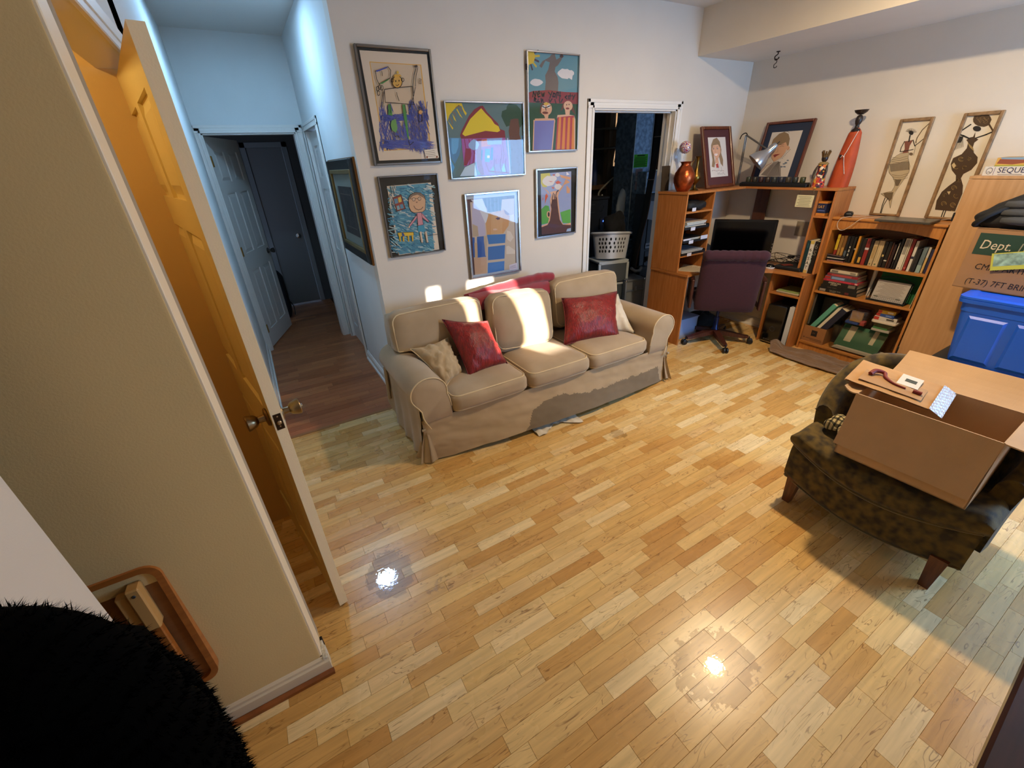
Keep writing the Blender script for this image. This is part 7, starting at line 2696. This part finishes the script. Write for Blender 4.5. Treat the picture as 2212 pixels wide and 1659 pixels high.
m = MB().grid(mailer(.004), 20, 24).grid(mailer(-.003), 20, 24)
m.build('kraft_sleeve', mat('kraft paper', '#b58a58', .8, var=.05, vscale=14), t, 180)
bub = mat('bubble wrap', '#b9bfd2', .15, coat=.8, bump=1.0, bscale=110)
m = MB()
m.grid(lambda u, v: (-.125 + .25 * u, -.150 - .050 * v, .010 - .022 * v + .004 * math.sin(u * 60) * math.sin(v * 12)), 50, 10)
m.build('bubble_lining', bub, t, 180)
m = MB()
m.grid(lambda u, v: (-.092 + .11 * u, -.115 + .225 * v, .0128 + .006 * math.sin(PI * u) * math.sin(PI * v)), 12, 16)
m.build('clear_pocket', mat('dull clear pocket', '#b0895f', .25), t, 180)
MB().box(-.02, .085, -.085, -.010, .0172, .0180).build('address_label', mat('white label', '#d3cabc', .7), t)
m = MB()
for i in range(3):
    m.box(.02, .05 + .01 * (i % 2), -.07, -.03, .0181, .0184) if i == 0 else m.box(.0 + .02 * i, .008 + .02 * i, -.065, -.035, .0181, .0184)
m.build('label_print', mat('dark print', '#4c4f44', .85), t)
m = MB().tube(smooth_path([(-.03, .085, .022), (-.002, .075, .030), (.012, .045, .026), (-.02, .03, .024), (-.045, -.005, .022), (-.05, -.05, .021)], 8), [.010] * 8 + [.010 - .0002 * i for i in range(33)], 8)
m.build('red_cord', mat('red cord', '#7c231b', .6), t, 80)
m = MB().tube([(-.05, -.075, .021), (-.048, -.105, .021)], .008, 8)
m.build('red_end', mat('red cord', '#7c231b', .6), t, 60)
# plaid cloth peeping out beside the box
t = thing('plaid_cloth', 'black and cream plaid fabric peeping out behind the carton', 'cloth', (2.30, .715, .452))
pl = bpy.data.materials.new('plaid weave')
pl.use_nodes = True
_nt = pl.node_tree
_b = _nt.nodes['Principled BSDF']
_b.inputs['Roughness'].default_value = .9
_tc = _nt.nodes.new('ShaderNodeTexCoord')
_w = []
for ax in ('X', 'Y'):
    w1 = _nt.nodes.new('ShaderNodeTexWave')
    w1.bands_direction = ax
    w1.inputs['Scale'].default_value = 16
    _nt.links.new(_tc.outputs['Object'], w1.inputs['Vector'])
    st = _nt.nodes.new('ShaderNodeMath'); st.operation = 'GREATER_THAN'; st.inputs[1].default_value = .6
    _nt.links.new(w1.outputs['Fac'], st.inputs[0])
    _w.append(st)
_ad = _nt.nodes.new('ShaderNodeMath'); _ad.operation = 'ADD'
_nt.links.new(_w[0].outputs[0], _ad.inputs[0]); _nt.links.new(_w[1].outputs[0], _ad.inputs[1])
_dv = _nt.nodes.new('ShaderNodeMath'); _dv.operation = 'MULTIPLY'; _dv.inputs[1].default_value = .5
_nt.links.new(_ad.outputs[0], _dv.inputs[0])
_r = _nt.nodes.new('ShaderNodeValToRGB'); _r.color_ramp.interpolation = 'CONSTANT'
_r.color_ramp.elements[0].color = (*lin('#c9b98a'), 1)
_r.color_ramp.elements[1].position, _r.color_ramp.elements[1].color = .4, (*lin('#5a5136'), 1)
_e = _r.color_ramp.elements.new(.9); _e.color = (*lin('#15130f'), 1)
_nt.links.new(_dv.outputs[0], _r.inputs[0]); _nt.links.new(_r.outputs[0], _b.inputs['Base Color'])
sb = softbox(.055, .055, .030, .028, 10, (0, 0, .01), .012, 16, 3)
sb.v = [(x, y, z + .024) for x, y, z in sb.v]
sb.build('bunched_cloth', pl, t, 180)
sb = softbox(.03, .03, .02, .018, 8, (0, 0, .01), .010, 20, 6)
sb.v = [(x - .055, y - .045, z + .018) for x, y, z in sb.v]
sb.build('cloth_knot', pl, t, 180)

# screw hook and little chain under the soffit
t = thing('ceiling_hook', 'rusty screw hook with a small s-hook hanging from the soffit', 'hook', (4.25, 2.68, 2.447))
rust = mat('dark rusty iron', '#3b2a1c', .6, .6)
MB().lathe([(0, 0), (.016, 0), (.014, -.006), (0, -.008)], 14).build('base_plate', rust, t)
MB().tube(smooth_path([(0, 0, -.004), (0, .0, -.02), (0, .022, -.035), (0, .012, -.058), (0, -.012, -.052), (0, -.014, -.042)], 6), .0045, 8).build('hook', rust, t, 80)
MB().tube(smooth_path([(0, .01, -.050), (0, -.002, -.062), (0, .0, -.08), (0, .016, -.092), (0, .012, -.112), (0, -.006, -.112), (0, -.010, -.102)], 6), .003, 8).build('s_hook', rust, t, 80)
# round recessed lamps
for nm, lab, c, r0, col, e1 in (('recessed_lamp', 'round recessed warm ceiling lamp over the room', (2.75, 1.11, ZC), .075, '#ffd08a', 5.0), ('recessed_lamp', 'round recessed cool ceiling lamp over the hall', (.27, 3.85, ZC), .115, '#9cc8ff', 4.0)):
    t = thing(nm, lab, 'ceiling lamp', c)
    MB().lathe([(r0 * .75, -.030), (r0, -.030), (r0 * 1.02, -.026), (r0 * 1.02, 0), (r0 * .75, 0)], 32, caps=False).build('trim_ring', mat('lit ring ' + col, col, .5, emit=col, estr=e1), t, 40)
    MB().lathe([(0, -.020), (r0 * .76, -.020), (r0 * .76, -.018), (0, -.018)], 32).build('reflector', mat('lamp reflector', '#d9d4ca', .4), t)

# ================================================================== utility room seen through the doorway
galv = mat('spangled galvanised steel', '#7f95a8', .38, .75, var=.28, vscale=26, detail=1.2)
dgrey = mat('dark grey enamel', '#383d42', .45, .2)
UC = Vector((4.02, 4.05, 0))
du = thing('air_duct', 'tall galvanised sheet-metal duct with paper labels in the utility room', 'duct', UC)


def ubox(name, p, x0, x1, y0, y1, z0, z1, m_, b=.003):
    return off(UC).box(x0, x1, y0, y1, z0, z1, b).build(name, m_, p)


ubox('duct_riser', du, 3.885, 4.150, 3.90, 4.20, .93, 2.6, galv)
ubox('duct_collar', du, 3.875, 4.160, 3.89, 4.21, .86, .93, galv)
ubox('duct_seam', du, 3.870, 4.165, 3.885, 4.215, .80, .825, galv)
m = off(UC)
loft(m, [[(x, y, .80) for x, y in ((3.88, 3.895), (4.155, 3.895), (4.155, 4.2), (3.88, 4.2))], [(x, y, .52) for x, y in ((3.80, 3.88), (4.17, 3.88), (4.17, 4.22), (3.80, 4.22))]]) if False else \
    m.add([(3.88, 3.895, .80), (4.155, 3.895, .80), (4.155, 4.2, .80), (3.88, 4.2, .80), (3.80, 3.88, .50), (4.17, 3.88, .50), (4.17, 4.22, .50), (3.80, 4.22, .50)],
          [(0, 1, 2, 3), (4, 5, 6, 7), (0, 1, 5, 4), (1, 2, 6, 5), (2, 3, 7, 6), (3, 0, 4, 7)])
m.build('duct_boot', galv, du)
ubox('duct_base', du, 3.80, 4.17, 3.88, 4.22, 0, .50, galv)
for x in (3.887, 4.148):
    ubox('edge_fold', du, x - .004, x + .004, 3.894, 3.902, .93, 2.6, mat('bright fold', '#9fb4c2', .3, .8))
m = off(UC)
m.T = m.T @ Matrix.Translation((4.10, 3.899, .98)) @ Matrix.Rotation(PI / 2, 4, 'X')
m.lathe([(0, 0), (.016, 0), (.016, .003), (0, .003)], 16)
m.build('test_hole', black_p, du)
for lab, x0, x1, z0, z1, c in (('green notice', 3.890, 4.108, 1.595, 1.725, '#4fd62a'), ('pale label', 3.940, 4.045, 1.513, 1.582, '#a79aa0'), ('white label', 3.942, 4.040, 1.456, 1.508, '#b4b9c2'), ('pale label', 3.945, 4.050, 1.366, 1.450, '#a79aa0')):
    st = ubox(lab.replace(' ', '_'), du, x0, x1, 3.897, 3.8995, z0, z1, mat('sticker ' + c, c, .7), .0005)
    m = off(UC)
    nrow = 9 if 'green' in lab else 4
    if 'white' not in lab:
        for i in range(nrow):
            zz = z0 + (z1 - z0) * (.08 + .75 * i / nrow)
            m.box(x0 + .012 + .006 * (i % 3), x1 - .012 - .02 * (i % 2), 3.8960, 3.8968, zz, zz + (z1 - z0) * .035)
        if 'green' in lab:
            m.box(x0 + .05, x1 - .05, 3.8960, 3.8968, z1 - .018, z1 - .006)
        m.build('printed_lines', mat('sticker print', '#2a4a22' if 'green' in lab else '#6a5a5c', .8) if 'green' in lab else mat('pink print', '#7d5a5c', .8), st)
lettering('lettering', 'LEE', du, .030, mat('dark print 2', '#20242c', .7), basis(Vector((3.957, 3.896, 1.474)) - UC, (1, 0, 0), (0, 0, 1)), shear=.2)
ubox('strap', du, 4.06, 4.20, 3.86, 3.90, 1.505, 1.525, dgrey)

fu = thing('furnace', 'dark grey furnace cabinet right of the duct in the utility room', 'furnace', (4.30, 3.95, 0))
MB().box(-.33, .30, -.20, .25, 0, 1.32, .008).build('cabinet_body', dgrey, fu)
MB().box(-.25, .28, -.208, -.20, .70, 1.30, .004).build('upper_panel', dgrey, fu)
MB().box(-.25, .28, -.208, -.20, .06, .68, .004).build('lower_panel', dgrey, fu)
MB().box(-.33, .30, -.19, .25, 1.32, 1.55, .006).build('plenum', galv, fu)
wp = mat('white paper notice', '#b6bec8', .7)
MB().add([(-.24, -.2085, 1.245), (-.12, -.2085, 1.235), (-.12, -.2085, 1.02), (-.27, -.2085, 1.05)], [(0, 1, 2, 3)]).build('paper_notice', wp, fu)
MB().box(-.27, -.10, -.2, -.195, 1.34, 1.55).build('paper_notice', wp, fu)
MB().box(-.255, -.165, -.2105, -.208, .715, .775).build('small_label', wp, fu)
MB().box(-.245, -.175, -.211, -.2104, .738, .752).build('label_print', mat('slate print', '#4a5560', .7), fu)
m = MB()
m.T = Matrix.Translation((-.13, -.21, .95)) @ Matrix.Rotation(PI / 2, 4, 'X')
m.tube([(.028 * math.cos(a * PI / 10), .028 * math.sin(a * PI / 10), 0) for a in range(20)], .006, 6, closed=True)
m.build('round_emblem', wp, fu)
t = thing('black_hose', 'thick black insulated line running down past the duct', 'hose', (3.85, 3.62, 0))
P = [(3.93, 3.6, 2.35), (3.925, 3.6, 2.07), (3.905, 3.6, 1.75), (3.876, 3.6, 1.50), (3.832, 3.6, 1.145), (3.790, 3.6, .96), (3.745, 3.6, .75), (3.735, 3.61, .55), (3.735, 3.62, .30), (3.74, 3.66, .05), (3.78, 3.72, .03)]
MB().tube([p - Vector((3.85, 3.62, 0)) for p in smooth_path(P, 5)], .034, 12).build('foam_sleeve', mat('black foam', '#0c0c0d', .8), t, 80)
MB().tube([p - Vector((3.85, 3.62, 0)) + Vector((.012, -.031, 0)) for p in smooth_path(P[:8], 5)], .004, 6).build('copper_wire', mat('dull copper', '#6d4a34', .4, .8), t, 80)
for z, x in ((1.88, 3.915), (1.48, 3.874)):
    MB().tube([(x - 3.85 + .036 * math.cos(a * PI / 8), -.02 + .036 * math.sin(a * PI / 8), z) for a in range(16)], .004, 6, closed=True).build('zip_tie', mat('grey tie', '#7a6f66', .5), t, 80)
t = thing('valve_cluster', 'dark pump with a ribbed pale hose at the furnace foot', 'pump', (3.93, 3.60, .40))
MB().box(-.14, .06, -.03, .10, -.02, .14, .02).build('pump_body', black_p, t)
MB().tube(smooth_path([(-.24, 0, .16), (-.19, -.02, .12), (-.13, -.03, .12), (-.09, -.02, .15)], 6), .018, 10).build('ribbed_hose', mat('ribbed hose', '#9a9a96', .6, bump=1.0, bscale=70), t, 80)
MB().tube(smooth_path([(-.05, -.02, .20), (.02, -.05, .28), (.12, -.05, .30), (.20, -.03, .34)], 6), .012, 8).build('dark_hose', black_p, t, 80)
MB().lathe([(0, 0), (.03, 0), (.03, .04), (0, .05)], 14, (-.02, -.03, .22)).build('valve_knob', black_p, t, 50)
MB().tube([(-.10, .05, -.02), (-.10, .05, -.40)], .02, 10).build('drain_pipe', mat('grey pvc', '#8d8f8f', .5), t, 80)
MB().box(-.2, .2, -.08, .14, -.40, -.37, .004).build('floor_pad', dgrey, t)

t = thing('vent_pipe', 'thick white plastic elbow pipe joining the duct', 'pipe', (3.88, 4.02, 1.15))
P = smooth_path([(.12, .05, .30), (.06, .02, .22), (.0, 0, .14), (-.02, 0, .04), (-.02, 0, -.12), (-.02, 0, -.3)], 6)
MB().tube(P, .050, 16).build('pipe', mat('white pvc', '#b9bdba', .45), t, 80)
MB().tube([P[17], P[20]], .056, 16).build('coupling', mat('white pvc', '#b9bdba', .45), t, 60)

t = thing('water_heater', 'dark boiler cabinet with a small blue pilot light', 'boiler', (3.34, 4.10, 0))
MB().box(-.22, .215, -.20, .2, 0, 1.30, .006).build('cabinet_body', mat('black enamel', '#17191c', .4), t)
MB().box(-.23, .225, -.21, .21, 1.30, 1.325, .004).build('cabinet_top', mat('black enamel', '#17191c', .4), t)
MB().box(.01, .13, -.206, -.20, .64, .85, .003).build('vent_panel', mat('grey vent panel', '#2e3338', .5), t)
m = MB()
m.T = Matrix.Translation((.12, -.203, 1.21)) @ Matrix.Rotation(PI / 2, 4, 'X')
m.tube([(.035 * math.cos(a * PI / 12), .035 * math.sin(a * PI / 12), 0) for a in range(24)], .003, 6, closed=True)
m.build('dial_ring', dgrey, t)
MB().box(.10, .135, -.212, -.204, .98, 1.10, .003).build('control_box', mat('navy control', '#1a2233', .4), t)
m = MB()
m.T = Matrix.Translation((.145, -.214, 1.07)) @ Matrix.Rotation(PI / 2, 4, 'X')
m.lathe([(0, 0), (.010, 0), (.008, .005), (0, .007)], 12)
m.build('pilot_light', mat('blue led', '#3050ff', .3, emit='#3a62ff', estr=9.0), t)
for z in (1.25, 1.17):
    MB().box(-.06, .02, -.204, -.20, z, z + .006).build('trim_line', dgrey, t)
t = thing('power_cable', 'white power cable from the boiler up to a grey junction box', 'cable', (4.0, 4.30, 1.26))
MB().tube(smooth_path([(-.32, -.15, .06), (-.27, -.05, .02), (-.24, 0, .08), (-.10, .02, .17), (.06, .05, .24), (.15, .05, .285), (.22, .05, .36), (.26, .05, .50)], 6), .010, 8).build('cable', mat('dull white cable', '#8c8878', .6), t, 80)
t = thing('junction_box', 'grey junction box with cables on the utility room studs', 'electrical box', (4.135, 4.48, 1.50))
MB().box(-.05, .05, -.10, .0, 0, .11, .004).build('box_body', mat('grey box', '#3b3f47', .5), t)
MB().tube([(0, -.05, 0), (.0, -.05, -.28)], .010, 8).build('conduit', black_p, t)
MB().box(.10, .19, -.1, -.02, -.13, .06, .01).build('white_canister', mat('off white canister', '#6f6c66', .5), t)
stud = wood('bare pine stud', '#5b4326', '#4a351c', .8, 6, (10, 10, 1))
for x0, x1 in ((3.36, 3.45), (4.02, 4.14), (4.62, 4.70)):
    o = struct('wall_utility_stud', MB().box(x0, x1, 4.46, 4.548, 0, 2.6, .002), stud)
struct('wall_utility_ledge', MB().box(4.14, 4.62, 4.44, 4.55, 1.36, 1.41, .002), stud)
struct('wall_utility_ledge', MB().box(3.45, 4.02, 4.44, 4.55, 1.36, 1.41, .002), stud)
for k, (x, h, c) in enumerate(((3.50, .22, '#2c2f36'), (3.58, .26, '#31353a'), (3.66, .20, '#26282c'), (3.74, .24, '#3a3d48'), (3.84, .28, '#2a3450'))):
    t = thing('canister', 'dim %s canister on the utility room ledge' % ('charcoal', 'slate', 'black', 'grey-violet', 'navy')[k], 'canister', (x, 4.49, 1.41), group='canisters on the utility ledge')
    MB().lathe([(0, 0), (.032, 0), (.033, .01), (.033, h * .85), (.02, h * .92), (.018, h), (0, h)], 14).build('canister_body', mat('can ' + c, c, .5), t, 50)
    MB().lathe([(.0335, .04), (.0335, h * .6)], 14, caps=False).build('label_band', mat('can label %d' % k, ('#5a5f66', '#494c52', '#6a6a68', '#41454f', '#2f3f6a')[k], .6), t, 50)
for k, (z, a, b) in enumerate(((2.28, 3.92, 4.50), (2.00, 3.45, 4.45), (1.80, 3.75, 4.42))):
    t = thing('wall_pipe', 'dim pipe %s across the utility room wall' % ('high up', 'at door-head height', 'below the upper pipes')[k], 'pipe', (a, 4.42, z - .1))
    MB().tube([(0, 0, .1), ((b - a) * .6, 0, .115), (b - a, 0, .1)], .012, 8).build('pipe', mat('dull pipe', '#4a463c', .6), t, 80)
    MB().box(.05, .07, 0, .04, .08, .12).box(b - a - .08, b - a - .06, 0, .04, .08, .12).build('pipe_strap', dgrey, t)
t = thing('flex_duct', 'slanting ribbed grey flexible duct high in the utility room', 'duct', (4.25, 4.38, 1.6))
MB().tube([(-.16, .0, .05), (-.10, 0, .35), (-.02, 0, .62), (.04, 0, .95)], .035, 12).build('flex_tube', mat('grey flex', '#50555a', .5, .4, bump=1.0, bscale=60), t, 80)
MB().tube([(-.05, .03, .10), (-.02, .03, .40)], .028, 10).build('flex_branch', mat('grey flex', '#50555a', .5, .4, bump=1.0, bscale=60), t, 80)

# laundry basket with dark clothes on the drawer cart
wplast = mat('white plastic bin', '#cfd3da', .4)
BK0 = Vector((3.36, 3.60, .715))
t = thing('laundry_basket', 'white plastic laundry basket with oval holes tilted on the drawer cart', 'basket', BK0, R_(14), rot=(R_(-6), R_(7), R_(12)))


def bk_pt(u, v, o_=0.0):
    """Wall of the basket: u round, v up."""
    a = 2 * PI * u
    hx, hy = .165 + .035 * v + o_, .125 + .03 * v + o_
    c, s_ = math.cos(a), math.sin(a)
    p = 4.0
    r = 1 / (abs(c) ** p + abs(s_) ** p) ** (1 / p)
    return Vector((hx * r * c, hy * r * s_, .265 * v))


m = MB()
m.grid(lambda u, v: bk_pt(u, v), 96, 14, wrap=True)
m.add([bk_pt(i / 48, .0) for i in range(48)], [tuple(range(48))])
m.build('basket_shell', wplast, t, 60)
MB().tube([bk_pt(i / 64, 1.0, .008) for i in range(64)], .012, 8, closed=True).build('rim', wplast, t, 80)
hole_m = mat('dark opening', '#0d0e10', .9)
for i in range(24):
    for j in range(4):
        u = (i + .5 + .25 * (j % 2)) / 24
        if 0 == 0 and abs(math.sin(2 * PI * u)) > .0:
            c = bk_pt(u, .30 + .155 * j, .0012)
            d = (bk_pt(u + .004, .30 + .155 * j) - bk_pt(u - .004, .30 + .155 * j)).normalized()
            up = (bk_pt(u, .5) - bk_pt(u, .4)).normalized()
            if math.cos(2 * PI * u) > .35 or math.sin(2 * PI * u) > .2:
                continue
            MB().add([c + d * (.0105 * math.cos(2 * PI * k / 10)) + up * (.0155 * math.sin(2 * PI * k / 10)) for k in range(10)], [tuple(range(10))]).build('hole', hole_m, t)
t = thing('clothes_heap', 'black clothes heaped in the laundry basket', 'clothes', (3.44, 3.64, .80))
sb = softbox(.13, .10, .17, .09, 10, (0, 0, .03), .045, 7, 5)
sb.v = [(x, y, z + .19) for x, y, z in sb.v]
sb.build('cloth_heap', mat('black knit', '#08080a', .9), t, 180)
CT = Vector((3.34, 3.62, 0))
t = thing('drawer_cart', 'white plastic drawer cart with smoky drawers behind the sofa', 'drawers', CT, R_(-14))
wf = mat('white cart frame', '#aab2b6', .45)
MB().box(-.18, .18, -.15, .15, .690, .715, .008).build('top_plate', wf, t)
for x in (-.17, .17):
    for y in (-.14, .14):
        MB().box(x - .015, x + .015, y - .012, y + .012, 0, .69, .004).build('post', wf, t)
smoke = mat('smoky plastic', '#4a5258', .25)
for z0, z1 in ((.03, .22), (.25, .45), (.48, .68)):
    d = MB().box(-.15, .15, -.148, -.140, z0, z1, .006).build('drawer', smoke, t)
    MB().box(-.155, .155, -.14, .14, z0, z1 - .02, .004).build('drawer_tub', smoke, d)
    MB().box(-.155, .155, -.152, -.138, z1, z1 + .02, .003).build('drawer_lip', wf, d)
t = thing('flight_case', 'silver aluminium flight case standing on the utility room floor', 'case', (3.54, 3.42, 0), R_(-14))
alu = mat('brushed aluminium', '#9aa0a6', .35, .8)
MB().box(-.115, .115, -.07, .16, .006, .494, .003).build('panel', mat('grey case panel', '#7d8288', .5, .2), t)
for x in (-.117, .117):
    for y in (-.072, .162):
        MB().box(x - .010, x + .010, y - .010, y + .010, 0, .50, .004).build('edge_rail', alu, t)
for z in (.492, .38):
    MB().box(-.125, .125, -.081, -.069, z - .008, z + .010, .003).build('front_rail', alu, t)
MB().box(-.12, .12, -.075, .165, .494, .505, .004).build('lid_plate', alu, t)
MB().box(-.02, .02, -.092, -.08, .37, .43, .004).build('latch', chrome, t)
for x in (-.117, .117):
    MB().lathe([(0, .485), (.016, .487), (.017, .50), (.010, .510), (0, .512)], 12, (x, -.072, 0)).build('corner_cap', chrome, t, 60)
t = thing('dark_case', 'dark grey hard case beside the silver flight case', 'case', (3.78, 3.56, 0))
MB().box(-.10, .20, -.10, .16, 0, .42, .012).build('case_body', mat('dark case', '#3a3e42', .6), t)
MB().box(-.06, .10, -.02, .02, .42, .445, .008).build('case_handle', black_p, t)
t = thing('wire_rack', 'white wire rack against the utility room wall', 'rack', (3.72, 4.38, 1.0))
m = MB()
for z in (.0, .06, .12, .18, .24):
    m.tube([(-.14, 0, z), (.18, 0, z)], .003, 5)
for x in (-.14, -.02, .06, .18):
    m.tube([(x, 0, -1.0), (x, 0, .24)], .003, 5)
m.build('wire', mat('dull white wire', '#77756e', .5), t)

# ================================================================== near things and the dark bedroom
# folding tray table leaning on the near wall
t = thing('tray_table', 'folded varnished wooden tray table leaning against the near taupe wall', 'table', (-.665, 1.150, 0), rot=(R_(-3), 0, 0))
varn = mat('varnished rubberwood', '#b06a2c', .4, var=.1, vscale=5, stretch=(1, 8, 8), coat=.3, col2='#9b5a22')
under = mat('tray underside', '#8a5a30', .6, var=.1, vscale=6, stretch=(1, 8, 8))


def rr2(hx, z0, z1, r, n=6):
    out = []
    zc, hz = (z0 + z1) / 2, (z1 - z0) / 2
    for qx, qz, a0 in ((1, 1, 0), (-1, 1, PI / 2), (-1, -1, PI), (1, -1, PI * 1.5)):
        for i in range(n):
            a = a0 + PI / 2 * i / (n - 1)
            out.append((qx * (hx - r) + r * math.cos(a), zc + qz * (hz - r) + r * math.sin(a)))
    return out


MB().prism(rr2(.19, .30, .79, .035), 'y', .012, .026).build('tray_board', under, t)
o_, i_ = rr2(.195, .295, .795, .04), rr2(.178, .312, .778, .03)
m = MB()
n = len(o_)
vs = [(x, 0, z) for x, z in o_] + [(x, 0, z) for x, z in i_] + [(x, .03, z) for x, z in o_] + [(x, .012, z) for x, z in i_]
fs = []
for i in range(n):
    j = (i + 1) % n
    fs += [(i, j, n + j, n + i), (i, j, 2 * n + j, 2 * n + i), (n + i, n + j, 3 * n + j, 3 * n + i)]
m.add(vs, fs)
m.build('tray_rim', varn, t, 40)
blond = mat('blond bracket wood', '#c79a5c', .5, var=.06, vscale=10)
for x in (-.13, .13):
    br = MB().box(x - .016, x + .016, -.028, .012, .60, .755, .004).build('leg_bracket', blond, t)
    MB().box(x - .045, x - .018, -.016, .012, .63, .735, .003).build('clip_block', blond, t)
    m = MB()
    m.T = Matrix.Translation((x, -.0285, .735)) @ Matrix.Rotation(PI / 2, 4, 'X')
    m.lathe([(0, 0), (.005, 0), (.004, .002), (0, .002)], 10)
    m.build('screw', dgrey, br)
    MB().box(x - .011, x + .011, -.020, .004, .02, .62, .003).build('folding_leg', varn, t)
MB().box(-.12, .12, -.018, 0, .04, .065, .003).build('cross_bar', varn, t)

# black plush chair back close to the viewpoint
PC = Vector((-.345, .475, 0))
t = thing('plush_chair', 'black fuzzy round-backed chair close to the viewpoint', 'chair', PC, R_(-30))
fur_m = mat('black plush', '#020202', 1.0, spec=.05)
rim_m = mat('black plush rim', '#060704', 1.0, spec=.05)
body = softbox(.165, .085, .270, .085, 16, (0, .02, .0), .006, 9, 2)


def egg(p):
    x, y, z = p
    q = Vector((x / .165, y / .105, z / .270))
    L_ = q.length
    k = max(abs(q.x), abs(q.y), abs(q.z)) / max(1e-6, L_)
    e = .62
    f = (1 - e) + e * k
    return (x * f / 1.0, y * f, z * f + 1.092)


body.v = [egg(p) for p in body.v]
bo = body.build('backrest', fur_m, t, 180)
m = MB()
m.tube([(.128 * math.cos(a), -.070 - .012 * math.sin(a), 1.150 + .165 * math.sin(a)) for a in [PI * (-.15 + 1.3 * i / 30) for i in range(31)]], .010, 8)
m.build('rim_seam', rim_m, t, 180)
r = random.Random(11)
m = MB()
tris = [p for p in bo.data.polygons]
area = [p.area for p in tris]
cum, s_ = [], 0
for a in area:
    s_ += a
    cum.append(s_)
import bisect
vv = bo.data.vertices
for _ in range(22000):
    p = tris[bisect.bisect(cum, r.random() * s_) if True else 0] if True else None
    ids = list(p.vertices)
    w = [r.random() for _ in ids]
    sw = sum(w)
    c = sum((vv[i].co * (k / sw) for i, k in zip(ids, w)), Vector())
    n_ = sum((vv[i].normal * (k / sw) for i, k in zip(ids, w)), Vector()).normalized()
    d = (n_ + Vector((r.uniform(-.6, .6), r.uniform(-.6, .6), r.uniform(-.8, .3)))).normalized()
    q = d.orthogonal().normalized() * .0007
    m.v += [tuple(c - q), tuple(c + q), tuple(c + d * r.uniform(.004, .012))]
    k = len(m.v)
    m.f.append((k - 3, k - 2, k - 1))
    m.c.append((1, 1, 1))
g = m.build('plush_pile', fur_m, t, fix=False)
g['kind'] = 'stuff'
MB().box(-.16, .16, -.20, .12, .40, .47, .03).build('seat', fur_m, t)
MB().box(-.03, .03, .02, .06, .42, .95, .01).build('back_support', black_p, t)
MB().tube([(0, 0, .03), (0, 0, .41)], .03, 12).build('pedestal', black_p, t, 60)
MB().lathe([(0, 0), (.17, 0), (.17, .015), (.03, .04), (0, .04)], 28).build('base', black_p, t, 60)

# dark table whose edge cuts the corner of the view
t = thing('dark_table', 'dark reddish-brown wooden table top close to the viewpoint', 'table', (1.30, -.42, 0), R_(2.5))
mah = wood('dark mahogany', '#3b1a0d', '#2a1108', .3, 5, (1, 12, 12), .3)
MB().box(-.60, .60, -.34, .335, .715, .75, .006).build('table_top', mah, t)
MB().box(-.40, .40, -.29, .20, .64, .715, .004).build('apron', mah, t)
for x in (-.32, .32):
    for y in (-.27, .05):
        MB().box(x - .025, x + .025, y - .025, y + .025, 0, .66, .005).build('leg', mah, t)

# black bag behind the bedroom door
t = thing('black_bag', 'tall black bag standing behind the open bedroom door', 'bag', (.06, 6.22, 0))
sb = softbox(.125, .16, .31, .10, 10, (0, 0, 0), .01, 6, 3)
sb.v = [(x, y, z + .315) for x, y, z in sb.v]
sb.build('bag_body', mat('black bag cloth', '#08080a', .8), t, 180)
MB().tube(smooth_path([(.10, -.05, .25), (.15, -.06, .15), (.14, -.06, .03)], 6), .006, 6).build('strap', mat('black bag cloth', '#08080a', .8), t, 80)
